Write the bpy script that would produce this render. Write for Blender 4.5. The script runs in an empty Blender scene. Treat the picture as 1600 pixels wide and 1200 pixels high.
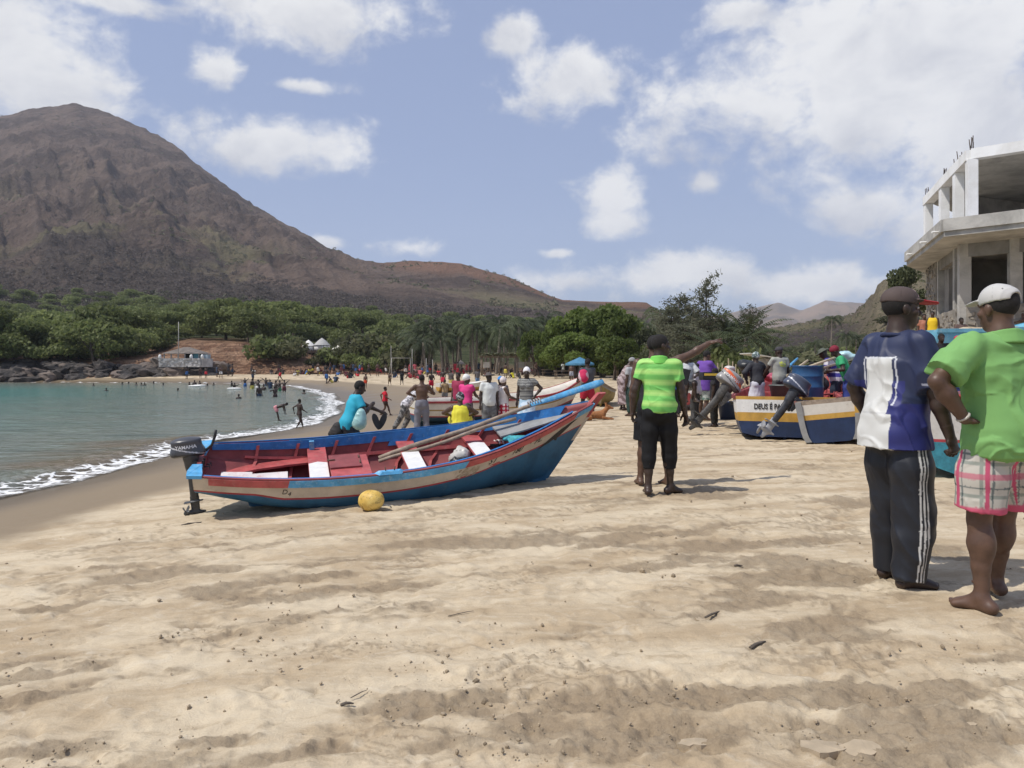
import bpy, bmesh, math, random
import numpy as np
from mathutils import Vector, Matrix

scene = bpy.context.scene
COL = scene.collection
R = math.radians
random.seed(7)
RNG = np.random.default_rng(11)

# ------------------------------------------------------------------ camera, sky, sun
F, CX, HY, CZ = 1155.0, 800.0, 570.0, 1.4
cam_d = bpy.data.cameras.new('camera')
cam = bpy.data.objects.new('camera', cam_d)
COL.objects.link(cam)
cam.location = (0, 0, CZ)
cam.rotation_euler = (R(90), 0, 0)
cam_d.sensor_width = 36
cam_d.lens = F / 1600 * 36
cam_d.shift_y = -(600 - HY) / 1600
cam_d.clip_start = 0.1
cam_d.clip_end = 20000
scene.camera = cam

SUN_EL = R(58)
SH = Vector((0.93, 0.37, 0)).normalized()          # direction in which shadows fall
to_sun = Vector((-SH.x * math.cos(SUN_EL), -SH.y * math.cos(SUN_EL), math.sin(SUN_EL)))
sun_d = bpy.data.lights.new('sun', 'SUN')
sun_d.energy = 3.6
sun_d.angle = R(0.6)
sun_d.color = (1.0, 0.955, 0.88)
sun = bpy.data.objects.new('sun', sun_d)
COL.objects.link(sun)
sun.rotation_euler = (-to_sun).to_track_quat('-Z', 'Y').to_euler()

scene.view_settings.view_transform = 'Standard'
scene.view_settings.look = 'None'
scene.view_settings.gamma = 1
scene.view_settings.exposure = 0.14
scene.view_settings.use_curve_mapping = False
scene.render.engine = 'CYCLES'
cy = scene.cycles
cy.use_denoising = True
cy.max_bounces = 5
cy.diffuse_bounces = 3
cy.glossy_bounces = 3
cy.transmission_bounces = 4
cy.transparent_max_bounces = 6
cy.caustics_reflective = False
cy.caustics_refractive = False

class NT:
 """small wrapper for building node trees"""
 def __init__(self, tree):
  self.t = tree
  self.n = tree.nodes
  self.l = tree.links

 def add(self, typ, **kw):
  nd = self.n.new(typ)
  for k, v in kw.items():
   setattr(nd, k, v)
  return nd

 def put(self, sock, v):
  if isinstance(v, bpy.types.NodeSocket):
   self.l.new(v, sock)
  elif v is not None:
   if hasattr(sock, 'default_value'):
    try:
     sock.default_value = v
    except Exception:
     sock.default_value = (v[0], v[1], v[2], 1)

 def m(self, op, a, b=None, c=None, clamp=False):
  nd = self.add('ShaderNodeMath', operation=op, use_clamp=clamp)
  self.put(nd.inputs[0], a)
  if b is not None:
   self.put(nd.inputs[1], b)
  if c is not None:
   self.put(nd.inputs[2], c)
  return nd.outputs[0]

 def vm(self, op, a, b=None):
  nd = self.add('ShaderNodeVectorMath', operation=op)
  self.put(nd.inputs[0], a)
  if b is not None:
   if op == 'SCALE':
    self.put(nd.inputs['Scale'], b)
   else:
    self.put(nd.inputs[1], b)
  return nd.outputs[0]

 def ss(self, x, lo, hi, t0=0.0, t1=1.0):
  nd = self.add('ShaderNodeMapRange', interpolation_type='SMOOTHSTEP')
  self.put(nd.inputs['Value'], x)
  self.put(nd.inputs['From Min'], lo)
  self.put(nd.inputs['From Max'], hi)
  self.put(nd.inputs['To Min'], t0)
  self.put(nd.inputs['To Max'], t1)
  return nd.outputs[0]

 def mix(self, f, a, b, blend='MIX'):
  nd = self.add('ShaderNodeMix', data_type='RGBA', blend_type=blend)
  self.put(nd.inputs[0], f)
  self.put(nd.inputs[6], (*a, 1) if isinstance(a, tuple) and len(a) == 3 else a)
  self.put(nd.inputs[7], (*b, 1) if isinstance(b, tuple) and len(b) == 3 else b)
  return nd.outputs[2]

 def noise(self, vec, scale, detail=4, rough=0.55, dist=0.0, lac=2.0):
  nd = self.add('ShaderNodeTexNoise')
  self.put(nd.inputs['Vector'], vec)
  self.put(nd.inputs['Scale'], scale)
  nd.inputs['Detail'].default_value = detail
  nd.inputs['Roughness'].default_value = rough
  nd.inputs['Distortion'].default_value = dist
  nd.inputs['Lacunarity'].default_value = lac
  return nd

 def vor(self, vec, scale, feature='F1', rnd=1.0):
  nd = self.add('ShaderNodeTexVoronoi', feature=feature)
  self.put(nd.inputs['Vector'], vec)
  self.put(nd.inputs['Scale'], scale)
  nd.inputs['Randomness'].default_value = rnd
  return nd

 def mapping(self, vec, scale=(1, 1, 1), rot=(0, 0, 0), loc=(0, 0, 0)):
  nd = self.add('ShaderNodeMapping')
  self.put(nd.inputs['Vector'], vec)
  nd.inputs['Scale'].default_value = scale
  nd.inputs['Rotation'].default_value = rot
  nd.inputs['Location'].default_value = loc
  return nd.outputs[0]

 def attr(self, name):
  return self.add('ShaderNodeAttribute', attribute_name=name)

 def bump(self, h, strength=0.3, dist=0.02, normal=None):
  nd = self.add('ShaderNodeBump')
  nd.inputs['Strength'].default_value = strength
  nd.inputs['Distance'].default_value = dist
  self.put(nd.inputs['Height'], h)
  if normal is not None:
   self.put(nd.inputs['Normal'], normal)
  return nd.outputs[0]

def new_mat(name):
 mt = bpy.data.materials.new(name)
 mt.use_nodes = True
 t = NT(mt.node_tree)
 bs = mt.node_tree.nodes['Principled BSDF']
 return mt, t, bs

MATS = {}

def mat(name, col, rough=0.6, var=0.12, scale=6.0, bump=0.15, bscale=40.0, bdist=0.004, metal=0.0, dirt=0.0, spec=0.5, dirtcol=(0.35, 0.28, 0.19)):
 """plain painted / woven / wooden surface with wear in its colour and fine relief"""
 if name in MATS:
  return MATS[name]
 mt, t, bs = new_mat(name)
 oc = t.add('ShaderNodeTexCoord').outputs['Object']
 n1 = t.noise(oc, scale, 5, 0.6)
 f = t.ss(n1.outputs[0], 0.3, 0.7)
 dk = tuple(c * (1 - var) for c in col)
 lt = tuple(min(1, c * (1 + var)) for c in col)
 c = t.mix(f, dk, lt)
 if dirt > 0:
  n2 = t.noise(oc, scale * 2.3, 6, 0.7)
  d = t.ss(n2.outputs[0], 0.62 - dirt * 0.25, 0.75)
  d = t.m('MULTIPLY', d, min(1.0, 0.35 + dirt))
  c = t.mix(d, c, dirtcol)
 t.put(bs.inputs['Base Color'], c)
 bs.inputs['Roughness'].default_value = rough
 bs.inputs['Metallic'].default_value = metal
 bs.inputs['Specular IOR Level'].default_value = spec
 if bump:
  n3 = t.noise(oc, bscale, 4, 0.6)
  t.put(bs.inputs['Normal'], t.bump(n3.outputs[0], bump, bdist))
 MATS[name] = mt
 return mt

def vcol_mat(name, rough=0.75, bump=0.25, bscale=260.0, bdist=0.002, spec=0.3, sheen=0.0, fold=0.0):
 """surface whose colour is the pattern stored on the mesh (stripes, plaid, prints)"""
 if name in MATS:
  return MATS[name]
 mt, t, bs = new_mat(name)
 a = t.attr('col')
 oc = t.add('ShaderNodeTexCoord').outputs['Object']
 n1 = t.noise(oc, 9.0, 4, 0.6)
 c = t.mix(0.22, a.outputs['Color'], t.mix(n1.outputs[0], (0.35, 0.35, 0.35), (0.7, 0.7, 0.7)), 'OVERLAY')
 t.put(bs.inputs['Base Color'], c)
 bs.inputs['Roughness'].default_value = rough
 bs.inputs['Specular IOR Level'].default_value = spec
 bs.inputs['Sheen Weight'].default_value = sheen
 n3 = t.noise(oc, bscale, 3, 0.6)
 nm = t.bump(n3.outputs[0], bump, bdist)
 if fold:
  n4 = t.noise(t.mapping(oc, (9, 9, 4.5)), 1.0, 3, 0.5, 1.2)
  nm = t.bump(n4.outputs[0], fold, 0.03, nm)
 t.put(bs.inputs['Normal'], nm)
 MATS[name] = mt
 return mt

# ---- world: physical sky with broken cloud cover
world = bpy.data.worlds.new('World')
scene.world = world
world.use_nodes = True
wt = NT(world.node_tree)
for nd in list(wt.n):
 wt.n.remove(nd)
w_out = wt.add('ShaderNodeOutputWorld')
sky = wt.add('ShaderNodeTexSky', sky_type='NISHITA')
sky.sun_disc = False
sky.sun_elevation = SUN_EL
sky.sun_rotation = math.atan2(to_sun.x, to_sun.y)
sky.altitude = 0
sky.air_density = 1.0
sky.dust_density = 1.6
sky.ozone_density = 1.6
SKY_STRENGTH = 0.105
gen = wt.add('ShaderNodeTexCoord').outputs['Generated']
sep = wt.add('ShaderNodeSeparateXYZ')
wt.put(sep.inputs[0], gen)
sx, sy_, sz = sep.outputs
az = wt.m('ARCTAN2', sx, sy_)
el = wt.m('ARCSINE', sz)
comb = wt.add('ShaderNodeCombineXYZ')
wt.put(comb.inputs[0], az)
wt.put(comb.inputs[1], wt.m('MULTIPLY', el, 1.35))
ae = comb.outputs[0]
n_big = wt.noise(ae, 8.5, 8, 0.60, 0.25)
n_det = wt.noise(ae, 27.0, 8, 0.62, 0.35)

def pix_dir(px, py):
 a = math.atan((px - CX) / F)
 return a, math.atan((HY - py) / F * math.cos(a))

CLOUDS = [  # px, py, rx, ry, density
 (20, 90, 125, 90, 1.0), (175, 2, 110, 16, .75), (480, 15, 165, 60, 1.0), (332, 104, 50, 32, .85),
 (420, 228, 140, 44, 1.0), (800, 52, 46, 42, .8), (885, 125, 100, 58, .95), (950, 300, 56, 40, .9), (958, 352, 54, 28, .8),
 (1110, 287, 36, 24, .55), (1170, 165, 165, 68, 1.0), (1390, 140, 230, 120, 1.0), (1480, 40, 260, 110, 1.0),
 (1580, 220, 190, 130, 1.0), (1365, 318, 85, 46, .9), (1155, 22, 62, 26, .7), (1040, 432, 230, 44, .62), (1250, 445, 190, 38, .62),
 (640, 388, 80, 22, .4), (515, 380, 34, 16, .7), (872, 396, 32, 10, .8), (1500, 330, 160, 70, .7), (900, 440, 130, 26, .5), (480, 135, 80, 16, .25)]
dens = None
tops = None
for (px, py, rx, ry, dn) in CLOUDS:
 a0, e0 = pix_dir(px, py)
 da = wt.m('MULTIPLY', wt.m('SUBTRACT', az, a0), F / rx / 1.12)
 de = wt.m('MULTIPLY', wt.m('SUBTRACT', el, e0), F / ry / 1.12)
 r2 = wt.m('ADD', wt.m('MULTIPLY', da, da), wt.m('MULTIPLY', de, de))
 b = wt.m('MULTIPLY', wt.m('SUBTRACT', 1.0, wt.m('SQRT', r2)), 1.0)
 b = wt.m('ADD', wt.m('MULTIPLY', b, 0.9), (dn - 1.0) * 0.45)
 up = wt.m('MULTIPLY', de, 1.0)
 wg = wt.m('EXPONENT', wt.m('MULTIPLY', wt.m('MAXIMUM', b, -4.0), 4.0))
 if dens is None:
  dens, tops, wsum = b, wt.m('MULTIPLY', up, wg), wg
 else:
  tops = wt.m('MULTIPLY_ADD', up, wg, tops)
  wsum = wt.m('ADD', wsum, wg)
  dens = wt.m('SMOOTH_MAX', dens, b, 0.25)
tops = wt.m('DIVIDE', tops, wsum)
# cloud cover of the same broken kind all around, outside the part of the sky in view
gen_c = wt.m('SUBTRACT', wt.m('MULTIPLY', wt.noise(ae, 2.6, 3, 0.5).outputs[0], 2.2), 1.28)
off = wt.m('MAXIMUM', wt.ss(wt.m('ABSOLUTE', az), 0.68, 0.95), wt.ss(el, 0.50, 0.68))
dens = wt.m('MAXIMUM', dens, wt.m('ADD', gen_c, wt.m('MULTIPLY', wt.m('SUBTRACT', off, 1.0), 3.0)))
nz = wt.m('ADD', wt.m('MULTIPLY', wt.m('SUBTRACT', n_big.outputs[0], 0.5), 2.1), wt.m('MULTIPLY', wt.m('SUBTRACT', n_det.outputs[0], 0.5), 0.8))
dfull = wt.m('ADD', dens, nz)
cmask = wt.ss(dfull, -0.10, 0.54)
cmask = wt.m('MULTIPLY', cmask, 0.94)
# shade: thick and low parts of a cloud are greyer, thin sunlit rims whiter
n_sh = wt.noise(wt.vm('ADD', ae, (0.02, 0.045, 0)), 9.0, 6, 0.55, 0.3)
sh = wt.m('ADD', wt.m('MULTIPLY', tops, 0.30), wt.m('MULTIPLY', wt.m('SUBTRACT', n_sh.outputs[0], 0.5), 2.1))
sh = wt.ss(sh, -0.85, 0.30)
ccol = wt.mix(sh, (0.53, 0.55, 0.62), (0.92, 0.92, 0.92))
haze = wt.m('MULTIPLY', wt.ss(el, 0.22, 0.0), 0.5)
bg_sky = wt.add('ShaderNodeBackground')
skyc = wt.mix(0.55, sky.outputs[0], (3.55, 4.25, 6.6))
wt.put(bg_sky.inputs[0], skyc)
bg_sky.inputs[1].default_value = SKY_STRENGTH
bg_cl = wt.add('ShaderNodeBackground')
wt.put(bg_cl.inputs[0], ccol)
bg_cl.inputs[1].default_value = 0.92
mx = wt.add('ShaderNodeMixShader')
wt.put(mx.inputs[0], cmask)
wt.l.new(bg_sky.outputs[0], mx.inputs[1])
wt.l.new(bg_cl.outputs[0], mx.inputs[2])
wt.l.new(mx.outputs[0], w_out.inputs[0])

# ------------------------------------------------------------------ helpers
def P(px, py, Y):
 return Vector(((px - CX) / F * Y, Y, CZ - (py - HY) / F * Y))

def set_np_mesh(me, V, faces, smooth=True):
 """faces: list of int arrays (n,3) and/or (n,4)"""
 V = np.asarray(V, dtype=np.float32)
 me.vertices.add(len(V))
 me.vertices.foreach_set('co', V.ravel())
 loops, starts, tot, pos = [], [], 0, 0
 for f in faces:
  f = np.asarray(f, dtype=np.int32)
  if len(f) == 0:
   continue
  k = f.shape[1]
  loops.append(f.ravel())
  starts.append(np.arange(len(f), dtype=np.int32) * k + pos)
  pos += len(f) * k
  tot += len(f)
 loops = np.concatenate(loops)
 starts = np.concatenate(starts)
 me.loops.add(len(loops))
 me.loops.foreach_set('vertex_index', loops)
 me.polygons.add(tot)
 me.polygons.foreach_set('loop_start', starts)
 me.polygons.foreach_set('use_smooth', np.full(tot, bool(smooth)))
 me.update(calc_edges=True)
 me.validate()
 return me

def np_mesh(name, V, faces, smooth=True):
 return set_np_mesh(bpy.data.meshes.new(name), V, faces, smooth)

def attr_f(me, name, arr):
 a = me.attributes.new(name, 'FLOAT', 'POINT')
 a.data.foreach_set('value', np.asarray(arr, dtype=np.float32))

def attr_c(me, name, arr):
 arr = np.asarray(arr, dtype=np.float32)
 if arr.shape[1] == 3:
  arr = np.concatenate([arr, np.ones((len(arr), 1), np.float32)], 1)
 a = me.color_attributes.new(name, 'FLOAT_COLOR', 'POINT')
 a.data.foreach_set('color', arr.ravel())

def link(name, me, parent=None, m=None, loc=None):
 o = bpy.data.objects.new(name, me)
 COL.objects.link(o)
 if m is not None:
  if not me.materials:
   me.materials.append(m)
 if parent is not None:
  o.parent = parent
 if loc is not None:
  o.location = loc
 return o

def tag(o, label=None, cat=None, group=None, kind=None):
 if label:
  o['label'] = label
 if cat:
  o['category'] = cat
 if group:
  o['group'] = group
 if kind:
  o['kind'] = kind
 return o

def empty(name, loc, rz=0.0, label=None, cat=None, group=None):
 o = bpy.data.objects.new(name, None)
 o.empty_display_size = 0.2
 COL.objects.link(o)
 o.location = loc
 o.rotation_euler = (0, 0, rz)
 return tag(o, label, cat, group)

KIDS = {}

def copy_tree(o, parent=None):
 c = o.copy()
 COL.objects.link(c)
 if parent is not None:
  c.parent = parent
 for ch in list(o.children):
  copy_tree(ch, c)
 return c

# ---- lattice noise in numpy
_PERM = RNG.permutation(4096)

def _h2(ix, iy, seed):
 a = _PERM[(ix + seed * 131) & 4095]
 return _PERM[(a + iy) & 4095] / 4095.0

def vnoise(x, y, seed=0):
 ix = np.floor(x).astype(np.int64)
 iy = np.floor(y).astype(np.int64)
 fx, fy = x - ix, y - iy
 ux = fx * fx * fx * (fx * (fx * 6 - 15) + 10)
 uy = fy * fy * fy * (fy * (fy * 6 - 15) + 10)
 a, b = _h2(ix, iy, seed), _h2(ix + 1, iy, seed)
 c, d = _h2(ix, iy + 1, seed), _h2(ix + 1, iy + 1, seed)
 return (a * (1 - ux) + b * ux) * (1 - uy) + (c * (1 - ux) + d * ux) * uy - 0.5

def fbm(x, y, oct=5, gain=0.5, seed=0, ridged=False):
 s = np.zeros_like(x)
 amp, fr = 1.0, 1.0
 for i in range(oct):
  n = vnoise(x * fr + i * 17.3, y * fr - i * 9.1, seed + i)
  if ridged:
   n = 0.5 - 2 * np.abs(n)
  s += n * amp
  amp *= gain
  fr *= 2.03
 return s

def vnoise3(p, seed=0):
 """cheap 3-d noise from three planar noises"""
 x, y, z = p[:, 0], p[:, 1], p[:, 2]
 return (vnoise(x + 0.37 * z, y + 0.61 * z, seed) + vnoise(y - 0.43 * x + 5.2, z + 0.29 * x, seed + 3) + vnoise(z + 0.53 * y - 3.1, x - 0.31 * y, seed + 5)) / 1.7

def sstep(x, a, b):
 t = np.clip((x - a) / (b - a), 0, 1)
 return t * t * (3 - 2 * t)

# ------------------------------------------------------------------ lie of the land
SEA = -1.0
SHORE = np.array([(-10.2, -300), (-9.9, -40), (-9.4, 0), (-9.14, 13.2), (-8.98, 14.8), (-9.1, 17.5), (-9.15, 21.3), (-8.7, 25.2), (-8.2, 29.2), (-8.4, 34.6),
                  (-9.9, 42.6), (-13.4, 55.4), (-18, 69), (-23.3, 81), (-29, 89), (-38, 94), (-51, 98), (-68, 99), (-100, 99), (-160, 96), (-300, 80), (-700, -50)], float)

def shore_dist(x, y):
 x, y = np.asarray(x, float), np.asarray(y, float)
 best = np.full(x.shape, 1e9)
 sign = np.ones(x.shape)
 for (ax, ay), (bx, by) in zip(SHORE[:-1], SHORE[1:]):
  dx, dy = bx - ax, by - ay
  t = np.clip(((x - ax) * dx + (y - ay) * dy) / (dx * dx + dy * dy), 0, 1)
  d = np.hypot(x - ax - t * dx, y - ay - t * dy)
  cr = dx * (y - ay) - dy * (x - ax)
  up = d < best - 1e-9
  best = np.where(up, d, best)
  sign = np.where(up, np.where(cr <= 0, 1.0, -1.0), sign)
 return best * sign

def beach_len(y):
 y = np.asarray(y, float)
 return 4.6 + 0.2 * np.clip(y - 9.0, 0, 19) - np.clip((y - 50) * 0.15, 0, 5.9)

def ground_np(x, y):
 s = shore_dist(x, y)
 dry = SEA + 1.02 * (1 - np.exp(-np.maximum(s, 0) / beach_len(y))) + 0.0035 * np.clip(s, 0, 60)
 wet = SEA + 0.11 * np.maximum(s, -40)
 z = np.where(s > 0, dry, wet)
 z = z + 2.35 * sstep(x - 0.50 * y, 0, 2.2) * sstep(y, 14.5, 19.5) * sstep(-y, -70, -40)
 return z

def gz(x, y):
 return float(ground_np(np.array([x]), np.array([y]))[0])

def gp(px, py):
 """point of the ground seen at a pixel of the photograph"""
 Y = np.geomspace(1.5, 120, 900)
 X = (px - CX) / F * Y
 Z = CZ - (py - HY) / F * Y
 g = ground_np(X, Y)
 i = np.argmax(Z <= g)
 if Z[i] > g[i]:
  i = len(Y) - 1
 if i > 0:
  a, b = Z[i - 1] - g[i - 1], Z[i] - g[i]
  t = a / (a - b) if a != b else 0
  y = Y[i - 1] + t * (Y[i] - Y[i - 1])
 else:
  y = Y[0]
 x = (px - CX) / F * y
 return Vector((x, y, gz(x, y)))

# ------------------------------------------------------------------ sand
def make_sand():
 rr = [0.25]
 while rr[-1] < 128:
  r = rr[-1]
  rr.append(r + (0.30 if r < 1.9 else (0.0042 * r if r < 6 else 0.0055 * r if r < 14 else 0.009 * r if r < 45 else 0.014 * r)))
 rr = np.array(rr)
 fine = np.arange(-43, 43.01, 0.215)
 coarse = np.arange(46, 314, 5.0)
 th = np.radians(np.concatenate([fine, coarse]))
 nr, nt = len(rr), len(th)
 Rg, Tg = np.meshgrid(rr, th, indexing='ij')
 x, y = (Rg * np.sin(Tg)).ravel(), (Rg * np.cos(Tg)).ravel()
 s = shore_dist(x, y)
 z = ground_np(x, y)
 near = np.clip(1 - np.hypot(x, y) / 40, 0, 1)
 s = s * 4.6 / beach_len(y)
 dry = sstep(s, 3.2, 6.0)
 # long low undulations, then drag marks that run across the beach
 c, sn = math.cos(R(9)), math.sin(R(9))
 u, v = x * c + y * sn, -x * sn + y * c
 rel = 0.006 * fbm(x * 0.4, y * 0.4, 2, 0.5, 1)
 rel += 0.002 * fbm(u * 0.8, v * 3.2, 4, 0.6, 7)
 wx, wy_ = fbm(x * 1.3, y * 1.3, 3, .5, 23), fbm(x * 1.3 + 7, y * 1.3, 3, .5, 27)
 # caked crust broken into low ragged steps
 edge = np.zeros_like(x)
 for fr, k, dep, sd in ((.55, 5.0, .005, 201), (1.5, 4.0, .008, 207), (3.6, 3.5, .0045, 211)):
  n_ = fbm((u + .5 * wx) * fr, (v + .5 * wy_) * fr * 1.9, 5, .55, sd) * k
  fl = np.floor(n_)
  fr_ = n_ - fl
  mk = sstep(fbm(x * .5 + sd, y * .9, 4, .55, sd + 2), -.12, .16)
  rel += dep * (fl + sstep(fr_, .80, 1.0)) * mk * (1 if fr > 1 else .6)
  edge = np.maximum(edge, mk * sstep(fr_, .70, .86) * (1 - sstep(fr_, .97, 1.0)))
 rel += 0.003 * fbm(u * 6.0, v * 8.0, 4, 0.65, 17, True)
 rel += 0.004 * fbm(x * 22, y * 22, 3, 0.6, 19)
 # overlapping trodden pits: distance to jittered cell points
 for cell, dep, sd in ((.34, .010, 3), (.19, .008, 8)):
  gx, gy = np.floor(x / cell), np.floor(y / cell)
  best = np.full(x.shape, 9.0)
  for ox in (-1, 0, 1):
   for oy in (-1, 0, 1):
    cx, cy_ = (gx + ox).astype(np.int64), (gy + oy).astype(np.int64)
    jx, jy = _h2(cx, cy_, sd), _h2(cx, cy_, sd + 50)
    rr_ = .55 + .9 * _h2(cx, cy_, sd + 90)
    best = np.minimum(best, np.hypot((gx + ox + jx) * cell - x, (gy + oy + jy) * cell - y) / cell / rr_)
  msk = sstep(fbm(x * .35 + sd, y * .8, 4, .55, 33 + sd), -.30, .25) * np.where(y > 5.5, 1.0, .45 + .1 * y)
  rel -= dep * (1 - sstep(best, .12, .52)) * msk * sstep(s, 4.0, 6.5)
  rel += dep * .35 * np.exp(-((best - .58) / .10) ** 2) * msk * sstep(s, 4.0, 6.5)
 crumb = np.zeros_like(x)
 rough_px = [(1010, 1150, 260, 22), (860, 1140, 90, 18), (1300, 1145, 150, 24), (1490, 1140, 120, 26), (1180, 940, 110, 16), (1290, 985, 120, 16), (1040, 830, 100, 9),
    (1150, 850, 130, 10), (330, 1160, 90, 10), (80, 1175, 110, 10), (500, 1160, 60, 12), (650, 1095, 60, 30), (760, 1090, 60, 24), (1120, 880, 160, 12),
    (920, 1080, 120, 30), (1350, 1090, 140, 22), (1200, 1090, 160, 18), (560, 915, 70, 8), (330, 925, 60, 8), (100, 945, 70, 10), (480, 902, 60, 5), (870, 830, 80, 6),
    (1010, 640, 60, 4), (1090, 770, 60, 9), (1330, 780, 60, 9), (1500, 870, 60, 12), (1250, 905, 90, 10), (240, 895, 90, 7), (700, 850, 120, 6), (640, 810, 40, 5)]
 for px, py, rx, ry in rough_px:
  q = gp(px, py)
  wy = ry / F * q.y * q.y / 1.42 * 1.3
  wx = rx / F * q.y * 1.15
  crumb = np.maximum(crumb, np.exp(-((x - q.x) / wx) ** 2 - ((y - q.y) / wy) ** 2))
 brk = fbm(u * 1.7, v * 4.5, 5, 0.6, 31)
 crumb = sstep(crumb * 1.0 + brk * 1.25, 0.34, 0.74) * dry
 bg = sstep(fbm(u * 0.9 + 4, v * 3.0, 5, 0.6, 51) + 0.25 * fbm(x * 9, y * 9, 2, 0.5, 5), 0.42, 0.66) * dry
 crumb = np.maximum(crumb, 0.75 * bg)
 crumb = np.maximum(crumb, edge * sstep(fbm(x * 2.2, y * 3.0, 4, .6, 77), -.05, .25) * .85 * dry)
 rel += crumb * (0.024 * fbm(x * 11, y * 13, 3, 0.62, 3) + 0.020 * fbm(x * 27, y * 31, 3, 0.6, 4) - 0.003)
 # trodden hollows
 rng = np.random.default_rng(5)
 for _ in range(520):
  py = 600 + 620 * rng.random() ** 1.0
  px = rng.uniform(-60, 1660)
  if py < 640:
   continue
  q = gp(px, py)
  if shore_dist(np.array([q.x]), np.array([q.y]))[0] < 4.5:
   continue
  a = rng.uniform(0, 3.14)
  L, W = rng.uniform(.05, .12), rng.uniform(.025, .05)
  msk = (np.abs(x - q.x) < 0.5) & (np.abs(y - q.y) < 0.5)
  dx, dy = x[msk] - q.x, y[msk] - q.y
  e = ((dx * math.cos(a) + dy * math.sin(a)) / L) ** 2 + ((-dx * math.sin(a) + dy * math.cos(a)) / W) ** 2
  rel[msk] += -rng.uniform(.003, .012) * np.exp(-e) + 0.004 * np.exp(-(np.sqrt(e) - 1.5) ** 2 * 5)
 # raised rim of caked sand along the bottom right, broken into plates
 q0, q1 = gp(820, 1120), gp(1560, 1118)
 lip = np.exp(-((y - (q0.y + (x - q0.x) * (q1.y - q0.y) / (q1.x - q0.x)) - 0.05 * fbm(x * 1.3, y * 0.2, 3, .5, 91)) / 0.05) ** 2) * sstep(x, -0.1, 0.4)
 rel += lip * (0.02 + 0.03 * fbm(x * 5, y * 5, 3, 0.5, 92))
 amp = np.where(s > 4.0, 1.0, np.where(s > 0, 0.12 + 0.88 * sstep(s, 2.8, 5.2), 0.1))
 z = z + rel * amp * np.where(np.hypot(x, y) > 70, 0.6, 1.0)
 V = np.stack([x, y, z], 1)
 i = np.arange(nr - 1)[:, None] * nt
 j = np.arange(nt)[None, :]
 jn = (j + 1) % nt
 q = np.stack([i + j, i + nt + j, i + nt + jn, i + jn], -1).reshape(-1, 4)[:, ::-1]
 cap = np.concatenate([[len(V)], []]).astype(int)
 V = np.concatenate([V, [[0, 0, gz(0, 0)]]])
 tri = np.stack([np.full(nt, len(V) - 1), np.arange(nt), (np.arange(nt) + 1) % nt], 1)
 me = np_mesh('sand', V, [q, tri[:, ::-1]])
 pad = lambda a: np.concatenate([a, [a[0]]])
 attr_f(me, 'shore', pad(s))
 attr_f(me, 'crumb', pad(crumb))
 mt, t, bs = new_mat('sand')
 geo = t.add('ShaderNodeNewGeometry').outputs['Position']
 s_ = t.attr('shore').outputs['Fac']
 cr = t.attr('crumb').outputs['Fac']
 st = t.mapping(geo, (0.7, 2.2, 1), (0, 0, R(-9)))
 n1 = t.noise(st, 1.1, 7, 0.62, 0.4)
 n2 = t.noise(t.mapping(geo, (2.6, 4.2, 3), (0, 0, R(-9))), 2.0, 8, 0.70, 0.9)
 n3 = t.noise(geo, 90, 4, 0.7)
 n4 = t.noise(geo, 420, 2, 0.7)
 c = t.mix(t.ss(n1.outputs[0], 0.36, 0.64), (0.420, 0.325, 0.212), (0.580, 0.485, 0.345))
 c = t.mix(t.m('MULTIPLY', t.ss(n2.outputs[0], 0.50, 0.72), 0.55), c, (0.62, 0.545, 0.42))
 c = t.mix(t.m('MULTIPLY', t.ss(n2.outputs[0], 0.46, 0.27), 0.55), c, (0.30, 0.225, 0.14))
 gr = t.mix(n3.outputs[0], (0.32, 0.32, 0.32), (0.68, 0.68, 0.68))
 c = t.mix(0.55, c, gr, 'OVERLAY')
 c = t.mix(t.m('MULTIPLY', t.ss(n4.outputs[0], 0.60, 0.75), 0.35), c, (0.20, 0.15, 0.10))
 c = t.mix(t.m('MULTIPLY', cr, 0.72), c, t.mix(n3.outputs[0], (0.13, 0.097, 0.064), (0.33, 0.255, 0.172)))
 sw = t.m('ADD', s_, t.m('MULTIPLY', t.m('SUBTRACT', t.noise(geo, 0.35, 4, 0.5).outputs[0], 0.5), 2.2))
 sw2 = t.m('ADD', s_, t.m('MULTIPLY', t.m('SUBTRACT', t.noise(geo, 0.9, 4, 0.5).outputs[0], 0.5), 0.9))
 wet = t.ss(sw2, 4.7, 3.6)
 soak = t.ss(sw, 2.6, 0.4)
 wetc = t.mix(soak, (0.235, 0.178, 0.110), (0.16, 0.122, 0.078))
 wetc = t.mix(0.2, wetc, gr, 'OVERLAY')
 c = t.mix(wet, c, wetc)
 t.put(bs.inputs['Base Color'], c)
 rg = t.m('SUBTRACT', 0.95, t.m('MULTIPLY', wet, t.m('ADD', 0.28, t.m('MULTIPLY', soak, 0.36))))
 t.put(bs.inputs['Roughness'], rg)
 t.put(bs.inputs['Specular IOR Level'], t.m('ADD', 0.1, t.m('MULTIPLY', wet, 0.3)))
 h = t.m('ADD', t.m('MULTIPLY', n2.outputs[0], 1.0), t.m('MULTIPLY', n3.outputs[0], 0.30))
 h = t.m('ADD', h, t.m('MULTIPLY', n4.outputs[0], 0.06))
 h = t.m('MULTIPLY', h, t.m('SUBTRACT', 1.0, t.m('MULTIPLY', wet, 0.93)))
 t.put(bs.inputs['Normal'], t.bump(h, 0.85, 0.016))
 o = link('sand_beach', me, None, mt)
 tag(o, 'pale trodden beach sand with damp crumbly streaks', None, None, 'structure')
 return o

make_sand()

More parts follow.
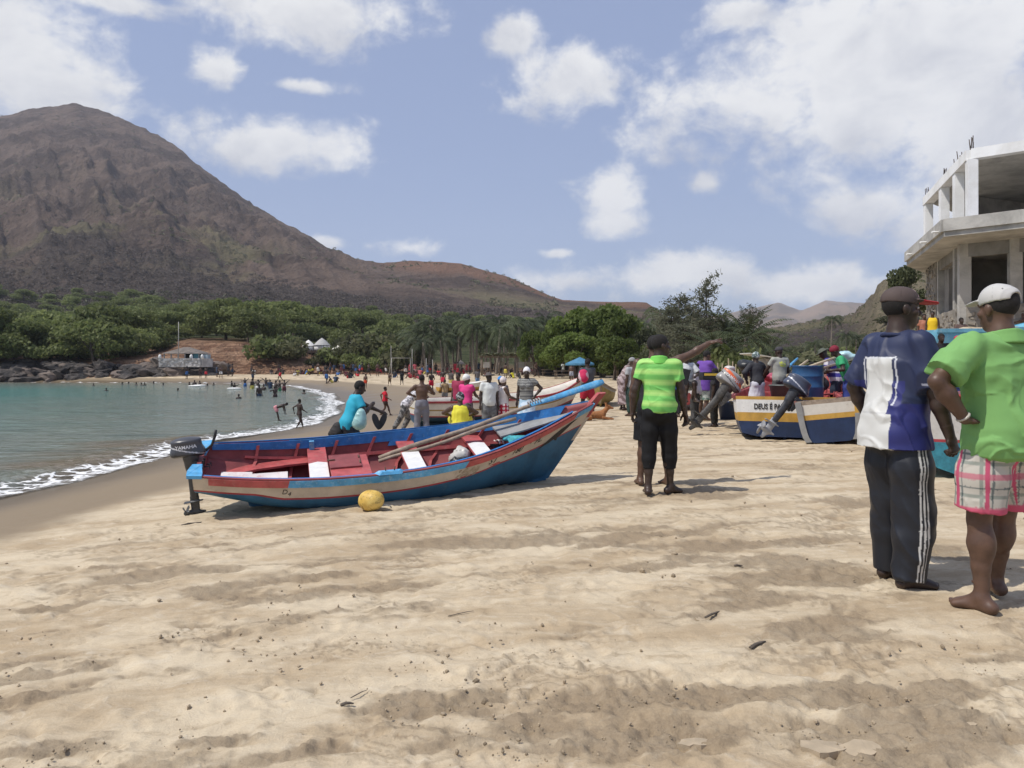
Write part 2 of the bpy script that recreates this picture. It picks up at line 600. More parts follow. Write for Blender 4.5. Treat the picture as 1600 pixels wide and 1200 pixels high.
# ------------------------------------------------------------------ sea
def make_sea():
 rr = [3.0]
 while rr[-1] < 2500:
  r = rr[-1]
  rr.append(r * (1.008 if r < 60 else 1.012 if r < 140 else 1.12))
 rr = np.array(rr)
 th = np.radians(np.concatenate([np.arange(-150, -40, 3.0), np.arange(-40, -9.0, 0.12), np.arange(-9, 4, 0.16)]))
 nr, nt = len(rr), len(th)
 Rg, Tg = np.meshgrid(rr, th, indexing='ij')
 x, y = (Rg * np.sin(Tg)).ravel(), (Rg * np.cos(Tg)).ravel()
 s = shore_dist(x, y)
 # swash front: ragged edge a little up the sand
 sp = s + 0.8 * fbm(x * 0.22, y * 0.22, 4, 0.55, 71)
 a = 0.028 * fbm(x * 0.5, y * 0.9, 5, 0.55, 61) + 0.014 * fbm(x * 2.2, y * 3.1, 3, 0.5, 62)
 a *= sstep(-s, 0.2, 5.0) * np.where(Rg.ravel() > 150, 0.3, 1)
 brk = np.exp(-((sp + 1.25) / 0.75) ** 2)
 z = SEA + a + 0.10 * brk + 0.05 * brk * fbm(x * 5, y * 5, 3, 0.6, 63)
 run = np.where(sp > -0.6, np.minimum(0.085 * (sp + 0.6), 0.14), 0)
 z += np.where(s > -0.9, run, 0)
 beach = ground_np(x, y)
 z = np.where((s > -1.0) & (sp < 0.15), np.maximum(z, beach + 0.02), z)
 z = np.where(sp > 0.3, np.minimum(z, beach - 0.35 * np.clip(sp - 0.3, 0, 1)), z)
 keep = s < 3.0
 V = np.stack([x, y, z], 1)
 i = np.arange(nr - 1)[:, None] * nt
 j = np.arange(nt - 1)[None, :]
 q = np.stack([i + j, i + nt + j, i + nt + j + 1, i + j + 1], -1).reshape(-1, 4)[:, ::-1]
 q = q[keep[q].all(1)]
 used = np.unique(q)
 remap = np.full(len(V), -1)
 remap[used] = np.arange(len(used))
 me = np_mesh('sea', V[used], [remap[q]])
 attr_f(me, 'shore', s[used])
 attr_f(me, 'swash', sp[used])
 mt, t, bs = new_mat('sea_water')
 geo = t.add('ShaderNodeNewGeometry').outputs['Position']
 s_ = t.attr('shore').outputs['Fac']
 sw = t.attr('swash').outputs['Fac']
 n1 = t.noise(t.mapping(geo, (0.05, 0.16, 1)), 1.0, 4, 0.55)
 sdist = t.m('ADD', s_, t.m('MULTIPLY', t.m('SUBTRACT', n1.outputs[0], 0.5), 16))
 deep = t.ss(sdist, -4.0, -34.0)
 c = t.mix(deep, (0.20, 0.235, 0.20), (0.060, 0.255, 0.225))
 c = t.mix(t.ss(sdist, -2.5, 0.5), c, (0.20, 0.165, 0.115))
 rip = t.noise(t.mapping(geo, (0.25, 0.75, 1), (0, 0, R(10))), 1.3, 5, 0.6, 0.6)
 c = t.mix(t.m('MULTIPLY', t.ss(rip.outputs[0], 0.52, 0.68), 0.35), c, (0.02, 0.06, 0.06))
 f1 = t.noise(geo, 2.6, 7, 0.68, 0.6)
 f2 = t.vor(t.vm('ADD', geo, t.vm('SCALE', t.noise(geo, 2.0, 3, 0.5).outputs['Color'], 0.7)), 2.2, 'DISTANCE_TO_EDGE')
 lace = t.ss(f2.outputs[0], 0.16, 0.02)
 band = t.m('MULTIPLY', t.ss(sw, -1.6, -0.5), t.ss(sw, 0.5, -0.15))
 fo = t.ss(t.m('ADD', t.m('ADD', t.m('MULTIPLY', band, 0.62), t.m('MULTIPLY', f1.outputs[0], 0.75)), t.m('MULTIPLY', lace, 0.30)), 0.95, 1.16)
 edge = t.m('MULTIPLY', t.ss(sw, -0.55, -0.1), t.ss(sw, 0.25, 0.0))
 fo = t.m('MAXIMUM', t.m('MULTIPLY', fo, t.ss(band, 0.02, 0.2)), t.m('MULTIPLY', edge, t.ss(f1.outputs[0], 0.42, 0.58)))
 c = t.mix(fo, c, (0.80, 0.80, 0.78))
 t.put(bs.inputs['Base Color'], c)
 t.put(bs.inputs['Roughness'], t.m('ADD', 0.10, t.m('MULTIPLY', fo, 0.6)))
 bs.inputs['IOR'].default_value = 1.33
 w1 = t.noise(t.mapping(geo, (0.8, 2.0, 1), (0, 0, R(12))), 1.1, 5, 0.6, 0.5)
 w2 = t.noise(geo, 7.0, 3, 0.6)
 h = t.m('ADD', t.m('MULTIPLY', w1.outputs[0], 1.0), t.m('MULTIPLY', w2.outputs[0], 0.12))
 h = t.m('ADD', h, t.m('MULTIPLY', t.m('MULTIPLY', fo, f1.outputs[0]), 0.7))
 t.put(bs.inputs['Normal'], t.bump(h, 0.55, 0.16))
 # the last hand's breadth of water is clear over the wet sand
 tr = t.add('ShaderNodeBsdfTransparent')
 mxs = t.add('ShaderNodeMixShader')
 al = t.m('MULTIPLY', t.ss(sw, -1.4, 0.1), t.m('SUBTRACT', 0.75, t.m('MULTIPLY', fo, 0.75)))
 t.put(mxs.inputs[0], al)
 out = [n for n in t.n if n.type == 'OUTPUT_MATERIAL'][0]
 t.l.new(bs.outputs[0], mxs.inputs[1])
 t.l.new(tr.outputs[0], mxs.inputs[2])
 t.l.new(mxs.outputs[0], out.inputs[0])
 o = link('sea', me, None, mt)
 tag(o, 'sheltered turquoise bay with a foamy edge', None, None, 'structure')

make_sea()

# ------------------------------------------------------------------ hills: per bearing a cut through the slope, (distance, pixel row)
HILL = {
 -900: [(100, 585), (106, 566), (122, 558), (190, 525), (280, 490), (420, 450), (720, 380), (1150, 300)],
 -300: [(100, 590), (106, 566), (122, 558), (190, 530), (280, 487), (420, 448), (720, 350), (1150, 215)],
 0: [(100, 592), (106, 568), (122, 560), (190, 535), (280, 492), (420, 452), (720, 345), (1180, 183)],
 60: [(100, 592), (106, 568), (122, 560), (190, 533), (280, 492), (420, 452), (720, 345), (1190, 171)],
 120: [(100, 592), (106, 567), (122, 558), (190, 530), (280, 490), (420, 450), (720, 345), (1200, 162)],
 165: [(101, 592), (106, 567), (122, 556), (190, 528), (280, 490), (420, 450), (720, 347), (1190, 177)],
 240: [(104, 580), (107, 560), (122, 548), (190, 524), (280, 490), (420, 452), (720, 355), (1150, 209)],
 300: [(104, 584), (108, 566), (118, 534), (190, 522), (280, 492), (420, 455), (700, 375), (1080, 250)],
 360: [(105, 584), (108, 567), (114, 537), (190, 522), (280, 494), (420, 458), (680, 390), (1020, 297)],
 430: [(105, 584), (108, 568), (114, 538), (190, 526), (280, 500), (420, 463), (650, 410), (950, 346)],
 500: [(104, 583), (109, 570), (118, 550), (190, 530), (280, 503), (420, 468), (620, 428), (890, 386)],
 560: [(103, 583), (112, 578), (124, 560), (190, 535), (280, 507), (420, 474), (600, 442), (830, 409)],
 600: [(100, 584), (112, 581), (126, 572), (190, 540), (280, 512), (420, 478), (590, 446), (790, 413)],
 640: [(98, 585), (112, 583), (126, 577), (190, 545), (280, 516), (420, 482), (590, 450), (750, 408)],
 720: [(95, 587), (112, 585), (126, 580), (190, 553), (280, 520), (420, 487), (580, 455), (720, 412)],
 790: [(90, 589), (112, 586), (126, 582), (190, 557), (280, 524), (420, 492), (570, 465), (700, 431)],
 860: [(88, 590), (112, 587), (126, 583), (190, 560), (280, 530), (420, 498), (560, 478), (680, 463)],
 880: [(88, 590), (112, 587), (126, 583), (190, 560), (280, 532), (420, 500), (560, 482), (670, 470)],
 1010: [(85, 590), (112, 588), (126, 585), (190, 565), (280, 537), (420, 505), (500, 488), (580, 473)],
 1040: [(80, 591), (112, 588), (126, 585), (190, 566), (280, 542), (420, 515), (480, 505), (540, 495)],
 1180: [(70, 592), (100, 588), (126, 584), (190, 562), (280, 545), (360, 530), (420, 522), (480, 518)],
 1330: [(60, 590), (90, 582), (126, 570), (170, 548), (220, 528), (280, 512), (330, 505), (380, 500)],
 1370: [(50, 585), (70, 575), (90, 560), (120, 530), (150, 500), (180, 475), (205, 462), (230, 458)],
 1420: [(45, 570), (60, 560), (80, 540), (100, 510), (130, 475), (160, 447), (180, 436), (200, 430)],
 1600: [(45, 560), (60, 550), (80, 530), (100, 500), (130, 465), (160, 430), (180, 415), (200, 405)],
 2400: [(60, 560), (75, 550), (90, 530), (110, 500), (140, 465), (170, 430), (190, 415), (210, 400)],
}
_hk = np.array(sorted(HILL), float)
_hY = np.array([[p[0] for p in HILL[k]] for k in sorted(HILL)], float)
_hZ = np.array([[CZ - (p[1] - HY) / F * p[0] for p in HILL[k]] for k in sorted(HILL)], float)

def hill_np(px, t):
 """px: bearing as a photo column, t in 0..7 along the cut -> x, y, z"""
 px, t = np.asarray(px, float), np.asarray(t, float)
 k = np.clip(t.astype(int), 0, 6)
 f = t - k
 Y = np.zeros_like(px)
 Z = np.zeros_like(px)
 for q in range(8):
  wgt = np.where(k == q, 1 - f, 0) + np.where(k + 1 == q, f, 0)
  Y += wgt * np.interp(px, _hk, _hY[:, q])
  Z += wgt * np.interp(px, _hk, _hZ[:, q])
 return (px - CX) / F * Y, Y, Z

def hill_noise(x, y, t):
 far = sstep(t, 3.5, 6.0)
 u = x / y
 n = fbm(x * 0.011, y * 0.011, 6, 0.52, 81, True) * 24 * far
 n += fbm(u * 11 + t * .5, t * .55 - u * 2.0, 4, 0.55, 85, True) * 20 * far
 n += fbm(x * 0.05, y * 0.05, 4, 0.55, 83, True) * 8.0 * far
 n += fbm(x * 0.12, y * 0.12, 4, 0.55, 82) * (0.9 * sstep(t, 1.0, 3.0))
 n = n * (0.12 + 0.88 * sstep(-x, 40, 330) )
 return n * np.where(t > 6.2, 1 - 0.80 * sstep(t, 6.2, 7.0), 1)

def hp(px, t):
 a = np.array([float(px)])
 b = np.array([float(t)])
 x, y, z = hill_np(a, b)
 z = z + hill_noise(x, y, b)
 return Vector((float(x[0]), float(y[0]), float(z[0])))

def make_hills():
 pxs = np.concatenate([np.arange(-900, -60, 24), np.arange(-60, 1500, 3.0), np.arange(1500, 2400, 24)])
 ts = np.concatenate([np.linspace(0, 2, 30), np.linspace(2, 5, 50)[1:], np.linspace(5, 7, 130)[1:]])
 PX, T = np.meshgrid(pxs, ts, indexing='ij')
 shp = PX.shape
 x, y, z = hill_np(PX.ravel(), T.ravel())
 z = z + hill_noise(x, y, T.ravel())
 # cut faces of red earth above the beach
 x, y, z = x.reshape(shp), y.reshape(shp), z.reshape(shp)
 tt = T.copy()
 back = []
 for k, dz in ((1.06, -18), (1.25, -160)):          # far side of the ridge
  back.append((x[:, -1:] * k, y[:, -1:] * k, np.maximum(z[:, -1:] + dz, -4.0)))
 x = np.concatenate([x] + [b[0] for b in back], 1)
 y = np.concatenate([y] + [b[1] for b in back], 1)
 z = np.concatenate([z] + [b[2] for b in back], 1)
 tt = np.concatenate([tt, np.full((len(pxs), 2), 7.0)], 1)
 x = np.concatenate([x[:, :1], x], 1)
 y = np.concatenate([y[:, :1] - 0.5, y], 1)
 z = np.concatenate([z[:, :1] - 4.0, z], 1)
 tt = np.concatenate([np.zeros((len(pxs), 1)), tt], 1)
 n0, n1 = x.shape
 V = np.stack([x.ravel(), y.ravel(), z.ravel()], 1)
 i = np.arange(n0 - 1)[:, None] * n1
 j = np.arange(n1 - 1)[None, :]
 q = np.stack([i + j, i + n1 + j, i + n1 + j + 1, i + j + 1], -1).reshape(-1, 4)
 me = np_mesh('hills', V, [q])
 attr_f(me, 'up', tt.ravel())
 pxx = np.repeat(pxs, n1)
 attr_f(me, 'bearing', pxx / 1600.0)
 mt, t, bs = new_mat('hillside')
 geo = t.add('ShaderNodeNewGeometry').outputs['Position']
 up = t.attr('up').outputs['Fac']
 be = t.attr('bearing').outputs['Fac']
 g1 = t.noise(geo, 0.012, 8, 0.62, 0.6)
 g2 = t.noise(geo, 0.07, 7, 0.68, 0.3)
 g3 = t.noise(t.mapping(geo, (1, 1, 0.35)), 0.35, 6, 0.7)
 rock = t.mix(t.ss(g1.outputs[0], 0.40, 0.62), (0.088, 0.064, 0.052), (0.185, 0.134, 0.104))
 rock = t.mix(t.m('MULTIPLY', t.ss(g2.outputs[0], 0.48, 0.70), 0.7), rock, (0.215, 0.165, 0.135))
 rock = t.mix(t.m('MULTIPLY', t.ss(g3.outputs[0], 0.46, 0.34), 0.75), rock, (0.040, 0.034, 0.032))
 # bright talus and grassy hollow low on the near shoulder
 grs = t.m('MULTIPLY', t.ss(t.noise(geo, 0.009, 4, 0.55, 0.4).outputs[0], 0.46, 0.62), t.m('MULTIPLY', t.ss(up, 6.3, 5.6), t.ss(up, 4.6, 5.2)))
 rock = t.mix(t.m('MULTIPLY', grs, 0.75), rock, (0.20, 0.18, 0.095))
 red = t.m('MULTIPLY', t.ss(be, 0.34, 0.41), t.ss(up, 6.35, 6.7))
 rock = t.mix(t.m('MULTIPLY', red, 0.75), rock, t.mix(g2.outputs[0], (0.16, 0.085, 0.05), (0.34, 0.19, 0.12)))
 scr = t.mix(t.ss(g3.outputs[0], 0.40, 0.62), (0.066, 0.053, 0.046), (0.112, 0.090, 0.076))
 scr = t.mix(t.m('MULTIPLY', t.ss(g2.outputs[0], 0.55, 0.70), 0.5), scr, (0.20, 0.135, 0.095))
 upn = t.m('ADD', up, t.m('MULTIPLY', t.m('SUBTRACT', g1.outputs[0], 0.5), 1.6))
 c = t.mix(t.ss(upn, 4.9, 5.5), scr, rock)
 grn = t.mix(t.ss(g3.outputs[0], 0.40, 0.62), (0.050, 0.065, 0.024), (0.13, 0.135, 0.06))
 c = t.mix(t.ss(upn, 4.3, 3.5), c, grn)
 earth = t.mix(t.ss(t.noise(t.mapping(geo, (0.3, 0.3, 2.2)), 1.0, 6, 0.65, 0.5).outputs[0], 0.38, 0.64), (0.22, 0.12, 0.075), (0.50, 0.31, 0.20))
 earth = t.mix(t.m('MULTIPLY', t.ss(g3.outputs[0], 0.5, 0.35), 0.5), earth, (0.16, 0.10, 0.065))
 c = t.mix(t.m('MULTIPLY', t.ss(upn, 2.5, 2.0), 1.0), c, earth)
 dryr = t.mix(g3.outputs[0], (0.16, 0.135, 0.085), (0.36, 0.30, 0.20))
 c = t.mix(t.ss(be, 0.82, 0.86), c, dryr)
 t.put(bs.inputs['Base Color'], c)
 bs.inputs['Roughness'].default_value = 0.95
 bs.inputs['Specular IOR Level'].default_value = 0.1
 h = t.m('ADD', t.m('MULTIPLY', g2.outputs[0], 2.5), g3.outputs[0])
 t.put(bs.inputs['Normal'], t.bump(h, 1.0, 4.0))
 o = link('hills', me, None, mt)
 tag(o, 'steep brown volcanic hill sloping down to a wooded bay', None, None, 'structure')
 # far range inland
 prof = [(900, 500), (1050, 505), (1130, 492), (1180, 482), (1217, 473), (1235, 480), (1252, 486), (1290, 470), (1312, 474), (1335, 474), (1400, 480), (1500, 470), (1700, 450), (2300, 470)]
 ppx = np.array([p[0] for p in prof], float)
 ppy = np.array([p[1] for p in prof], float)
 pxs = np.arange(900, 2200, 5.0)
 ts = np.linspace(0, 1, 60)
 PX, T = np.meshgrid(pxs, ts, indexing='ij')
 Y = 900 + 1700 * T
 zt = CZ - (np.interp(PX, ppx, ppy) - HY) / F * 2600
 X = (PX - CX) / F * Y
 Z = 5 + (zt - 5) * T ** 1.35
 Z = Z + fbm(X * 0.004, Y * 0.004, 6, 0.55, 87, True) * 45 * np.sin(np.clip(T, 0, 1) * 3.1) ** 0.7
 V = np.stack([X.ravel(), Y.ravel(), Z.ravel()], 1)
 n0, n1 = X.shape
 i = np.arange(n0 - 1)[:, None] * n1
 j = np.arange(n1 - 1)[None, :]
 q = np.stack([i + j, i + n1 + j, i + n1 + j + 1, i + j + 1], -1).reshape(-1, 4)
 me2 = np_mesh('far_hills', V, [q])
 mt2, t, bs = new_mat('far_hillside')
 geo = t.add('ShaderNodeNewGeometry').outputs['Position']
 g1 = t.noise(geo, 0.006, 8, 0.65, 0.5)
 g2 = t.noise(geo, 0.05, 5, 0.65)
 c = t.mix(t.ss(g1.outputs[0], 0.38, 0.62), (0.105, 0.082, 0.060), (0.22, 0.155, 0.108))
 c = t.mix(t.m('MULTIPLY', t.ss(g2.outputs[0], 0.55, 0.68), 0.6), c, (0.06, 0.065, 0.04))
 t.put(bs.inputs['Base Color'], c)
 bs.inputs['Roughness'].default_value = 1
 o2 = link('far_hills', me2, None, mt2)
 tag(o2, 'distant bare brown peaks inland', None, None, 'structure')

make_hills()

# ------------------------------------------------------------------ bodies and cloth: smooth unions of limbs, meshed by surface nets
def _n(v):
 v = np.asarray(v, float)
 return v / (np.linalg.norm(v) + 1e-12)

class Blob:
 def __init__(self, k=0.02):
  self.p = []
  self.k = k

 def cone(self, a, b, ra, rb=None, side=None, k=None, flat=(False, False), fdir=None):
  """limb from a to b; radii are numbers or (side, depth) pairs"""
  ra = (ra, ra) if np.isscalar(ra) else ra
  rb = ra if rb is None else ((rb, rb) if np.isscalar(rb) else rb)
  self.p.append(('c', np.asarray(a, float), np.asarray(b, float), ra, rb, side, self.k if k is None else k, flat, fdir))
  return self

 def chain(self, pts, rad, side=None, k=None, flat=(False, False)):
  n = len(pts)
  for i in range(n - 1):
   self.cone(pts[i], pts[i + 1], rad[i], rad[i + 1], side, k, (flat[0] and i == 0, flat[1] and i == n - 2))
  return self

 def ell(self, c, r, rot=None, k=None):
  self.p.append(('e', np.asarray(c, float), np.asarray(r, float), None if rot is None else np.asarray(rot, float), None, None, self.k if k is None else k, None, None))
  return self

 def bounds(self):
  lo, hi = [], []
  for q in self.p:
   if q[0] == 'c':
    r = max(max(q[3]), max(q[4]))
    lo.append(np.minimum(q[1], q[2]) - r)
    hi.append(np.maximum(q[1], q[2]) + r)
   else:
    r = max(q[2])
    lo.append(q[1] - r)
    hi.append(q[1] + r)
  return np.array(lo), np.array(hi)

 def mesh(self, res, cut=None):
  lo, hi = self.bounds()
  pad = res * 2.5
  L = lo.min(0) - pad
  H = hi.max(0) + pad
  n = np.ceil((H - L) / res).astype(int) + 1
  fld = np.full(n, 1.0, np.float32)
  ax = [L[d] + res * np.arange(n[d]) for d in range(3)]
  for q, l, h in zip(self.p, lo, hi):
   k = q[6]
   m = max(k, res) + res * 2
   i0 = np.maximum(np.floor((l - m - L) / res).astype(int), 0)
   i1 = np.minimum(np.ceil((h + m - L) / res).astype(int) + 1, n)
   sl = tuple(slice(i0[d], i1[d]) for d in range(3))
   X = ax[0][sl[0]][:, None, None]
   Y = ax[1][sl[1]][None, :, None]
   Z = ax[2][sl[2]][None, None, :]
   if q[0] == 'c':
    a, b, ra, rb, side = q[1:6]
    ab = b - a
    ln = np.linalg.norm(ab) + 1e-9
    d = ab / ln
    dx, dy, dz = X - a[0], Y - a[1], Z - a[2]
    along = dx * d[0] + dy * d[1] + dz * d[2]
    t = np.clip(along / ln, 0, 1)
    qa = along - t * ln
    if side is None:
     r = ra[0] + (rb[0] - ra[0]) * t
     per2 = np.maximum(dx * dx + dy * dy + dz * dz - along * along, 0)
     v = np.sqrt(per2 + qa * qa) - r
    else:
     s = np.asarray(side, float)
     s = _n(s - d * s.dot(d))
     o = np.cross(d, s)
     ex = ra[0] + (rb[0] - ra[0]) * t
     ey = ra[1] + (rb[1] - ra[1]) * t
     qs = dx * s[0] + dy * s[1] + dz * s[2]
     qo = dx * o[0] + dy * o[1] + dz * o[2]
     mn = np.minimum(ex, ey)
     v = (np.sqrt((qs / ex) ** 2 + (qo / ey) ** 2 + (qa / mn) ** 2) - 1) * mn
    fl = q[7]
    if fl[0]:
     v = np.maximum(v, -along)
    if fl[1]:
     v = np.maximum(v, along - ln)
   else:
    c, r, rot = q[1], q[2], q[3]
    dx, dy, dz = X - c[0], Y - c[1], Z - c[2]
    if rot is not None:
     dx, dy, dz = (rot[0, 0] * dx + rot[1, 0] * dy + rot[2, 0] * dz, rot[0, 1] * dx + rot[1, 1] * dy + rot[2, 1] * dz, rot[0, 2] * dx + rot[1, 2] * dy + rot[2, 2] * dz)
    k0 = np.sqrt((dx / r[0]) ** 2 + (dy / r[1]) ** 2 + (dz / r[2]) ** 2)
    k1 = np.sqrt((dx / r[0] ** 2) ** 2 + (dy / r[1] ** 2) ** 2 + (dz / r[2] ** 2) ** 2) + 1e-9
    v = k0 * (k0 - 1) / k1
   f = fld[sl]
   if k > 0:
    hh = np.maximum(k - np.abs(f - v), 0) / k
    fld[sl] = np.minimum(f, v) - hh * hh * k * 0.25
   else:
    fld[sl] = np.minimum(f, v)
  if cut is not None:
   X, Y, Z = np.meshgrid(*ax, indexing='ij', sparse=True)
   fld = np.maximum(fld, cut(X, Y, Z).astype(np.float32))
  return surface_nets(fld, L, res)

def surface_nets(f, L, res):
 ins = f < 0
 c = np.zeros(tuple(s - 1 for s in f.shape), np.int8)
 for dx in (0, 1):
  for dy in (0, 1):
   for dz in (0, 1):
    c += ins[dx:f.shape[0] - 1 + dx, dy:f.shape[1] - 1 + dy, dz:f.shape[2] - 1 + dz]
 act = (c > 0) & (c < 8)
 idx = np.full(act.shape, -1, np.int64)
 I = np.argwhere(act)
 idx[act] = np.arange(len(I))
 pos = np.zeros((len(I), 3))
 cnt = np.zeros(len(I))
 corners = [(a, b, d) for a in (0, 1) for b in (0, 1) for d in (0, 1)]
 vals = {cc: f[I[:, 0] + cc[0], I[:, 1] + cc[1], I[:, 2] + cc[2]] for cc in corners}
 for cc in corners:
  for d in range(3):
   if cc[d] == 0:
    c2 = list(cc)
    c2[d] = 1
    c2 = tuple(c2)
    va, vb = vals[cc], vals[c2]
    cr = (va < 0) != (vb < 0)
    t = np.where(cr, va / np.where(cr, va - vb, 1), 0)
    p = np.array(cc, float)[None] + 0
    p = np.repeat(p, len(I), 0)
    p[:, d] += t
    pos += np.where(cr[:, None], p, 0)
    cnt += cr
 V = (I + pos / cnt[:, None]) * res + L
 quads = []
 for d in range(3):
  u, v = (d + 1) % 3, (d + 2) % 3
  s0 = [slice(None)] * 3
  s1 = [slice(None)] * 3
  s0[d] = slice(0, -1)
  s1[d] = slice(1, None)
  a, b = ins[tuple(s0)], ins[tuple(s1)]
  E = np.argwhere(a != b)
  ok = (E[:, u] > 0) & (E[:, v] > 0) & (E[:, u] < f.shape[u] - 1) & (E[:, v] < f.shape[v] - 1)
  E = E[ok]
  fl = a[E[:, 0], E[:, 1], E[:, 2]]

  def at(du, dv):
   e = E.copy()
   e[:, u] -= du
   e[:, v] -= dv
   return idx[e[:, 0], e[:, 1], e[:, 2]]
  q = np.stack([at(1, 1), at(0, 1), at(0, 0), at(1, 0)], 1)
  q[~fl] = q[~fl][:, ::-1]
  quads.append(q)
 Q = np.concatenate(quads)
 return V, Q

def vnormals(V, Q):
 n = np.cross(V[Q[:, 2]] - V[Q[:, 0]], V[Q[:, 3]] - V[Q[:, 1]])
 N = np.zeros_like(V)
 for k in range(4):
  np.add.at(N, Q[:, k], n)
 return N / (np.linalg.norm(N, axis=1, keepdims=True) + 1e-12)

def smooth_pts(V, Q, it=1, w=0.5):
 for _ in range(it):
  S = np.zeros_like(V)
  C = np.zeros(len(V))
  for k in range(4):
   a, b = Q[:, k], Q[:, (k + 1) % 4]
   np.add.at(S, a, V[b])
   np.add.at(C, a, 1)
  V = V * (1 - w) + w * S / np.maximum(C, 1)[:, None]
 return V

def rot_z(a):
 c, s = math.cos(a), math.sin(a)
 return np.array([[c, -s, 0], [s, c, 0], [0, 0, 1.0]])

def rot_x(a):
 c, s = math.cos(a), math.sin(a)
 return np.array([[1.0, 0, 0], [0, c, -s], [0, s, c]])

def rot_y(a):
 c, s = math.cos(a), math.sin(a)
 return np.array([[c, 0, s], [0, 1.0, 0], [-s, 0, c]])

def ik(a, t, l1, l2, pole):
 a, t = np.asarray(a, float), np.asarray(t, float)
 d = t - a
 L = np.linalg.norm(d)
 L2 = min(max(L, abs(l1 - l2) + 1e-3), l1 + l2 - 1e-3)
 d = d / (L + 1e-9)
 t = a + d * L2
 x = (l1 * l1 - l2 * l2 + L2 * L2) / (2 * L2)
 h = math.sqrt(max(l1 * l1 - x * x, 0))
 p = np.asarray(pole, float)
 p = _n(p - d * p.dot(d))
 return a + d * x + p * h, t

def joints(pelvis=0.942, lean=0, roll=0, yaw=0, head=(0, 0), armL=None, armR=None, legL=None, legR=None, pel=(0, 0), broad=1.0, ptilt=0):
 """all in a 1.75 m frame: x to the person's right, y ahead, z up. arm/leg: (end point, pole[, extra])"""
 j = {}
 P0 = np.array([pel[0], pel[1], pelvis])
 Rm = rot_z(R(yaw)) @ rot_x(-R(lean)) @ rot_y(R(roll))
 j['P0'], j['R'] = P0, Rm
 Rp = rot_z(R(yaw * 0.3)) @ rot_x(-R(lean * 0.35 + ptilt))
 j['Rp'] = Rp
 up = lambda x, y, z: P0 + Rm @ np.array([x, y, z])
 j['up'] = up
 j['chest'] = up(0, 0, .35)
 j['neck'] = up(0, -.015, .53)
 Rh = Rm @ rot_z(R(head[0])) @ rot_x(R(head[1]))
 j['Rh'] = Rh
 j['headc'] = up(0, -.005, .575) + Rh @ np.array([0, .018, .105])
 sw = .178 * broad
 for sgn, nm, arm in ((-1, 'L', armL), (1, 'R', armR)):
  sh = up(sgn * sw, -.01, .475)
  if arm is None:
   arm = (sh + np.array([sgn * .07, .03, -.53]), (sgn * .5, -1, 0))
  el, wr = ik(sh, arm[0], .285, .255, arm[1])
  j['sh' + nm], j['el' + nm], j['wr' + nm] = sh, el, wr
  j['harm' + nm] = arm[2] if len(arm) > 2 else {}
 for sgn, nm, leg in ((-1, 'L', legL), (1, 'R', legR)):
  hip = P0 + Rp @ np.array([sgn * .092, 0, -.03])
  if leg is None:
   leg = (np.array([sgn * .11, 0, .075]), (sgn * .15, 1, 0))
  kn, an = ik(hip, leg[0], .425, .415, leg[1])
  j['hip' + nm], j['kn' + nm], j['an' + nm] = hip, kn, an
  j['toe' + nm] = leg[2] if len(leg) > 2 else (sgn * .25, 1, -.05)
 return j

def add_hand(b, w, d, n, s, curl=0.35, spread=0.1, thumb=0.5, point=False, sc=1.0, k=.006):
 """w wrist, d along the hand, n palm normal (palm side), s thumb side"""
 d, n = _n(d), _n(np.asarray(n) - _n(d) * np.dot(n, _n(d)))
 s0 = np.cross(d, n)
 s = s0 if np.dot(s0, s) > 0 else -s0
 b.cone(w - d * .02, w + d * .035 * sc, (.026, .021), (.036, .017), s, k=.012)
 b.cone(w + d * .03 * sc, w + d * .085 * sc, (.037, .0155), (.041, .0135), s, k=.012)
 ln = [.076, .084, .078, .060]
 for i in range(4):
  off = (1.5 - i) * .0215 * sc
  base = w + d * (.088 - abs(i - 1.2) * .004) * sc + s * off
  dd = _n(d + s * (1.5 - i) * spread)
  c1 = curl * (1 + .12 * i)
  if point and i == 0:
   c1 = 0.05
  a = c1 * 0.8
  p0 = base
  for seg, fr, r0, r1 in ((0, .46, .0098, .0088), (1, .31, .0088, .0080), (2, .23, .0080, .0068)):
   v = dd * math.cos(a) + n * math.sin(a)
   p1 = p0 + v * ln[i] * fr * sc
   b.cone(p0, p1, r0 * sc, r1 * sc, k=k)
   p0 = p1
   a += c1 * 1.25
 t0 = w + d * .022 * sc + s * .028 * sc + n * .006
 t1 = t0 + (_n(d * .75 + s * (0.75 - thumb * .4) + n * (.2 + .5 * thumb))) * .042 * sc
 t2 = t1 + (_n(d * .95 + s * (.35 - thumb * .6) + n * (.2 + .6 * thumb))) * .034 * sc
 b.cone(w + d * .02 + s * .01, t0, .018, .014, k=.01)
 b.cone(t0, t1, .0130 * sc, .0112 * sc, k=k)
 b.cone(t1, t2, .0112 * sc, .0088 * sc, k=k)

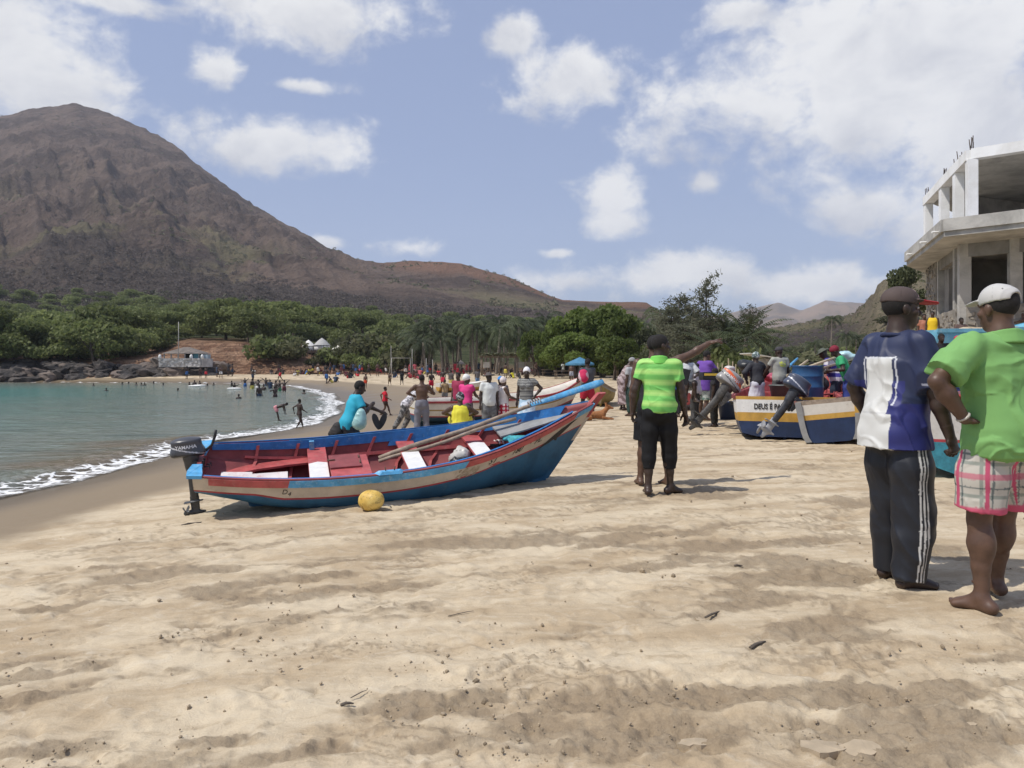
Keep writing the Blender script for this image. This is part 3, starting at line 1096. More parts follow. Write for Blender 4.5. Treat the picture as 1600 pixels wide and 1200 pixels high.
def body_blob(j, fine=0, muscle=1.0, belly=0.0, female=False, headless=False):
 b = Blob(.03)
 up, Rm = j['up'], j['R']
 sx = Rm @ np.array([1.0, 0, 0])
 px = j['Rp'] @ np.array([1.0, 0, 0])
 P0, Rp = j['P0'], j['Rp']
 m = muscle
 hw = .158 if not female else .172
 b.chain([P0 + Rp @ np.array([0, -.005, -.07]), P0 + Rp @ np.array([0, -.012, .02]), up(0, 0, .13), up(0, .004, .25), up(0, 0, .36), up(0, -.01, .455)],
   [(.115, .085), (hw, .112 + belly * .4), (.135 * m, .095 + belly), (.150 * m, .105 + belly * .6), (.168 * m, .112), (.135 * m, .082)], sx, k=.035)
 b.cone(up(-.10, -.012, .465), up(.10, -.012, .465), .058, .058, k=.04)
 # seat
 for s in (-1, 1):
  b.ell(P0 + Rp @ np.array([s * .075, -.055, -.055]), (.085, .080, .09), k=.03)
  if female:
   b.ell(up(s * .075, .10, .33), (.062, .055, .062), k=.025)
 b.chain([up(0, -.018, .48), up(0, -.008, .545), j['headc'] + j['Rh'] @ np.array([0, -.02, -.06])], [.070, .056, .054], k=.03)
 if not headless:
  H, hc = j['Rh'], j['headc']
  hpt = lambda x, y, z: hc + H @ np.array([x, y, z])
  b.ell(hpt(0, -.014, .028), (.075, .095, .092), H, k=.02)
  b.ell(hpt(0, .028, -.045), (.058, .062, .072), H, k=.03)
  if fine:
   b.ell(hpt(0, .058, -.092), (.030, .026, .024), H, k=.02)
   b.cone(hpt(0, .088, .012), hpt(0, .106, -.026), .009, .015, k=.012)
   for s in (-1, 1):
    b.ell(hpt(s * .013, .096, -.030), (.011, .010, .009), H, k=.006)
    b.cone(hpt(s * .012, .080, .030), hpt(s * .050, .066, .028), .012, .010, k=.012)
    b.ell(hpt(s * .050, .055, -.022), (.020, .020, .018), H, k=.02)
    b.ell(hpt(s * .075, -.008, -.010), (.009, .021, .033), H, k=.006)
    b.ell(hpt(s * .080, -.012, -.002), (.008, .020, .024), H, k=.004)
   b.cone(hpt(-.020, .083, -.058), hpt(.020, .083, -.058), .0105, k=.007)
   b.cone(hpt(-.017, .081, -.074), hpt(.017, .081, -.074), .0115, k=.006)
  else:
   b.cone(hpt(0, .085, .01), hpt(0, .104, -.026), .010, .016, k=.012)
   b.ell(hpt(0, .078, -.066), (.026, .016, .016), H, k=.01)
   for s in (-1, 1):
    b.ell(hpt(s * .077, -.008, -.006), (.012, .021, .032), H, k=.006)
 for s, nm in ((-1, 'L'), (1, 'R')):
  sh, el, wr = j['sh' + nm], j['el' + nm], j['wr' + nm]
  mid = sh + (el - sh) * .42
  b.chain([sh, mid, el], [.060 * m, .050 * m, .041], k=.03)
  fm = el + (wr - el) * .32
  b.chain([el, fm, wr], [.040, .044 * m, .0265], k=.02)
  d = _n(wr - el)
  if not fine:
   g = j['harm' + nm]
   b.chain([wr, wr + d * .05, wr + d * .10, wr + d * .155], [.026, .036, .034, .016], k=.012)
   b.cone(wr + d * .03, wr + d * .085 + _n(np.cross(d, (0.3, 1, 0.2))) * .035, .015, .012, k=.01)
  hip, kn, an = j['hip' + nm], j['kn' + nm], j['an' + nm]
  th = hip + (kn - hip) * .45
  b.chain([hip, th, kn], [.092 * m, .080 * m, .058], k=.03)
  back = _n(np.cross(np.cross(kn - hip, an - kn), an - kn)) if np.linalg.norm(np.cross(_n(kn - hip), _n(an - kn))) > .03 else np.array([0, 0, 0])
  toe = _n(np.array(j['toe' + nm], float))
  bk = -toe * np.array([1, 1, 0])
  cf = kn + (an - kn) * .30
  b.chain([kn, cf, kn + (an - kn) * .6, an], [.054, .054 * m, .044, .034], k=.02)
  b.ell(cf + bk * .026, (.044 * m, .044 * m, .10), k=.03)
  # foot
  ft = toe
  side = _n(np.cross(ft, (0, 0, 1)))
  heel = an - ft * .045 + np.array([0, 0, -.040])
  ball = an + ft * .125 + np.array([0, 0, -.048])
  b.cone(an, heel, .036, .034, k=.02)
  b.cone(heel, ball, (.034, .030), (.046, .022), side, k=.02)
  b.cone(an + ft * .02, ball, (.034, .034), (.040, .020), side, k=.03)
  if fine:
   for i in range(5):
    o = side * (.036 - .0175 * i) * (1 if s > 0 else 1) * (-s)
    L = .060 - .0075 * i
    bs = ball + o * 1.0 + np.array([0, 0, -.004])
    r = .0135 if i == 0 else .0095
    b.cone(bs - ft * .02, bs + ft * (L - .012 * (i > 2)), r, r * .9, k=.006)
  else:
   b.cone(ball, ball + ft * .05 - side * .0, (.044, .018), (.030, .013), side, k=.015)
 return b

def hands_blob(j, nm, frac=.22):
 """forearm end and hand, to be meshed finely"""
 b = Blob(.012)
 el, wr = j['el' + nm], j['wr' + nm]
 g = dict(j['harm' + nm])
 d = _n(wr - el)
 s = np.array(g.pop('side', (0, 1, 0)), float)
 nn = np.array(g.pop('palm', (1 if nm == 'L' else -1, 0, 0)), float)
 hd = g.pop('dir', None)
 b.cone(el + (wr - el) * (1 - frac), wr, .0345 if frac > .2 else .03, .0262, k=.012)
 add_hand(b, wr, hd if hd is not None else d, nn, s, **g)
 return b

def make_mesh(name, V, Q, colfn=None, sc=1.0, n_=None, extra=()):
 VV = [V]
 QQ = [Q]
 off = len(V)
 for v, q in extra:
  VV.append(v)
  QQ.append(q + off)
  off += len(v)
 V = np.concatenate(VV)
 Q = np.concatenate(QQ)
 me = np_mesh(name, V * sc, [Q])
 if colfn is not None:
  attr_c(me, 'col', colfn(V, vnormals(V, Q)))
 return me

# ------------------------------------------------------------------ cloth
def fold(V, Q, amp=.006, sc=(9, 9, 5), seed=0, it=1, top=None):
 if amp <= 0:
  return V
 N = vnormals(V, Q)
 p = V * np.array(sc)
 w = np.stack([vnoise3(p * .7 + 3, seed + 11), vnoise3(p * .7 + 9, seed + 12), vnoise3(p * .7 - 5, seed + 13)], 1)
 n = .22 - np.abs(vnoise3(p + 1.3 * w, seed)) * 1.6 + .5 * vnoise3(p * .8 - w, seed + 7) + .35 * (.2 - np.abs(vnoise3(p * 2.2 + 1.5 * w, seed + 9)) * 1.6)
 if top:
  n = n * sstep(-V[:, 2], -top, -top + .12)
 return V + N * np.maximum(n * amp * 2, -.0035)[:, None]

def shirt_blob(j, off=.012, hem=-.10, sleeve=.55, loose=.012, belly=0., m=1.0, female=False, collar=True, flare=.0, sl_flare=.012):
 b = Blob(.03)
 up = j['up']
 sx = j['R'] @ np.array([1.0, 0, 0])
 P0, Rp = j['P0'], j['Rp']
 o = off + loose
 hp_ = P0 + Rp @ np.array([0, -.012, hem])
 b.chain([hp_, P0 + Rp @ np.array([0, -.012, .03]), up(0, 0, .14), up(0, .003, .26), up(0, 0, .37), up(0, -.01, .455)],
   [(.160 + o + flare, .122 + o + belly * .7 + flare), (.158 + o, .122 + o + belly * .7), (.143 * m + o, .104 + o + belly), (.154 * m + o, .110 + off + belly * .6), (.170 * m + off, .116 + off), (.140 * m + off, .088 + off * .7)],
   sx, k=.04, flat=(True, False))
 b.cone(up(-.11, -.012, .462), up(.11, -.012, .462), .058 + off, k=.04)
 if female:
  for s in (-1, 1):
   b.ell(up(s * .075, .10, .33), (.066 + off * .5, .058 + off * .5, .066), k=.025)
 for s in (-1, 1):
  if hem < -.09:
   b.ell(P0 + Rp @ np.array([s * .07, -.055, -.05]), (.104 + off, .106 + off, .096), k=.03)
 for nm in 'LR':
  sh, el, wr = j['sh' + nm], j['el' + nm], j['wr' + nm]
  if sleeve > 0:
   f = min(sleeve, 1.0)
   e = sh + (el - sh) * f
   b.cone(sh, e, .060 * m + off, .050 * m + off + sl_flare, k=.035, flat=(False, sleeve < 1.0))
   if sleeve > 1.0:
    b.cone(el, el + (wr - el) * (sleeve - 1.0), .047 + off, .033 + off, k=.02, flat=(False, True))
 if collar:
  b.cone(up(0, -.018, .485), up(0, -.012, .525), .066 + off * .5, .064 + off * .4, k=.02, flat=(False, True))
 return b

def trousers_blob(j, to=1.0, off=.012, loose=.02, top=.10, m=1.0, belly=0., wide=0.):
 """to: 0..1 down to the knee, 1..2 down to the ankle"""
 b = Blob(.03)
 P0, Rp, up = j['P0'], j['Rp'], j['up']
 px = j['Rp'] @ np.array([1.0, 0, 0])
 b.chain([up(0, 0, top), P0 + Rp @ np.array([0, -.012, .02]), P0 + Rp @ np.array([0, -.008, -.08])], [(.146 + off, .108 + off + belly), (.160 + off, .116 + off + belly * .5), (.135 + off, .10 + off)], px, k=.03, flat=(True, False))
 for s, nm in ((-1, 'L'), (1, 'R')):
  b.ell(P0 + Rp @ np.array([s * .075, -.055, -.055]), (.086 + off, .083 + off, .092), k=.03)
  hip, kn, an = j['hip' + nm], j['kn' + nm], j['an' + nm]
  f = min(to, 1.0)
  e = hip + (kn - hip) * f
  rk = .058 + off + loose
  b.chain([hip, hip + (e - hip) * .5, e], [.086 * m + off, (.084 * m + off + loose * .7), .080 * m * (1 - f) + rk * f + .0 + wide], k=.03, flat=(False, to <= 1.0))
  if to > 1.0:
   g = to - 1.0
   e2 = kn + (an - kn) * g
   b.chain([kn, kn + (e2 - kn) * .45, e2], [rk, .055 + off + loose + wide * .6, .042 + off + loose + wide], k=.03, flat=(False, True))
 return b

def skirt_blob(j, length=.45, off=.014, flare=.06, top=.10):
 b = Blob(.03)
 P0, Rp, up = j['P0'], j['Rp'], j['up']
 px = j['Rp'] @ np.array([1.0, 0, 0])
 kn = (j['knL'] + j['knR']) / 2
 hip = (j['hipL'] + j['hipR']) / 2
 e = hip + _n(kn - hip) * length
 spread = np.linalg.norm((j['knL'] - j['knR'])[:2]) * .5
 b.chain([up(0, 0, top), P0 + Rp @ np.array([0, -.015, -.02]), hip + (e - hip) * .5, e],
   [(.150 + off, .108 + off), (.178 + off, .128 + off), (.180 + off + flare * .4, .135 + off + flare * .5), (max(.17, spread + .09) + off + flare, .135 + off + flare)], px, k=.03, flat=(True, True))
 for s in (-1, 1):
  b.ell(P0 + Rp @ np.array([s * .075, -.06, -.06]), (.09 + off, .085 + off, .10), k=.03)
 return b

def cap_blob(j, peak=0.0, brim=True, tilt=0.0, back=False, drop=0.0):
 b = Blob(.012)
 H, hc = j['Rh'], j['headc']
 h = lambda x, y, z: hc + H @ np.array([x, y, z])
 b.ell(h(0, -.014, .052), (.086, .106, .086), H)
 # the peak
 s = -1 if back else 1
 if brim:
  for x in (-.045, 0, .045):
   b.cone(h(x, .06 * s, .052), h(x * .9, (.165 + peak - abs(x) * .5) * s, .040 - drop), (.04, .007), (.030, .006), H @ np.array([1.0, 0, 0]), k=.008)
 nrm = H @ np.array([0, -.10, -1.0])
 o = h(0, 0, .030)
 cut = lambda X, Y, Z: (X - o[0]) * nrm[0] + (Y - o[1]) * nrm[1] + (Z - o[2]) * nrm[2]
 return b, cut

def hair_blob(j, th=.008, low=-.03, bun=0):
 b = Blob(.015)
 H, hc = j['Rh'], j['headc']
 h = lambda x, y, z: hc + H @ np.array([x, y, z])
 b.ell(h(0, -.020, .032), (.075 + th, .093 + th, .092 + th), H)
 if bun:
  b.ell(h(0, -.09, .06), (.05, .05, .05), H)
 nrm = H @ np.array([0, .75, -.70])
 o = h(0, .048, .045 + low * 0)
 cut = lambda X, Y, Z: (X - o[0]) * nrm[0] + (Y - o[1]) * nrm[1] + (Z - o[2]) * nrm[2]
 return b, cut

def wrap_blob(j, th=.02, knot=True):
 b = Blob(.02)
 H, hc = j['Rh'], j['headc']
 h = lambda x, y, z: hc + H @ np.array([x, y, z])
 b.ell(h(0, -.022, .048), (.078 + th, .098 + th, .086 + th), H)
 if knot:
  b.ell(h(0, -.105, .01), (.04, .035, .035), H)
  b.ell(h(0, -.03, .12 + th * .5), (.055, .06, .035), H)
 nrm = H @ np.array([0, .45, -.9])
 o = h(0, .05, .030)
 cut = lambda X, Y, Z: (X - o[0]) * nrm[0] + (Y - o[1]) * nrm[1] + (Z - o[2]) * nrm[2]
 return b, cut

def brimhat_blob(j, w=.17):
 b = Blob(.012)
 H, hc = j['Rh'], j['headc']
 h = lambda x, y, z: hc + H @ np.array([x, y, z])
 b.ell(h(0, -.012, .055), (.088, .104, .082), H)
 b.cone(h(0, -.01, .034), h(0, -.01, .064), (w, w * 1.05), (w * .9, w * .95), H @ np.array([1.0, 0, 0]), k=.01, flat=(True, True))
 nrm = H @ np.array([0, 0, -1.0])
 o = h(0, 0, .036)
 cut = lambda X, Y, Z: (X - o[0]) * nrm[0] + (Y - o[1]) * nrm[1] + (Z - o[2]) * nrm[2]
 return b, cut

SKINS = {}

def skin_mat(tone):
 key = 'skin_%d' % int(tone[0] * 1000)
 if key in MATS:
  return MATS[key]
 mt, t, bs = new_mat(key)
 oc = t.add('ShaderNodeTexCoord').outputs['Object']
 n = t.noise(oc, 14, 4, 0.6)
 c = t.mix(t.ss(n.outputs[0], 0.3, 0.7), tuple(x * .82 for x in tone), tuple(x * 1.18 for x in tone))
 t.put(bs.inputs['Base Color'], c)
 bs.inputs['Roughness'].default_value = 0.46
 bs.inputs['Specular IOR Level'].default_value = 0.45
 n3 = t.noise(oc, 420, 3, 0.6)
 t.put(bs.inputs['Normal'], t.bump(n3.outputs[0], 0.12, 0.002))
 MATS[key] = mt
 return mt

DARK = (0.045, 0.027, 0.019)
BROWN = (0.105, 0.058, 0.038)
MID = (0.075, 0.043, 0.029)

def solid(c):
 return lambda V, N: np.tile(np.array(c, float), (len(V), 1))

def finish(o_name, blob, res, parent, m, colfn=None, sc=1.0, folds=0.0, seed=0, cut=None, it=1, fsc=(9, 9, 5), top=None):
 V, Q = blob.mesh(res, cut)
 if len(Q) == 0:
  return None
 V = smooth_pts(V, Q, it)
 V = fold(V, Q, folds, fsc, seed, 1, top)
 me = make_mesh(o_name, V, Q, colfn, sc)
 return link(o_name, me, parent, m)

def person(label, loc, rz, j, h=1.75, res=.014, skin=MID, fine=0, muscle=1.0, belly=0., female=False, group=None, hands=('L', 'R'), name='person', cat='person'):
 """the body; clothes are added as its children with wear()"""
 b = body_blob(j, fine, muscle, belly, female)
 V, Q = b.mesh(res)
 V = smooth_pts(V, Q, 1)
 ex = []
 if fine:
  for nm in hands:
   v, q = hands_blob(j, nm).mesh(.0042)
   ex.append((smooth_pts(v, q, 1), q))
 sc = h / 1.75
 me = make_mesh(name, V, Q, None, sc, extra=ex)
 o = link(name, me, None, skin_mat(skin))
 o.location = loc
 o.rotation_euler = (0, 0, rz)
 tag(o, label, cat, group)
 o['_sc'] = sc
 return o

CLOTH = dict(rough=.85, bump=.25)

def wear(o, kind, blob, res, col, folds=.004, seed=0, cut=None, m=None, it=1, fsc=(9, 9, 5), top=None):
 sc = o['_sc']
 colfn = col if callable(col) else solid(col)
 return finish(kind, blob, res, o, m or vcol_mat('cloth'), colfn, sc, folds, seed, cut, it, fsc, top)

def put_feet(px, py, Y=None, dz=0):
 """where a person whose soles show at that pixel stands"""
 if Y is None:
  return gp(px, py)
 x = (px - CX) / F * Y
 return Vector((x, Y, gz(x, Y) + dz))

# ------------------------------------------------------------------ the four people close to the camera
def people_near():
 RS = .0062
 # man in the navy, white and blue jersey
 loc = gp(1392, 914)
 loc.y += .03
 loc.x += .05
 j = joints(head=(-20, 0), yaw=4, broad=1.0, lean=2,
               armR=((.275, .115, .885), (.35, -1, -.1), dict(palm=(-.9, -.2, 0), side=(0, 1, -.1), curl=.95, thumb=.9, spread=.02)),
               armL=((-.27, .05, .93), (-.5, -1, 0), dict(palm=(.9, 0, 0), side=(0, 1, 0), curl=.5)),
               legL=((-.115, .05, .075), (-.1, 1, 0), (-.1, 1, -.03)), legR=((.115, -.01, .075), (.1, 1, 0), (.20, 1, -.03)))
 o = person('man in navy, white and blue jersey and striped track trousers, red-brimmed cap', loc, R(-76), j, 1.92, RS, DARK, 1, 1.04)

 def jersey(V, N):
  c = np.tile(np.array((.022, .030, .075)), (len(V), 1))
  x, y, z = V[:, 0], V[:, 1], V[:, 2]
  bx = np.abs(x + .026)
  backside = (y < -.015)
  panel = backside & (bx < .118) & (z < 1.335 - .0 * bx)
  lowp = backside & (z < 1.01) & (x < .118) & (x > -.16)
  roy = (z < 1.20) & (~panel) & (bx < .175) & ((N[:, 0] ** 2) > .02) & (z < 1.22)
  lower = (z < 1.07) & (~panel)
  c[roy | lower] = (.025, .029, .15)
  c[panel | lowp] = (.60, .60, .575)
  pip = backside & (np.abs(bx - (.135 + .03 * np.clip((1.30 - z), 0, .3))) < .0042) & (z < 1.33) & (z > 1.06)
  c[pip] = (.55, .56, .60)
  pip2 = backside & (np.abs(z - 1.335) < .0045) & (bx < .13)
  c[pip2] = (.62, .63, .66)
  c[backside & (bx < .118) & (np.abs(z - 1.012) < .006)] = (.50, .50, .49)
  # sleeve panels
  c[(x > .225) & (z < 1.185) & (z > 1.178)] = (.35, .36, .45)
  return c
 jm = vcol_mat('jersey_cloth', .55, .12, 300, .0015, .4)
 wear(o, 'jersey', shirt_blob(j, (.012), -.135, .92, .020, flare=.026, m=1.0, collar=False, sl_flare=.018), RS, jersey, .021, 4, m=jm, fsc=(8, 8, 4))
 b = Blob(.01)
 up = j['up']
 for a0 in np.linspace(0, 2 * math.pi, 49)[:-1]:
  a1 = a0 + 2 * math.pi / 48
  g = lambda a: up(.080 * math.cos(a), -.014 + .076 * math.sin(a), .512 - .014 * math.sin(a))
  b.cone(g(a0), g(a1), .011, k=.006)
 wear(o, 'collar', b, .005, (.020, .028, .072), 0)

 def track(V, N):
  c = np.tile(np.array((.012, .014, .020)), (len(V), 1))
  x, y, z = V[:, 0], V[:, 1], V[:, 2]
  for s, hip, an in ((1, j['hipR'], j['anR']), (-1, j['hipL'], j['anL'])):
   t = np.clip((hip[2] - z) / (hip[2] - an[2]), 0, 1)
   cy_ = hip[1] + (an[1] - hip[1]) * t
   dy = y - cy_ + .004
   side = (s * N[:, 0] > .25) & (s * x > .06)
   for q in (-.021, 0, .021):
    c[side & (np.abs(dy - q) < .0048)] = (.62, .62, .60)
  return c
 pm = vcol_mat('track_cloth', .50, .10, 300, .0015, .45)
 wear(o, 'trousers', trousers_blob(j, 2.05, .012, .034, .06, wide=.002), RS, track, .020, 8, m=pm, fsc=(6, 6, 3.2), top=.86)
 hb, cut = hair_blob(j, .005)
 wear(o, 'hair', hb, RS, (.010, .008, .007), .002, 3, cut, m=mat('black_hair', (.012, .010, .009), .9, .3, 60, .8, 160, .004))
 # cap with red brim
 H, hc = j['Rh'], j['headc']
 h = lambda x, y, z: hc + H @ np.array([x, y, z])
 Hi = H.T

 def capcol(V, N):
  l = (V - hc) @ H
  c = np.tile(np.array((.085, .062, .056)), (len(V), 1))
  c[(l[:, 1] > .088) & (l[:, 2] < .072)] = (.42, .035, .045)
  a = np.arctan2(l[:, 0], l[:, 1])
  em = (np.abs(l[:, 2] - .098) < .030) & (np.abs(a) < .65) & (np.sin(l[:, 0] * 190 + l[:, 2] * 240) > .35) & (np.abs(a) > .12)
  c[em] = (.60, .42, .38)
  seam = (np.abs(np.sin(a * 3)) < .03) & (l[:, 2] > .05)
  c[seam] *= .6
  return c
 cb, cut = cap_blob(j, .035)
 wear(o, 'cap', cb, .0045, capcol, .0025, 5, cut)
 for s in (-1, 1):
  eb = Blob(.002).ell(h(s * .032, .074, .008), (.0135, .011, .010), H)
  V, Q = eb.mesh(.003)
  e = link('eye', make_mesh('eye', V, Q, lambda V, N, s=s: np.where((np.linalg.norm(((V - hc) @ H)[:, [0, 2]] - np.array([s * .032, .008]), axis=1) < .0055)[:, None], (.01, .008, .007), (.45, .40, .37)), o['_sc']), o, vcol_mat('eye', .25, 0))
 cord = Blob(.002).chain([np.array([.165, -.0, .79]), np.array([.185, -.01, .74]), np.array([.195, .02, .60]), np.array([.185, .03, .45])], [.004, .0035, .0035, .004])
 wear(o, 'drawstring', cord, .003, (.40, .40, .40), 0)

 # man in the green polo
 loc = gp(1549, 958)
 loc.x += .075
 loc.y += .02
 j = joints(head=(8, -3), yaw=0, broad=1.13, roll=0, lean=1,
               armL=((-.255, -.055, 1.035), (-1, -.15, 0), dict(palm=(.75, .1, .6), side=(-.2, .1, 1), dir=(.93, .28, -.14), curl=.35, spread=.14, thumb=.2)),
               armR=((.26, .02, .90), (.5, -1, 0), dict(palm=(-.9, 0, 0), side=(0, 1, 0), curl=.4)),
               legL=((-.115, -.0, .075), (-.1, 1, 0), (-.45, 1, -.04)), legR=((.14, .22, .085), (.1, 1, 0), (.25, 1, -.05)))
 o = person('man in bright green polo shirt and pink plaid shorts, hand on hip', loc, R(6), j, 1.87, RS, BROWN, 1, 1.12, .015)
 gm = vcol_mat('pique_cloth', .8, .25, 520, .002, .25)
 wear(o, 'polo_shirt', shirt_blob(j, .014, -.105, .80, .024, .015, m=1.06, collar=False, flare=.0, sl_flare=.026), RS, (.185, .375, .122), .024, 21, m=gm, fsc=(7, 5, 6.5))
 b = Blob(.01)
 up = j['up']
 for a0 in np.linspace(0, 2 * math.pi, 49)[:-1]:
  a1 = a0 + 2 * math.pi / 48
  g = lambda a: up(.092 * math.cos(a), -.012 + .080 * math.sin(a), .520 - .030 * math.sin(a) + .01)
  g2 = lambda a: up(.118 * math.cos(a), -.016 + .105 * math.sin(a), .480 - .020 * math.sin(a))
  b.cone(g(a0), g(a1), .007, k=.004)
  b.cone(g(a0), g2(a0), .008, .008, k=.012)
 wear(o, 'collar', b, .005, (.175, .36, .112), .002, 6, m=gm)

 def plaid(V, N):
  x, y, z = V[:, 0], V[:, 1], V[:, 2]
  ang = np.where(x < 0, np.arctan2(y, x + .10), np.arctan2(y, x - .10)) * .115
  u = ang + x * .25
  c = np.tile(np.array((.50, .47, .41)), (len(V), 1))
  w = z
  bands = lambda t, per, lo, hi: (np.mod(t, per) > lo) & (np.mod(t, per) < hi)
  c[bands(u, .185, .040, .060) | bands(w, .175, .095, .115)] *= np.array((.55, .62, .62))
  c[bands(u, .185, .110, .124) | bands(w, .175, .145, .156)] *= np.array((.30, .36, .40))
  c[bands(u, .185, .072, .098)] = (.50, .085, .155)
  c[bands(w, .175, .018, .050)] = c[bands(w, .175, .018, .050)] * .3 + np.array((.50, .09, .16)) * .7
  c[z < .568] = (.52, .09, .155)
  return c
 wear(o, 'plaid_shorts', trousers_blob(j, .86, .016, .030, .05, m=1.08, wide=.022), RS, plaid, .016, 31, top=.86, m=vcol_mat('plaid_cloth', .8, .15))
 hb, cut = hair_blob(j, .004)
 wear(o, 'hair', hb, RS, (.010, .008, .007), .002, 3, cut, m=mat('black_hair', (.012, .010, .009)))
 H, hc = j['Rh'], j['headc']
 cb, cut0 = cap_blob(j)
 hole = hc + H @ np.array([0.012, -.115, .046])

 def cut(X, Y, Z):
  sx_ = H @ np.array([1.0, 0, 0])
  sz_ = H @ np.array([0, 0, 1.0])
  sy2 = H @ np.array([0, 1.0, 0])
  dx = (X - hole[0]) * sx_[0] + (Y - hole[1]) * sx_[1] + (Z - hole[2]) * sx_[2]
  dz = (X - hole[0]) * sz_[0] + (Y - hole[1]) * sz_[1] + (Z - hole[2]) * sz_[2]
  dy = (X - hole[0]) * sy2[0] + (Y - hole[1]) * sy2[1] + (Z - hole[2]) * sy2[2]
  h_ = np.sqrt((dx / .040) ** 2 + (np.maximum(dz, -.02) / .030) ** 2) - 1
  carve = np.maximum(h_ * .03, dy - .035)
  return np.maximum(cut0(X, Y, Z), -carve)

 def capw(V, N):
  l = (V - hc) @ H
  c = np.tile(np.array((.50, .49, .47)), (len(V), 1))
  a = np.arctan2(l[:, 0], l[:, 1])
  c[(np.abs(np.sin(a * 3)) < .025) & (l[:, 2] > .05)] *= .75
  c[(np.abs(l[:, 2] - .098) < .0035) & (np.abs(np.abs(a) - 2.62) < .035)] = (.05, .05, .05)
  return c
 wear(o, 'cap', cb, .0045, capw, .0035, 9, cut)
 band = Blob(.004)
 w, e = j['wrL'], j['elL']
 d = _n(w - e)
 s1 = _n(np.cross(d, (0, 0, 1)))
 s2 = np.cross(d, s1)
 c0 = w - d * .018
 for a0 in np.linspace(0, 2 * math.pi, 15)[:-1]:
  a1 = a0 + 2 * math.pi / 14
  band.cone(c0 + (s1 * math.cos(a0) + s2 * math.sin(a0)) * .031, c0 + (s1 * math.cos(a1) + s2 * math.sin(a1)) * .031, .007)
 wear(o, 'wristwatch', band, .004, (.45, .42, .36), 0, m=vcol_mat('watch_metal', .3, 0))

 # man in the lime striped polo
 loc = gp(1030, 772)
 RS2 = .0078
 j = joints(head=(-58, -2), yaw=-3, broad=.95, lean=1,
               armL=((-.285, .04, .90), (-.5, -1, 0), dict(palm=(.9, -.1, 0), side=(0, 1, 0), curl=.5, thumb=.5)),
               armR=((.275, .05, .885), (.6, -1, 0), dict(palm=(-.7, -.5, 0), side=(-.2, 1, 0), curl=.35, spread=.08, thumb=.35)),
               legL=((-.115, -.07, .075), (-.1, 1, 0), (-.1, 1, -.04)), legR=((.115, .07, .075), (.2, 1, 0), (.75, .66, -.04)))
 o = person('man in lime green striped polo and black cropped trousers, arms hanging', loc, R(-14), j, 1.78, RS2, DARK, 1, .98)

 def limes(V, N):
  z = V[:, 2] + .02 * V[:, 0]
  t = np.mod(z - 1.02, .115) / .115
  a, b_ = np.array((.30, .60, .15)), np.array((.165, .49, .11))
  y_ = np.array((.40, .67, .19))
  f = sstep(t, .0, .08) * (1 - sstep(t, .45, .55))
  c = a[None] * (1 - f[:, None]) + b_[None] * f[:, None]
  g = np.exp(-((t - .75) / .12) ** 2)
  c = c * (1 - g[:, None]) + y_[None] * g[:, None]
  return c
 lm = vcol_mat('lime_cloth', .7, .15, 420, .002, .3)
 wear(o, 'polo_shirt', shirt_blob(j, .012, -.045, .62, .008, m=.96, collar=False, sl_flare=.012), RS2, limes, .017, 41, m=lm, fsc=(7, 6, 7))
 b = Blob(.01)
 up = j['up']
 for a0 in np.linspace(0, 2 * math.pi, 49)[:-1]:
  a1 = a0 + 2 * math.pi / 48
  g = lambda a: up(.080 * math.cos(a), -.014 + .074 * math.sin(a), .548 - .012 * math.sin(a))
  g2 = lambda a: up(.092 * math.cos(a), -.016 + .084 * math.sin(a), .490)
  b.cone(g(a0), g(a1), .007, k=.004)
  b.cone(g(a0), g2(a0), .009, .010, k=.012)
 wear(o, 'collar', b, .006, (.20, .62, .11), .002, 6, m=lm)
 wear(o, 'cropped_trousers', trousers_blob(j, 1.52, .010, .010, .10, m=.98), RS2, (.008, .008, .009), .004, 51)
 hb, cut = hair_blob(j, .005)
 wear(o, 'hair', hb, RS2, (.010, .008, .007), .002, 3, cut, m=mat('black_hair', (.012, .010, .009)))

 # man behind him, pointing
 loc = gp(1026, 764)
 loc.y += .25
 loc.x += .02
 j = joints(head=(-20, 0), broad=1.04, pelvis=.942,
               armR=((.70, .20, 1.70), (0, -.2, -1), dict(palm=(0, .3, -1), side=(0, 1, .3), dir=(.93, .1, .25), curl=.32, spread=.12, point=True, thumb=.2)),
               legL=((-.16, .0, .075), (-.1, 1, 0), (-.2, 1, -.04)), legR=((.16, .03, .075), (.1, 1, 0), (-.5, 1, -.04)))
 o = person('man pointing with outstretched arm, standing behind the lime green polo', loc, R(-12), j, 1.79, RS2, BROWN, 1, 1.03)
 wear(o, 'vest', shirt_blob(j, .012, -.08, 0, .012, collar=False), RS2, (.02, .02, .024), .005, 61)
 wear(o, 'shorts', trousers_blob(j, .92, .014, .03, .06, wide=.02), RS2, (.010, .010, .012), .005, 71)
 hb, cut = hair_blob(j, .006)
 wear(o, 'hair', hb, RS2, (.010, .008, .007), .002, 3, cut, m=mat('black_hair', (.012, .010, .009)))

people_near()

# ------------------------------------------------------------------ simple solids
def bm_obj(name, bm, m, parent=None, smooth=False, loc=None, bevel=0.0):
 me = bpy.data.meshes.new(name)
 if bevel:
  bmesh.ops.bevel(bm, geom=[e for e in bm.edges if len(e.link_faces) == 2 and e.calc_face_angle(0) > .6], offset=bevel, segments=2, affect='EDGES', profile=.6)
 bmesh.ops.recalc_face_normals(bm, faces=bm.faces)
 bm.to_mesh(me)
 bm.free()
 if smooth:
  me.polygons.foreach_set('use_smooth', np.ones(len(me.polygons), bool))
 ms = m if isinstance(m, (list, tuple)) else [m]
 for q in ms:
  me.materials.append(q)
 o = bpy.data.objects.new(name, me)
 COL.objects.link(o)
 if parent is not None:
  o.parent = parent
 if loc is not None:
  o.location = loc
 return o

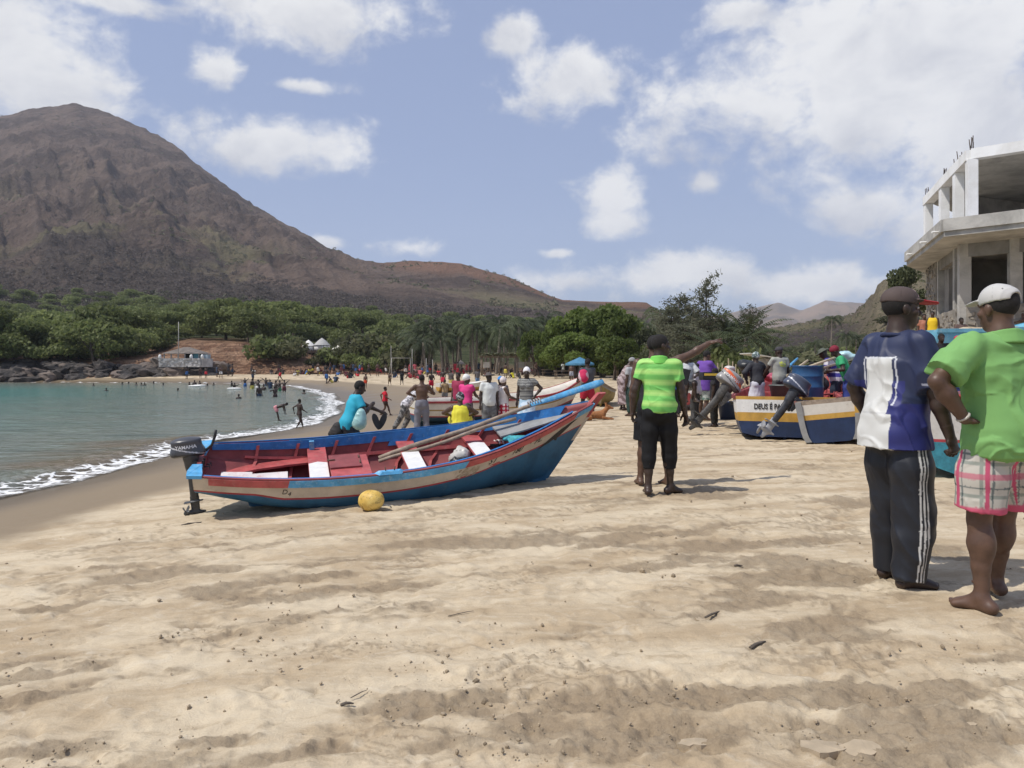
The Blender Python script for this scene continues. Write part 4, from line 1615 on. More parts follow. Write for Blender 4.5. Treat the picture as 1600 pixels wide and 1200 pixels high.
def box(bm, c, s, rot=None, mi=0):
 vs = []
 for x in (-.5, .5):
  for y in (-.5, .5):
   for z in (-.5, .5):
    p = Vector((x * s[0], y * s[1], z * s[2]))
    if rot is not None:
     p = rot @ p
    vs.append(bm.verts.new(p + Vector(c)))
 for f in ((0, 1, 3, 2), (4, 6, 7, 5), (0, 4, 5, 1), (2, 3, 7, 6), (0, 2, 6, 4), (1, 5, 7, 3)):
  fc = bm.faces.new([vs[i] for i in f])
  fc.material_index = mi
 return vs

def hexa(bm, pts, mi=0):
 """eight corner points: four below, four above, in ring order"""
 vs = [bm.verts.new(Vector(p)) for p in pts]
 for f in ((3, 2, 1, 0), (4, 5, 6, 7), (0, 1, 5, 4), (1, 2, 6, 5), (2, 3, 7, 6), (3, 0, 4, 7)):
  fc = bm.faces.new([vs[i] for i in f])
  fc.material_index = mi
 return vs

def tube(bm, pts, rad, n=8, mi=0, cap=True, flat=1.0):
 pts = [Vector(p) for p in pts]
 rad = [rad] * len(pts) if np.isscalar(rad) else rad
 rings = []
 prev = None
 for i, p in enumerate(pts):
  d = (pts[min(i + 1, len(pts) - 1)] - pts[max(i - 1, 0)]).normalized()
  if prev is None:
   a = d.cross(Vector((0, 0, 1)))
   if a.length < 1e-3:
    a = d.cross(Vector((1, 0, 0)))
  else:
   a = prev - d * prev.dot(d)
  a.normalize()
  prev = a
  b = d.cross(a)
  rings.append([bm.verts.new(p + (a * math.cos(2 * math.pi * k / n) + b * math.sin(2 * math.pi * k / n) * flat) * rad[i]) for k in range(n)])
 for r0, r1 in zip(rings[:-1], rings[1:]):
  for k in range(n):
   f = bm.faces.new((r0[k], r0[(k + 1) % n], r1[(k + 1) % n], r1[k]))
   f.material_index = mi
   f.smooth = True
 if cap:
  bm.faces.new(rings[0][::-1]).material_index = mi
  bm.faces.new(rings[-1]).material_index = mi
 return rings

def lathe(bm, prof, n=20, origin=(0, 0, 0), mi=0, axis=None):
 rings = []
 for r, z in prof:
  rings.append([bm.verts.new(Vector(origin) + Vector((r * math.cos(2 * math.pi * k / n), r * math.sin(2 * math.pi * k / n), z))) for k in range(n)])
 for r0, r1 in zip(rings[:-1], rings[1:]):
  for k in range(n):
   f = bm.faces.new((r0[k], r0[(k + 1) % n], r1[(k + 1) % n], r1[k]))
   f.material_index = mi
   f.smooth = True
 bm.faces.new(rings[0][::-1]).material_index = mi
 bm.faces.new(rings[-1]).material_index = mi

def text_mesh(s, size=1.0, bold=.0, ext=.0):
 cu = bpy.data.curves.new('lettering', 'FONT')
 cu.body = s
 cu.size = size
 cu.offset = bold
 cu.extrude = ext
 cu.resolution_u = 3
 o = bpy.data.objects.new('lettering', cu)
 COL.objects.link(o)
 me = bpy.data.meshes.new_from_object(o)
 COL.objects.unlink(o)
 bpy.data.objects.remove(o)
 return me

# ------------------------------------------------------------------ boats
def lerp_tab(u, tab):
 xs = [a for a, _ in tab]
 ys = [b for _, b in tab]
 # smooth (monotone-ish) interpolation
 i = max(0, min(len(xs) - 2, int(np.searchsorted(xs, u, 'right') - 1)))
 h = xs[i + 1] - xs[i]
 t = (u - xs[i]) / h
 m = lambda k: ((ys[min(k + 1, len(ys) - 1)] - ys[max(k - 1, 0)]) / (xs[min(k + 1, len(xs) - 1)] - xs[max(k - 1, 0)]))
 t2, t3 = t * t, t * t * t
 return (2 * t3 - 3 * t2 + 1) * ys[i] + (t3 - 2 * t2 + t) * h * m(i) + (-2 * t3 + 3 * t2) * ys[i + 1] + (t3 - t2) * h * m(i + 1)

SECT = [(0, 1.0), (.2, .975), (.45, .93), (.65, .86), (.80, .70), (.92, .38), (1.0, .03)]

BOXY = [(0, 1.0), (.3, .975), (.6, .94), (.85, .88), (.97, .80), (1.0, .55)]

class Hull:
 def __init__(self, Lt=4.9, Lk=4.25, beam=None, sheer=None, keel=None, sect=None):
  self.Lt, self.Lk = Lt, Lk
  self.beam = beam or [(0, .55), (.1, .635), (.22, .71), (.45, .77), (.65, .66), (.82, .39), (.93, .17), (1, .035)]
  self.sheer = sheer or [(0, .72), (.15, .66), (.32, .635), (.6, .69), (.8, .85), (1, 1.10)]
  self.keel = keel or [(0, .43), (.08, .33), (.2, .18), (.4, .08), (.7, .05), (.9, .07), (1, .12)]
  self.sect = sect or SECT

 def pt(self, u, v, side=1, inset=0.0, du=0.0):
  b = lerp_tab(u, self.beam)
  zg, zk = lerp_tab(u, self.sheer), lerp_tab(u, self.keel)
  y = max(b * lerp_tab(min(max(v, 0), 1), self.sect) - inset, 0.004)
  z = zg + (zk - zg) * v
  x = u * (self.Lt + (self.Lk - self.Lt) * v)
  return Vector((x, side * y, z + (inset * .9 if v > .55 else 0)))

 def nrm(self, u, v, side=1):
  e = 1e-3
  a = self.pt(min(u + e, 1), v, side) - self.pt(max(u - e, 0), v, side)
  b = self.pt(u, min(v + e, 1), side) - self.pt(u, max(v - e, 0), side)
  n = a.cross(b).normalized()
  if n.y * side < 0:
   n = -n
  return n

 def width(self, u, z, inset=.035):
  """half-breadth inside at height z"""
  zg, zk = lerp_tab(u, self.sheer), lerp_tab(u, self.keel)
  v = min(max((zg - z) / (zg - zk), 0), 1)
  return max(lerp_tab(u, self.beam) * lerp_tab(v, self.sect) - inset, .01)

def hull_mesh(h, bands, inner_mat=0, nu=44, thick=.035):
 """bands: list of (v function of u, material index) from the gunwale down; inner faces take inner_mat"""
 bm = bmesh.new()
 us = np.linspace(0, 1, nu)
 for side in (1, -1):
  cols = []
  for u in us:
   vs = [0.0]
   mis = []
   for k, (vf, mi) in enumerate(bands):
    ve = vf(u)
    n = 2 if ve - vs[-1] > .12 else 1
    st = vs[-1]
    if k == len(bands) - 1:
     n = 6
    for q in range(1, n + 1):
     vs.append(st + (ve - st) * q / n)
     mis.append(mi)
   cols.append((vs, mis))
  nmax = min(len(c[0]) for c in cols)
  # constant row counts: fixed split per band
  rows = []
  for u in us:
   vs, mis, st = [0.0], [], 0.0
   for k, (vf, mi) in enumerate(bands):
    ve = vf(u)
    n = 6 if k == len(bands) - 1 else 2
    for q in range(1, n + 1):
     vs.append(st + (ve - st) * q / n)
     mis.append(mi)
    st = ve
   rows.append((vs, mis))
  out = [[bm.verts.new(h.pt(u, v, side)) for v in rows[i][0]] for i, u in enumerate(us)]
  inn = [[bm.verts.new(h.pt(u, v, side, thick)) for v in rows[i][0]] for i, u in enumerate(us)]
  for i in range(nu - 1):
   for k in range(len(rows[0][1])):
    f = bm.faces.new((out[i][k], out[i][k + 1], out[i + 1][k + 1], out[i + 1][k]))
    f.material_index = rows[i][1][k]
    f.smooth = True
    f = bm.faces.new((inn[i][k], inn[i + 1][k], inn[i + 1][k + 1], inn[i][k + 1]))
    f.material_index = inner_mat
    f.smooth = True
   f = bm.faces.new((out[i][0], out[i + 1][0], inn[i + 1][0], inn[i][0]))
   f.material_index = inner_mat
 return bm

def strip_on(bm, h, side, u0, u1, v0, v1, proud, mi=0, n=16, inward=0.0):
 """a board that follows the hull side between two heights, standing proud of it (or inside it)"""
 us = np.linspace(u0, u1, n)
 prev = None
 for u in us:
  a, b = h.pt(u, v0, side), h.pt(u, v1, side)
  nn = h.nrm(u, (v0 + v1) / 2, side)
  if inward:
   i0, i1 = -inward, -inward - proud
  else:
   i0, i1 = -.004, proud
  ring = [bm.verts.new(a + nn * i0), bm.verts.new(a + nn * i1), bm.verts.new(b + nn * i1), bm.verts.new(b + nn * i0)]
  if prev:
   for k in range(4):
    f = bm.faces.new((prev[k], prev[(k + 1) % 4], ring[(k + 1) % 4], ring[k]))
    f.material_index = mi
  else:
   bm.faces.new(ring[::-1]).material_index = mi
  prev = ring
 bm.faces.new(prev).material_index = mi

def strip_at(bm, h, side, u0, u1, z0, z1, proud, n):
 """the same with its edges at depths in metres below the gunwale"""
 prev = None
 for u in np.linspace(u0, u1, n):
  dep = lerp_tab(u, h.sheer) - lerp_tab(u, h.keel)
  a, b = h.pt(u, z0 / dep, side), h.pt(u, z1 / dep, side)
  nn = h.nrm(u, max(.02, (z0 + z1) / 2 / dep), side)
  ring = [bm.verts.new(a + nn * -.004), bm.verts.new(a + nn * proud), bm.verts.new(b + nn * proud), bm.verts.new(b + nn * -.004)]
  if prev:
   for k in range(4):
    bm.faces.new((prev[k], prev[(k + 1) % 4], ring[(k + 1) % 4], ring[k]))
  else:
   bm.faces.new(ring[::-1])
  prev = ring
 bm.faces.new(prev)

def transom_mesh(h, thick=.045, bands=((1.0, 0),), notch=None, x0=0.0):
 """stern board: the hull's section at u=0, split in bands by depth"""
 bm = bmesh.new()
 vs = sorted(set([0, .2, .45, .65, .80, .92, 1.0] + [b[0] for b in bands]))
 pr = None
 for v in vs:
  a, b = h.pt(0, v, -1), h.pt(0, v, 1)
  r = [bm.verts.new(p + Vector((dx + x0, 0, 0))) for dx in (0, thick) for p in (a, b)]
  if pr:
   mi = next(m for vv, m in bands if v <= vv + 1e-6)
   for q in ((0, 1), (3, 2)):
    f = bm.faces.new((pr[q[0]], pr[q[1]], r[q[1]], r[q[0]]))
    f.material_index = mi
   for q in ((0, 2), (1, 3)):
    f = bm.faces.new((pr[q[0]], pr[q[1]], r[q[1]], r[q[0]]))
    f.material_index = mi
  else:
   bm.faces.new((r[0], r[1], r[3], r[2])).material_index = bands[0][1]
  pr = r
 return bm

def letters_on(h, side, s, u0, v0, size, parent, m, bold=.008, slant=0.0, sx=1.0, lift=.004, name='lettering'):
 me = text_mesh(s, size, bold * size)
 n = len(me.vertices)
 co = np.empty(n * 3, np.float32)
 me.vertices.foreach_get('co', co)
 co = co.reshape(-1, 3)
 zr = lerp_tab(u0, h.sheer) - lerp_tab(u0, h.keel)
 out = []
 for x, y, z in co:
  du = x * sx / h.Lt * (1 if side < 0 else -1)
  u = u0 + du
  v = v0 - y / zr - slant * x
  out.append(h.pt(u, v, side) + h.nrm(u, v, side) * lift)
 me.vertices.foreach_set('co', np.array(out, np.float32).ravel())
 me.materials.clear()
 me.materials.append(m)
 o = bpy.data.objects.new(name, me)
 COL.objects.link(o)
 o.parent = parent
 return o

def place_boat(o, origin, heading, heel=0, pitch=0):
 o.matrix_world = Matrix.Translation(origin) @ Matrix.Rotation(R(heading), 4, 'Z') @ Matrix.Rotation(R(-pitch), 4, 'Y') @ Matrix.Rotation(R(heel), 4, 'X')
 return o

RED = mat('red_paint', (.41, .080, .078), .55, .22, 7, .2, 60, .004, dirt=.40, dirtcol=(.36, .20, .16))
DRED = mat('dark_red_paint', (.24, .052, .052), .6, .25, 4, .2, 50, .004, dirt=.2, dirtcol=(.25, .14, .11))
BLUE = mat('blue_paint', (.022, .165, .44), .5, .18, 9, .2, 60, .004, dirt=.32, dirtcol=(.20, .36, .50))
SKYB = mat('light_blue_paint', (.085, .34, .60), .5, .2, 9, .2, 60, .004, dirt=.5, dirtcol=(.35, .52, .62))
CREAM = mat('cream_paint', (.52, .45, .365), .55, .12, 5, .15, 50, .004, dirt=.36, dirtcol=(.34, .28, .21))
HBLUE = mat('hull_blue_paint', (.028, .115, .215), .6, .25, 3, .25, 40, .005, dirt=.28, dirtcol=(.10, .17, .21))
WHITE = mat('white_paint', (.74, .73, .70), .5, .06, 9, .15, 60, .003, dirt=.3, dirtcol=(.50, .46, .40))
LINE = mat('red_line_paint', (.32, .035, .045), .5, .15, 8, .1)
WOOD = mat('weathered_wood', (.30, .235, .175), .8, .28, 12, .5, 90, .006, dirt=.3, dirtcol=(.18, .14, .10))
BLACK = mat('black_paint', (.016, .016, .017), .5, .2, 20, .1)
LETTER = mat('dark_letter_paint', (.028, .024, .022), .7, .3, 40, .0)
YEL = mat('yellow_paint', (.50, .29, .055), .55, .15, 6, .15, 50, .004, dirt=.15)
NAVY = mat('navy_paint', (.013, .030, .085), .5, .2, 5, .2, 50, .004, dirt=.15, dirtcol=(.03, .05, .09))
TEAL = mat('teal_paint', (.035, .24, .30), .55, .2, 6, .25, 40, .004, dirt=.3, dirtcol=(.05, .16, .19))
GREYP = mat('grey_paint', (.27, .27, .265), .6, .15, 6, .15, dirt=.2)

def outboard(label, loc, rot, cowl_cols, group, name_on_cowl='', sc=1.0, mid_m=None, tiller=True, low_m=None):
 """origin at the clamp; x towards the boat, z up the leg"""
 o = empty('outboard_motor', loc, 0, label, 'outboard motor', group)
 o.rotation_euler = rot
 o.scale = (sc, sc, sc)
 mid_m = mid_m or mat('motor_grey', (.045, .047, .050), .45, .2, 20, .1, dirt=.2, dirtcol=(.12, .11, .10))
 low_m = low_m or mid_m

 def cc(V, N):
  c = np.tile(np.array(cowl_cols[0]), (len(V), 1))
  x, y, z = V[:, 0], V[:, 1], V[:, 2]
  if len(cowl_cols) > 1:
   t = z + .28 * (x + .1)
   c[(t < .215) & (t > .200) & (np.abs(N[:, 2]) < .6)] = cowl_cols[1]
   if len(cowl_cols) > 2:
    c[(t > .255) & (t < .30) & (np.abs(N[:, 2]) < .7)] = cowl_cols[2]
  c[z < .165] *= .45
  return c
 b = Blob(.03)
 b.cone((-.075, 0, .15), (-.085, 0, .315), (.185, .125), (.170, .112), (1, 0, 0), k=.0, flat=(True, True))
 b.ell((-.085, 0, .31), (.165, .108, .045), k=.03)
 b.cone((-.21, 0, .17), (.07, 0, .165), (.085, .06), (.09, .055), (0, 1, 0), k=.04)
 V, Q = b.mesh(.010)
 V = smooth_pts(V, Q, 4)
 cowl = link('cowling', make_mesh('cowling', V, Q, cc), o, vcol_mat('cowl_paint', .32, .03, 80, .001, .5))
 if name_on_cowl:
  for s in (-1, 1):
   me = text_mesh(name_on_cowl, .058, .0012)
   co = np.empty(len(me.vertices) * 3, np.float32)
   me.vertices.foreach_get('co', co)
   co = co.reshape(-1, 3)
   w = co[:, 0].max()
   x = (co[:, 0] - w / 2) * (1 if s < 0 else -1) - .075
   z = co[:, 1] + .232
   # lay it on the cowling's flank
   yy = np.zeros(len(x))
   vs = V[(V[:, 1] * s > .03)]
   for i in range(len(x)):
    d2 = (vs[:, 0] - x[i]) ** 2 + (vs[:, 2] - z[i]) ** 2
    nb = np.argsort(d2)[:4]
    yy[i] = vs[nb, 1].mean() + s * .003
   me.vertices.foreach_set('co', np.stack([x, yy, z], 1).astype(np.float32).ravel())
   me.materials.clear()
   me.materials.append(mat('white_letter', (.70, .70, .70), .5, .05, 9, 0))
   t = bpy.data.objects.new('lettering', me)
   COL.objects.link(t)
   t.parent = cowl
 b = Blob(.03)
 b.cone((-.05, 0, .13), (-.05, 0, -.02), (.10, .085), (.075, .06), (1, 0, 0))
 b.cone((-.05, 0, .0), (-.07, 0, -.40), (.062, .042), (.05, .026), (1, 0, 0))
 V, Q = b.mesh(.012)
 link('leg', make_mesh('leg', smooth_pts(V, Q, 1), Q), o, mid_m)
 b = Blob(.015)
 b.cone((-.07, 0, -.38), (-.075, 0, -.60), (.055, .020), (.05, .016), (1, 0, 0))
 b.cone((-.19, 0, -.445), (.02, 0, -.435), (.06, .008), (.03, .008), (0, 1, 0), k=.01)
 b.cone((-.15, 0, -.575), (.03, 0, -.575), .032, .014, k=.015)
 b.cone((-.07, 0, -.58), (-.095, 0, -.70), (.05, .010), (.025, .007), (1, 0, 0), k=.015)
 V, Q = b.mesh(.008)
 link('gearcase', make_mesh('gearcase', smooth_pts(V, Q, 1), Q), o, low_m)
 bm = bmesh.new()
 for k in range(3):
  a = k * 2.094 + .4
  pts = []
  for r, w, tw in ((.02, .02, .5), (.06, .045, .6), (.10, .045, .75), (.115, .02, .8)):
   d = Vector((0, math.cos(a), math.sin(a)))
   e = Vector((math.cos(tw + .3), -math.sin(a) * math.sin(tw + .3), math.cos(a) * math.sin(tw + .3)))
   c0 = Vector((-.18, 0, -.575)) + d * r
   pts.append((c0 - e * w, c0 + e * w))
  n_ = Vector((.006, 0, 0))
  for (p, q), (p2, q2) in zip(pts[:-1], pts[1:]):
   hexa(bm, [p - n_, q - n_, q2 - n_, p2 - n_, p + n_, q + n_, q2 + n_, p2 + n_])
 tube(bm, [(-.14, 0, -.575), (-.21, 0, -.575)], [.03, .018], 10)
 bm_obj('propeller', bm, low_m, o)
 bm = bmesh.new()
 for s in (-1, 1):
  hexa(bm, [(0.02, s * .05, -.16), (.05, s * .05, -.16), (.05, s * .085, -.16), (.02, s * .085, -.16), (-.02, s * .05, .06), (.10, s * .05, .06), (.10, s * .085, .06), (-.02, s * .085, .06)])
  tube(bm, [(.10, s * .068, -.02), (.15, s * .068, -.02)], .008, 6)
  box(bm, (.155, s * .068, -.02), (.008, .012, .06))
 tube(bm, [(-.0, -.10, .02), (-.0, .10, .02)], .018, 8)
 bm_obj('clamp_bracket', bm, mid_m, o)
 if tiller:
  bm = bmesh.new()
  tube(bm, [(.05, 0, .16), (.13, 0, .17), (.20, .0, .22), (.25, .0, .33), (.265, 0, .40)], [.020, .018, .016, .017, .019], 8)
  bm_obj('tiller', bm, BLACK, o)
 return o

def make_main_boat():
 h = Hull(4.74, 4.1)
 o = empty('fishing_boat', (0, 0, 0), 0, 'red, cream and blue wooden fishing boat beached beside the yellow buoy', 'boat', 'fishing boats on the beach')
 o.empty_display_size = .1

 def line(u):
  dep = lerp_tab(u, h.sheer) - lerp_tab(u, h.keel)
  dz = .160 + .050 * min(1, max(0, (u - .14) / .06))
  if u > .69:
   dz += -.015 * min(1, (u - .69) / .03) + .30 * max(0, u - .72)
  return min(.80, dz / dep)
 bands = [(lambda u: .10, 0), (line, 0), (lambda u: line(u) + .022 / (lerp_tab(u, h.sheer) - lerp_tab(u, h.keel)), 1), (lambda u: 1.0, 2)]
 bm = hull_mesh(h, bands, 3, 60)
 bm_obj('hull', bm, [CREAM, LINE, HBLUE, DRED], o)
 # keel and skeg
 bm = bmesh.new()
 us = np.linspace(.12, 1.0, 20)
 pr = None
 for u in us:
  p = h.pt(u, 1, 1)
  low = 0.0 if u < .9 else .0 + (u - .9) * .9
  a = [Vector((p.x + (.0), s * .022, z)) for z in (low, p.z + .03) for s in (-1, 1)]
  if u == us[0]:
   a = [Vector((p.x + .06, -.022, 0.0)), Vector((p.x + .06, .022, 0.0)), Vector((p.x - .04, -.022, p.z + .04)), Vector((p.x - .04, .022, p.z + .04))]
  r = [bm.verts.new(q) for q in a]
  if pr:
   for q in ((0, 1), (1, 3), (3, 2), (2, 0)):
    bm.faces.new((pr[q[0]], pr[q[1]], r[q[1]], r[q[0]]))
  else:
   bm.faces.new((r[0], r[1], r[3], r[2]))
  pr = r
 bm.faces.new((pr[0], pr[2], pr[3], pr[1]))
 bm_obj('keel', bm, HBLUE, o)
 # stem post, red above, leaning forward
 bm = bmesh.new()
 pr = None
 for v, w, f in ((-.16, .035, .045), (0, .04, .05), (.2, .035, .05), (.5, .03, .05), (.8, .026, .04), (1, .022, .03)):
  p = h.pt(1, min(max(v, 0), 1), 1)
  p = Vector((p.x, 0, p.z))
  if v < 0:
   p += Vector((.10, 0, .11))
  r = [bm.verts.new(p + Vector(q)) for q in ((-.06, -w, 0), (f, -w * .7, 0), (f, w * .7, 0), (-.06, w, 0))]
  if pr:
   for k in range(4):
    fc = bm.faces.new((pr[k], pr[(k + 1) % 4], r[(k + 1) % 4], r[k]))
    fc.material_index = 0 if v <= .21 else (1 if v <= .5 else 2)
  else:
   bm.faces.new(r[::-1])
  pr = r
 bm.faces.new(pr).material_index = 2
 bm_obj('stem_post', bm, [RED, CREAM, HBLUE], o)
 # rubbing strakes, a run of each colour
 for side in (-1, 1):
  for u0, u1, m in ((.035, .205, RED), (.205, .615, SKYB), (.615, .935, RED), (.935, .992, SKYB)):
   bm = bmesh.new()
   strip_at(bm, h, side, u0, u1, -.006, .072, .026, 18)
   bm_obj('rubbing_strake', bm, m, o)
  bm = bmesh.new()
  strip_at(bm, h, side, .02, .985, -.022, -.008, .020, 40)
  bm_obj('gunwale_cap', bm, DRED if side < 0 else BLUE, o)
  # wide plank along the inside under the gunwale
  bm = bmesh.new()
  strip_on(bm, h, side, .02, .93, -.01, .20, .018, 0, 34, inward=.036)
  bm_obj('inner_plank', bm, BLUE if side > 0 else BLUE, o)
  bm = bmesh.new()
  strip_on(bm, h, side, .10, .93, .40, .47, .03, 0, 34, inward=.040)
  bm_obj('inner_stringer', bm, RED, o)
 bm = bmesh.new()
 strip_on(bm, h, 1, .48, .60, .20, .30, .02, 0, 8, inward=.038)
 bm_obj('repair_plank', bm, BLUE, o)
 # ribs
 for u in (.13, .23, .33, .43, .53, .63, .73, .82):
  for side in (-1, 1):
   bm = bmesh.new()
   pr = None
   for v in (.06, .3, .5, .7, .85, .95):
    p = h.pt(u, v, side, .036)
    q = h.pt(u, v, side, .068)
    r = [bm.verts.new(p + Vector((-.018, 0, 0))), bm.verts.new(p + Vector((.018, 0, 0))), bm.verts.new(q + Vector((.018, 0, .006))), bm.verts.new(q + Vector((-.018, 0, .006)))]
    if pr:
     for k in range(4):
      bm.faces.new((pr[k], pr[(k + 1) % 4], r[(k + 1) % 4], r[k]))
    else:
     bm.faces.new(r[::-1])
    pr = r
   bm.faces.new(pr)
   bm_obj('rib', bm, RED, o)
 # bottom boards
 for k in range(5):
  y0 = -.25 + k * .10
  bm = bmesh.new()
  pr = None
  for u in np.linspace(.24, .86, 12):
   w = h.width(u, .20)
   zz = .20 + .02 * (u > .75)
   yl, yr = max(-w, min(w, y0)), max(-w, min(w, y0 + .094))
   x = u * (h.Lk + .15)
   r = [bm.verts.new(q) for q in ((x, yl, zz - .012), (x, yr, zz - .012), (x, yr, zz + .010), (x, yl, zz + .010))]
   if pr:
    for q in range(4):
     bm.faces.new((pr[q], pr[(q + 1) % 4], r[(q + 1) % 4], r[q]))
   pr = r
  bm_obj('floor_board', bm, DRED, o)
 # thwarts with a white middle
 for u, zz, wd in ((.272, .54, .22), (.505, .54, .22), (.680, .60, .22)):
  x = u * h.Lt
  bm = bmesh.new()
  wa, wb = h.width((x - wd / 2) / h.Lt, zz), h.width((x + wd / 2) / h.Lt, zz)
  hexa(bm, [(x - wd / 2, -wa, zz - .028), (x + wd / 2, -wb, zz - .028), (x + wd / 2, wb, zz - .028), (x - wd / 2, wa, zz - .028),
                  (x - wd / 2, -wa, zz), (x + wd / 2, -wb, zz), (x + wd / 2, wb, zz), (x - wd / 2, wa, zz)])
  th = bm_obj('thwart', bm, RED, o, bevel=.004)
  bm = bmesh.new()
  c = wa * .62
  y1 = -wa * .80 if u < .4 else -wa * .78
  y2 = wa * .12 if u < .4 else wa * .30
  pts = [(x - wd / 2 + .004, y1), (x, y1 - .05), (x + wd / 2 - .004, y1), (x + wd / 2 - .004, y2), (x, y2 + .05), (x - wd / 2 + .004, y2)]
  lo = [bm.verts.new((a, b_, zz + .0005)) for a, b_ in pts]
  hi = [bm.verts.new((a, b_, zz + .0035)) for a, b_ in pts]
  bm.faces.new(hi)
  for k in range(6):
   bm.faces.new((lo[k], lo[(k + 1) % 6], hi[(k + 1) % 6], hi[k]))
  bm_obj('white_panel', bm, WHITE, th)
 # hatch box against the aft thwart
 x0, x1, zt = .272 * h.Lt + .125, .272 * h.Lt + .56, .60
 bm = bmesh.new()
 w0 = h.width(.36, .3)
 w1 = h.width(.40, .23)
 hexa(bm, [(x0, -w1, .22), (x1, -w1, .22), (x1, .10, .22), (x0, .10, .22), (x0, -w0 - .06, zt), (x1, -w0 - .06, zt), (x1, .10, zt), (x0, .10, zt)])
 bx_ = bm_obj('stowage_box', bm, RED, o, bevel=.004)
 bm = bmesh.new()
 hexa(bm, [(x0 - .005, -.34, zt + .002), (x1 - .09, -.34, zt + .002), (x1 - .09, .09, zt + .002), (x0 - .005, .09, zt + .002), (x0 - .005, -.34, zt + .022), (x1 - .09, -.34, zt + .022), (x1 - .09, .09, zt + .022), (x0 - .005, .09, zt + .022)])
 lid = bm_obj('lid', bm, DRED, bx_, bevel=.004)
 bm = bmesh.new()
 for yy in (-.22, -.03):
  tube(bm, [(x1 - .10, yy - .04, zt + .025), (x1 - .10, yy + .04, zt + .025)], .009, 6)
  bm_obj('hinge', bm, mat('rust', (.12, .075, .05), .8, .3, 20, .2), lid)
  bm = bmesh.new()
 tube(bm, [(x0 - .03, -.10, zt + .03), (x0 + .06, -.10, zt + .03)], .008, 6)
 bm_obj('hinge', bm, mat('rust', (.12, .075, .05)), lid).name = 'latch'
 # stern side benches and white board
 bm = bmesh.new()
 ring = []
 for u in (.05, .12, .2, .3):
  w = h.width(u, .44)
  ring.append((u * h.Lt, w, w - .22))
 for a, b_ in zip(ring[:-1], ring[1:]):
  hexa(bm, [(a[0], a[2], .415), (b_[0], b_[2], .415), (b_[0], b_[1], .415), (a[0], a[1], .415), (a[0], a[2], .44), (b_[0], b_[2], .44), (b_[0], b_[1], .44), (a[0], a[1], .44)])
 bm_obj('side_bench', bm, RED, o)
 bm = bmesh.new()
 for a, b_ in zip(ring[:-2], ring[1:-1]):
  hexa(bm, [(a[0], -a[1], .54), (b_[0], -b_[1], .54), (b_[0], -b_[2] + .22, .54), (a[0], -a[2] + .16, .54), (a[0], -a[1], .565), (b_[0], -b_[1], .565), (b_[0], -b_[2] + .22, .565), (a[0], -a[2] + .16, .565)])
 bm_obj('white_bench', bm, mat('worn_white_paint', (.66, .60, .57), .6, .1, 4, .2, dirt=.55, dirtcol=(.50, .22, .20)), o)
 bm = bmesh.new()
 box(bm, (.31 * h.Lt - .14, 0.02, .30), (.02, .8, .16))
 bm_obj('bulkhead', bm, DRED, o)
 # transom
 bm_obj('transom', transom_mesh(h, .045, ((1.0, 0),), x0=.002), DRED, o)
 for s in (-1, 1):
  bm = bmesh.new()
  hexa(bm, [(-.05, s * .59, .72), (.10, s * .62, .715), (.10, s * .52, .715), (.06, s * .20, .70), (-.05, s * .59, .755), (.10, s * .62, .75), (.10, s * .52, .75), (.06, s * .20, .735)])
  hexa(bm, [(-.05, s * .59, .717), (.07, s * .20, .700), (-.035, s * .18, .700), (-.06, s * .42, .712), (-.05, s * .59, .757), (.07, s * .20, .737), (-.035, s * .18, .737), (-.06, s * .42, .752)])
  bm_obj('quarter_knee', bm, SKYB, o, bevel=.006)
 # oar crutch block and cleat
 bm = bmesh.new()
 for side, u in ((-1, .425), (1, .27)):
  p = h.pt(u, -.03, side)
  if side < 0:
   hexa(bm, [p + Vector(q) for q in ((-.17, .03, .0), (.17, .03, 0), (.12, -.05, 0), (-.12, -.05, 0), (-.12, .025, .03), (.12, .025, .03), (.09, -.03, .03), (-.09, -.03, .03))])
   bm_obj('oar_block', bm, SKYB, o)
   bm = bmesh.new()
   for dx in (-.045, .045):
    tube(bm, [p + Vector((dx, 0, .02)), p + Vector((dx * 1.2, 0, .075))], .007, 6)
   bm_obj('oar_pin', bm, mat('rust', (.12, .075, .05)), o)
   bm = bmesh.new()
  else:
   q = h.pt(u, .25, side, .07)
   hexa(bm, [q + Vector(v) for v in ((-.03, -.03, -.16), (.03, -.03, -.16), (.03, .0, -.16), (-.03, .0, -.16), (-.03, -.05, .14), (.03, -.05, .14), (.03, -.01, .14), (-.03, -.01, .14))])
   bm_obj('side_post', bm, SKYB, o)
   bm = bmesh.new()
 bm.free()
 # fore deck boards inside the bow
 bm = bmesh.new()
 pr = None
 for u in (.74, .80, .86, .92, .955):
  z = lerp_tab(u, h.sheer) - .07
  w = h.width(u, z)
  r = [bm.verts.new(q) for q in ((u * h.Lt, w * .05, z - .02), (u * h.Lt, w, z - .02), (u * h.Lt, w, z), (u * h.Lt, w * .05, z))]
  if pr:
   for q in range(4):
    bm.faces.new((pr[q], pr[(q + 1) % 4], r[(q + 1) % 4], r[q]))
  else:
   bm.faces.new(r[::-1])
  pr = r
 bm.faces.new(pr)
 bm_obj('bow_shelf', bm, GREYP, o)
 # writing and the painted fish
 letters_on(h, -1, 'D', .195, .34, .08, o, LETTER, .0)
 letters_on(h, -1, '4', .209, .38, .07, o, LETTER, .0)
 letters_on(h, -1, 'ST', .690, .22, .10, o, LETTER, .01)
 letters_on(h, -1, '-', .733, .215, .10, o, LETTER, .01)
 letters_on(h, -1, '180', .755, .205, .10, o, LETTER, .01)
 letters_on(h, -1, '-', .803, .15, .08, o, LETTER, .01)
 letters_on(h, -1, 'PL.', .822, .185, .10, o, LETTER, .01)
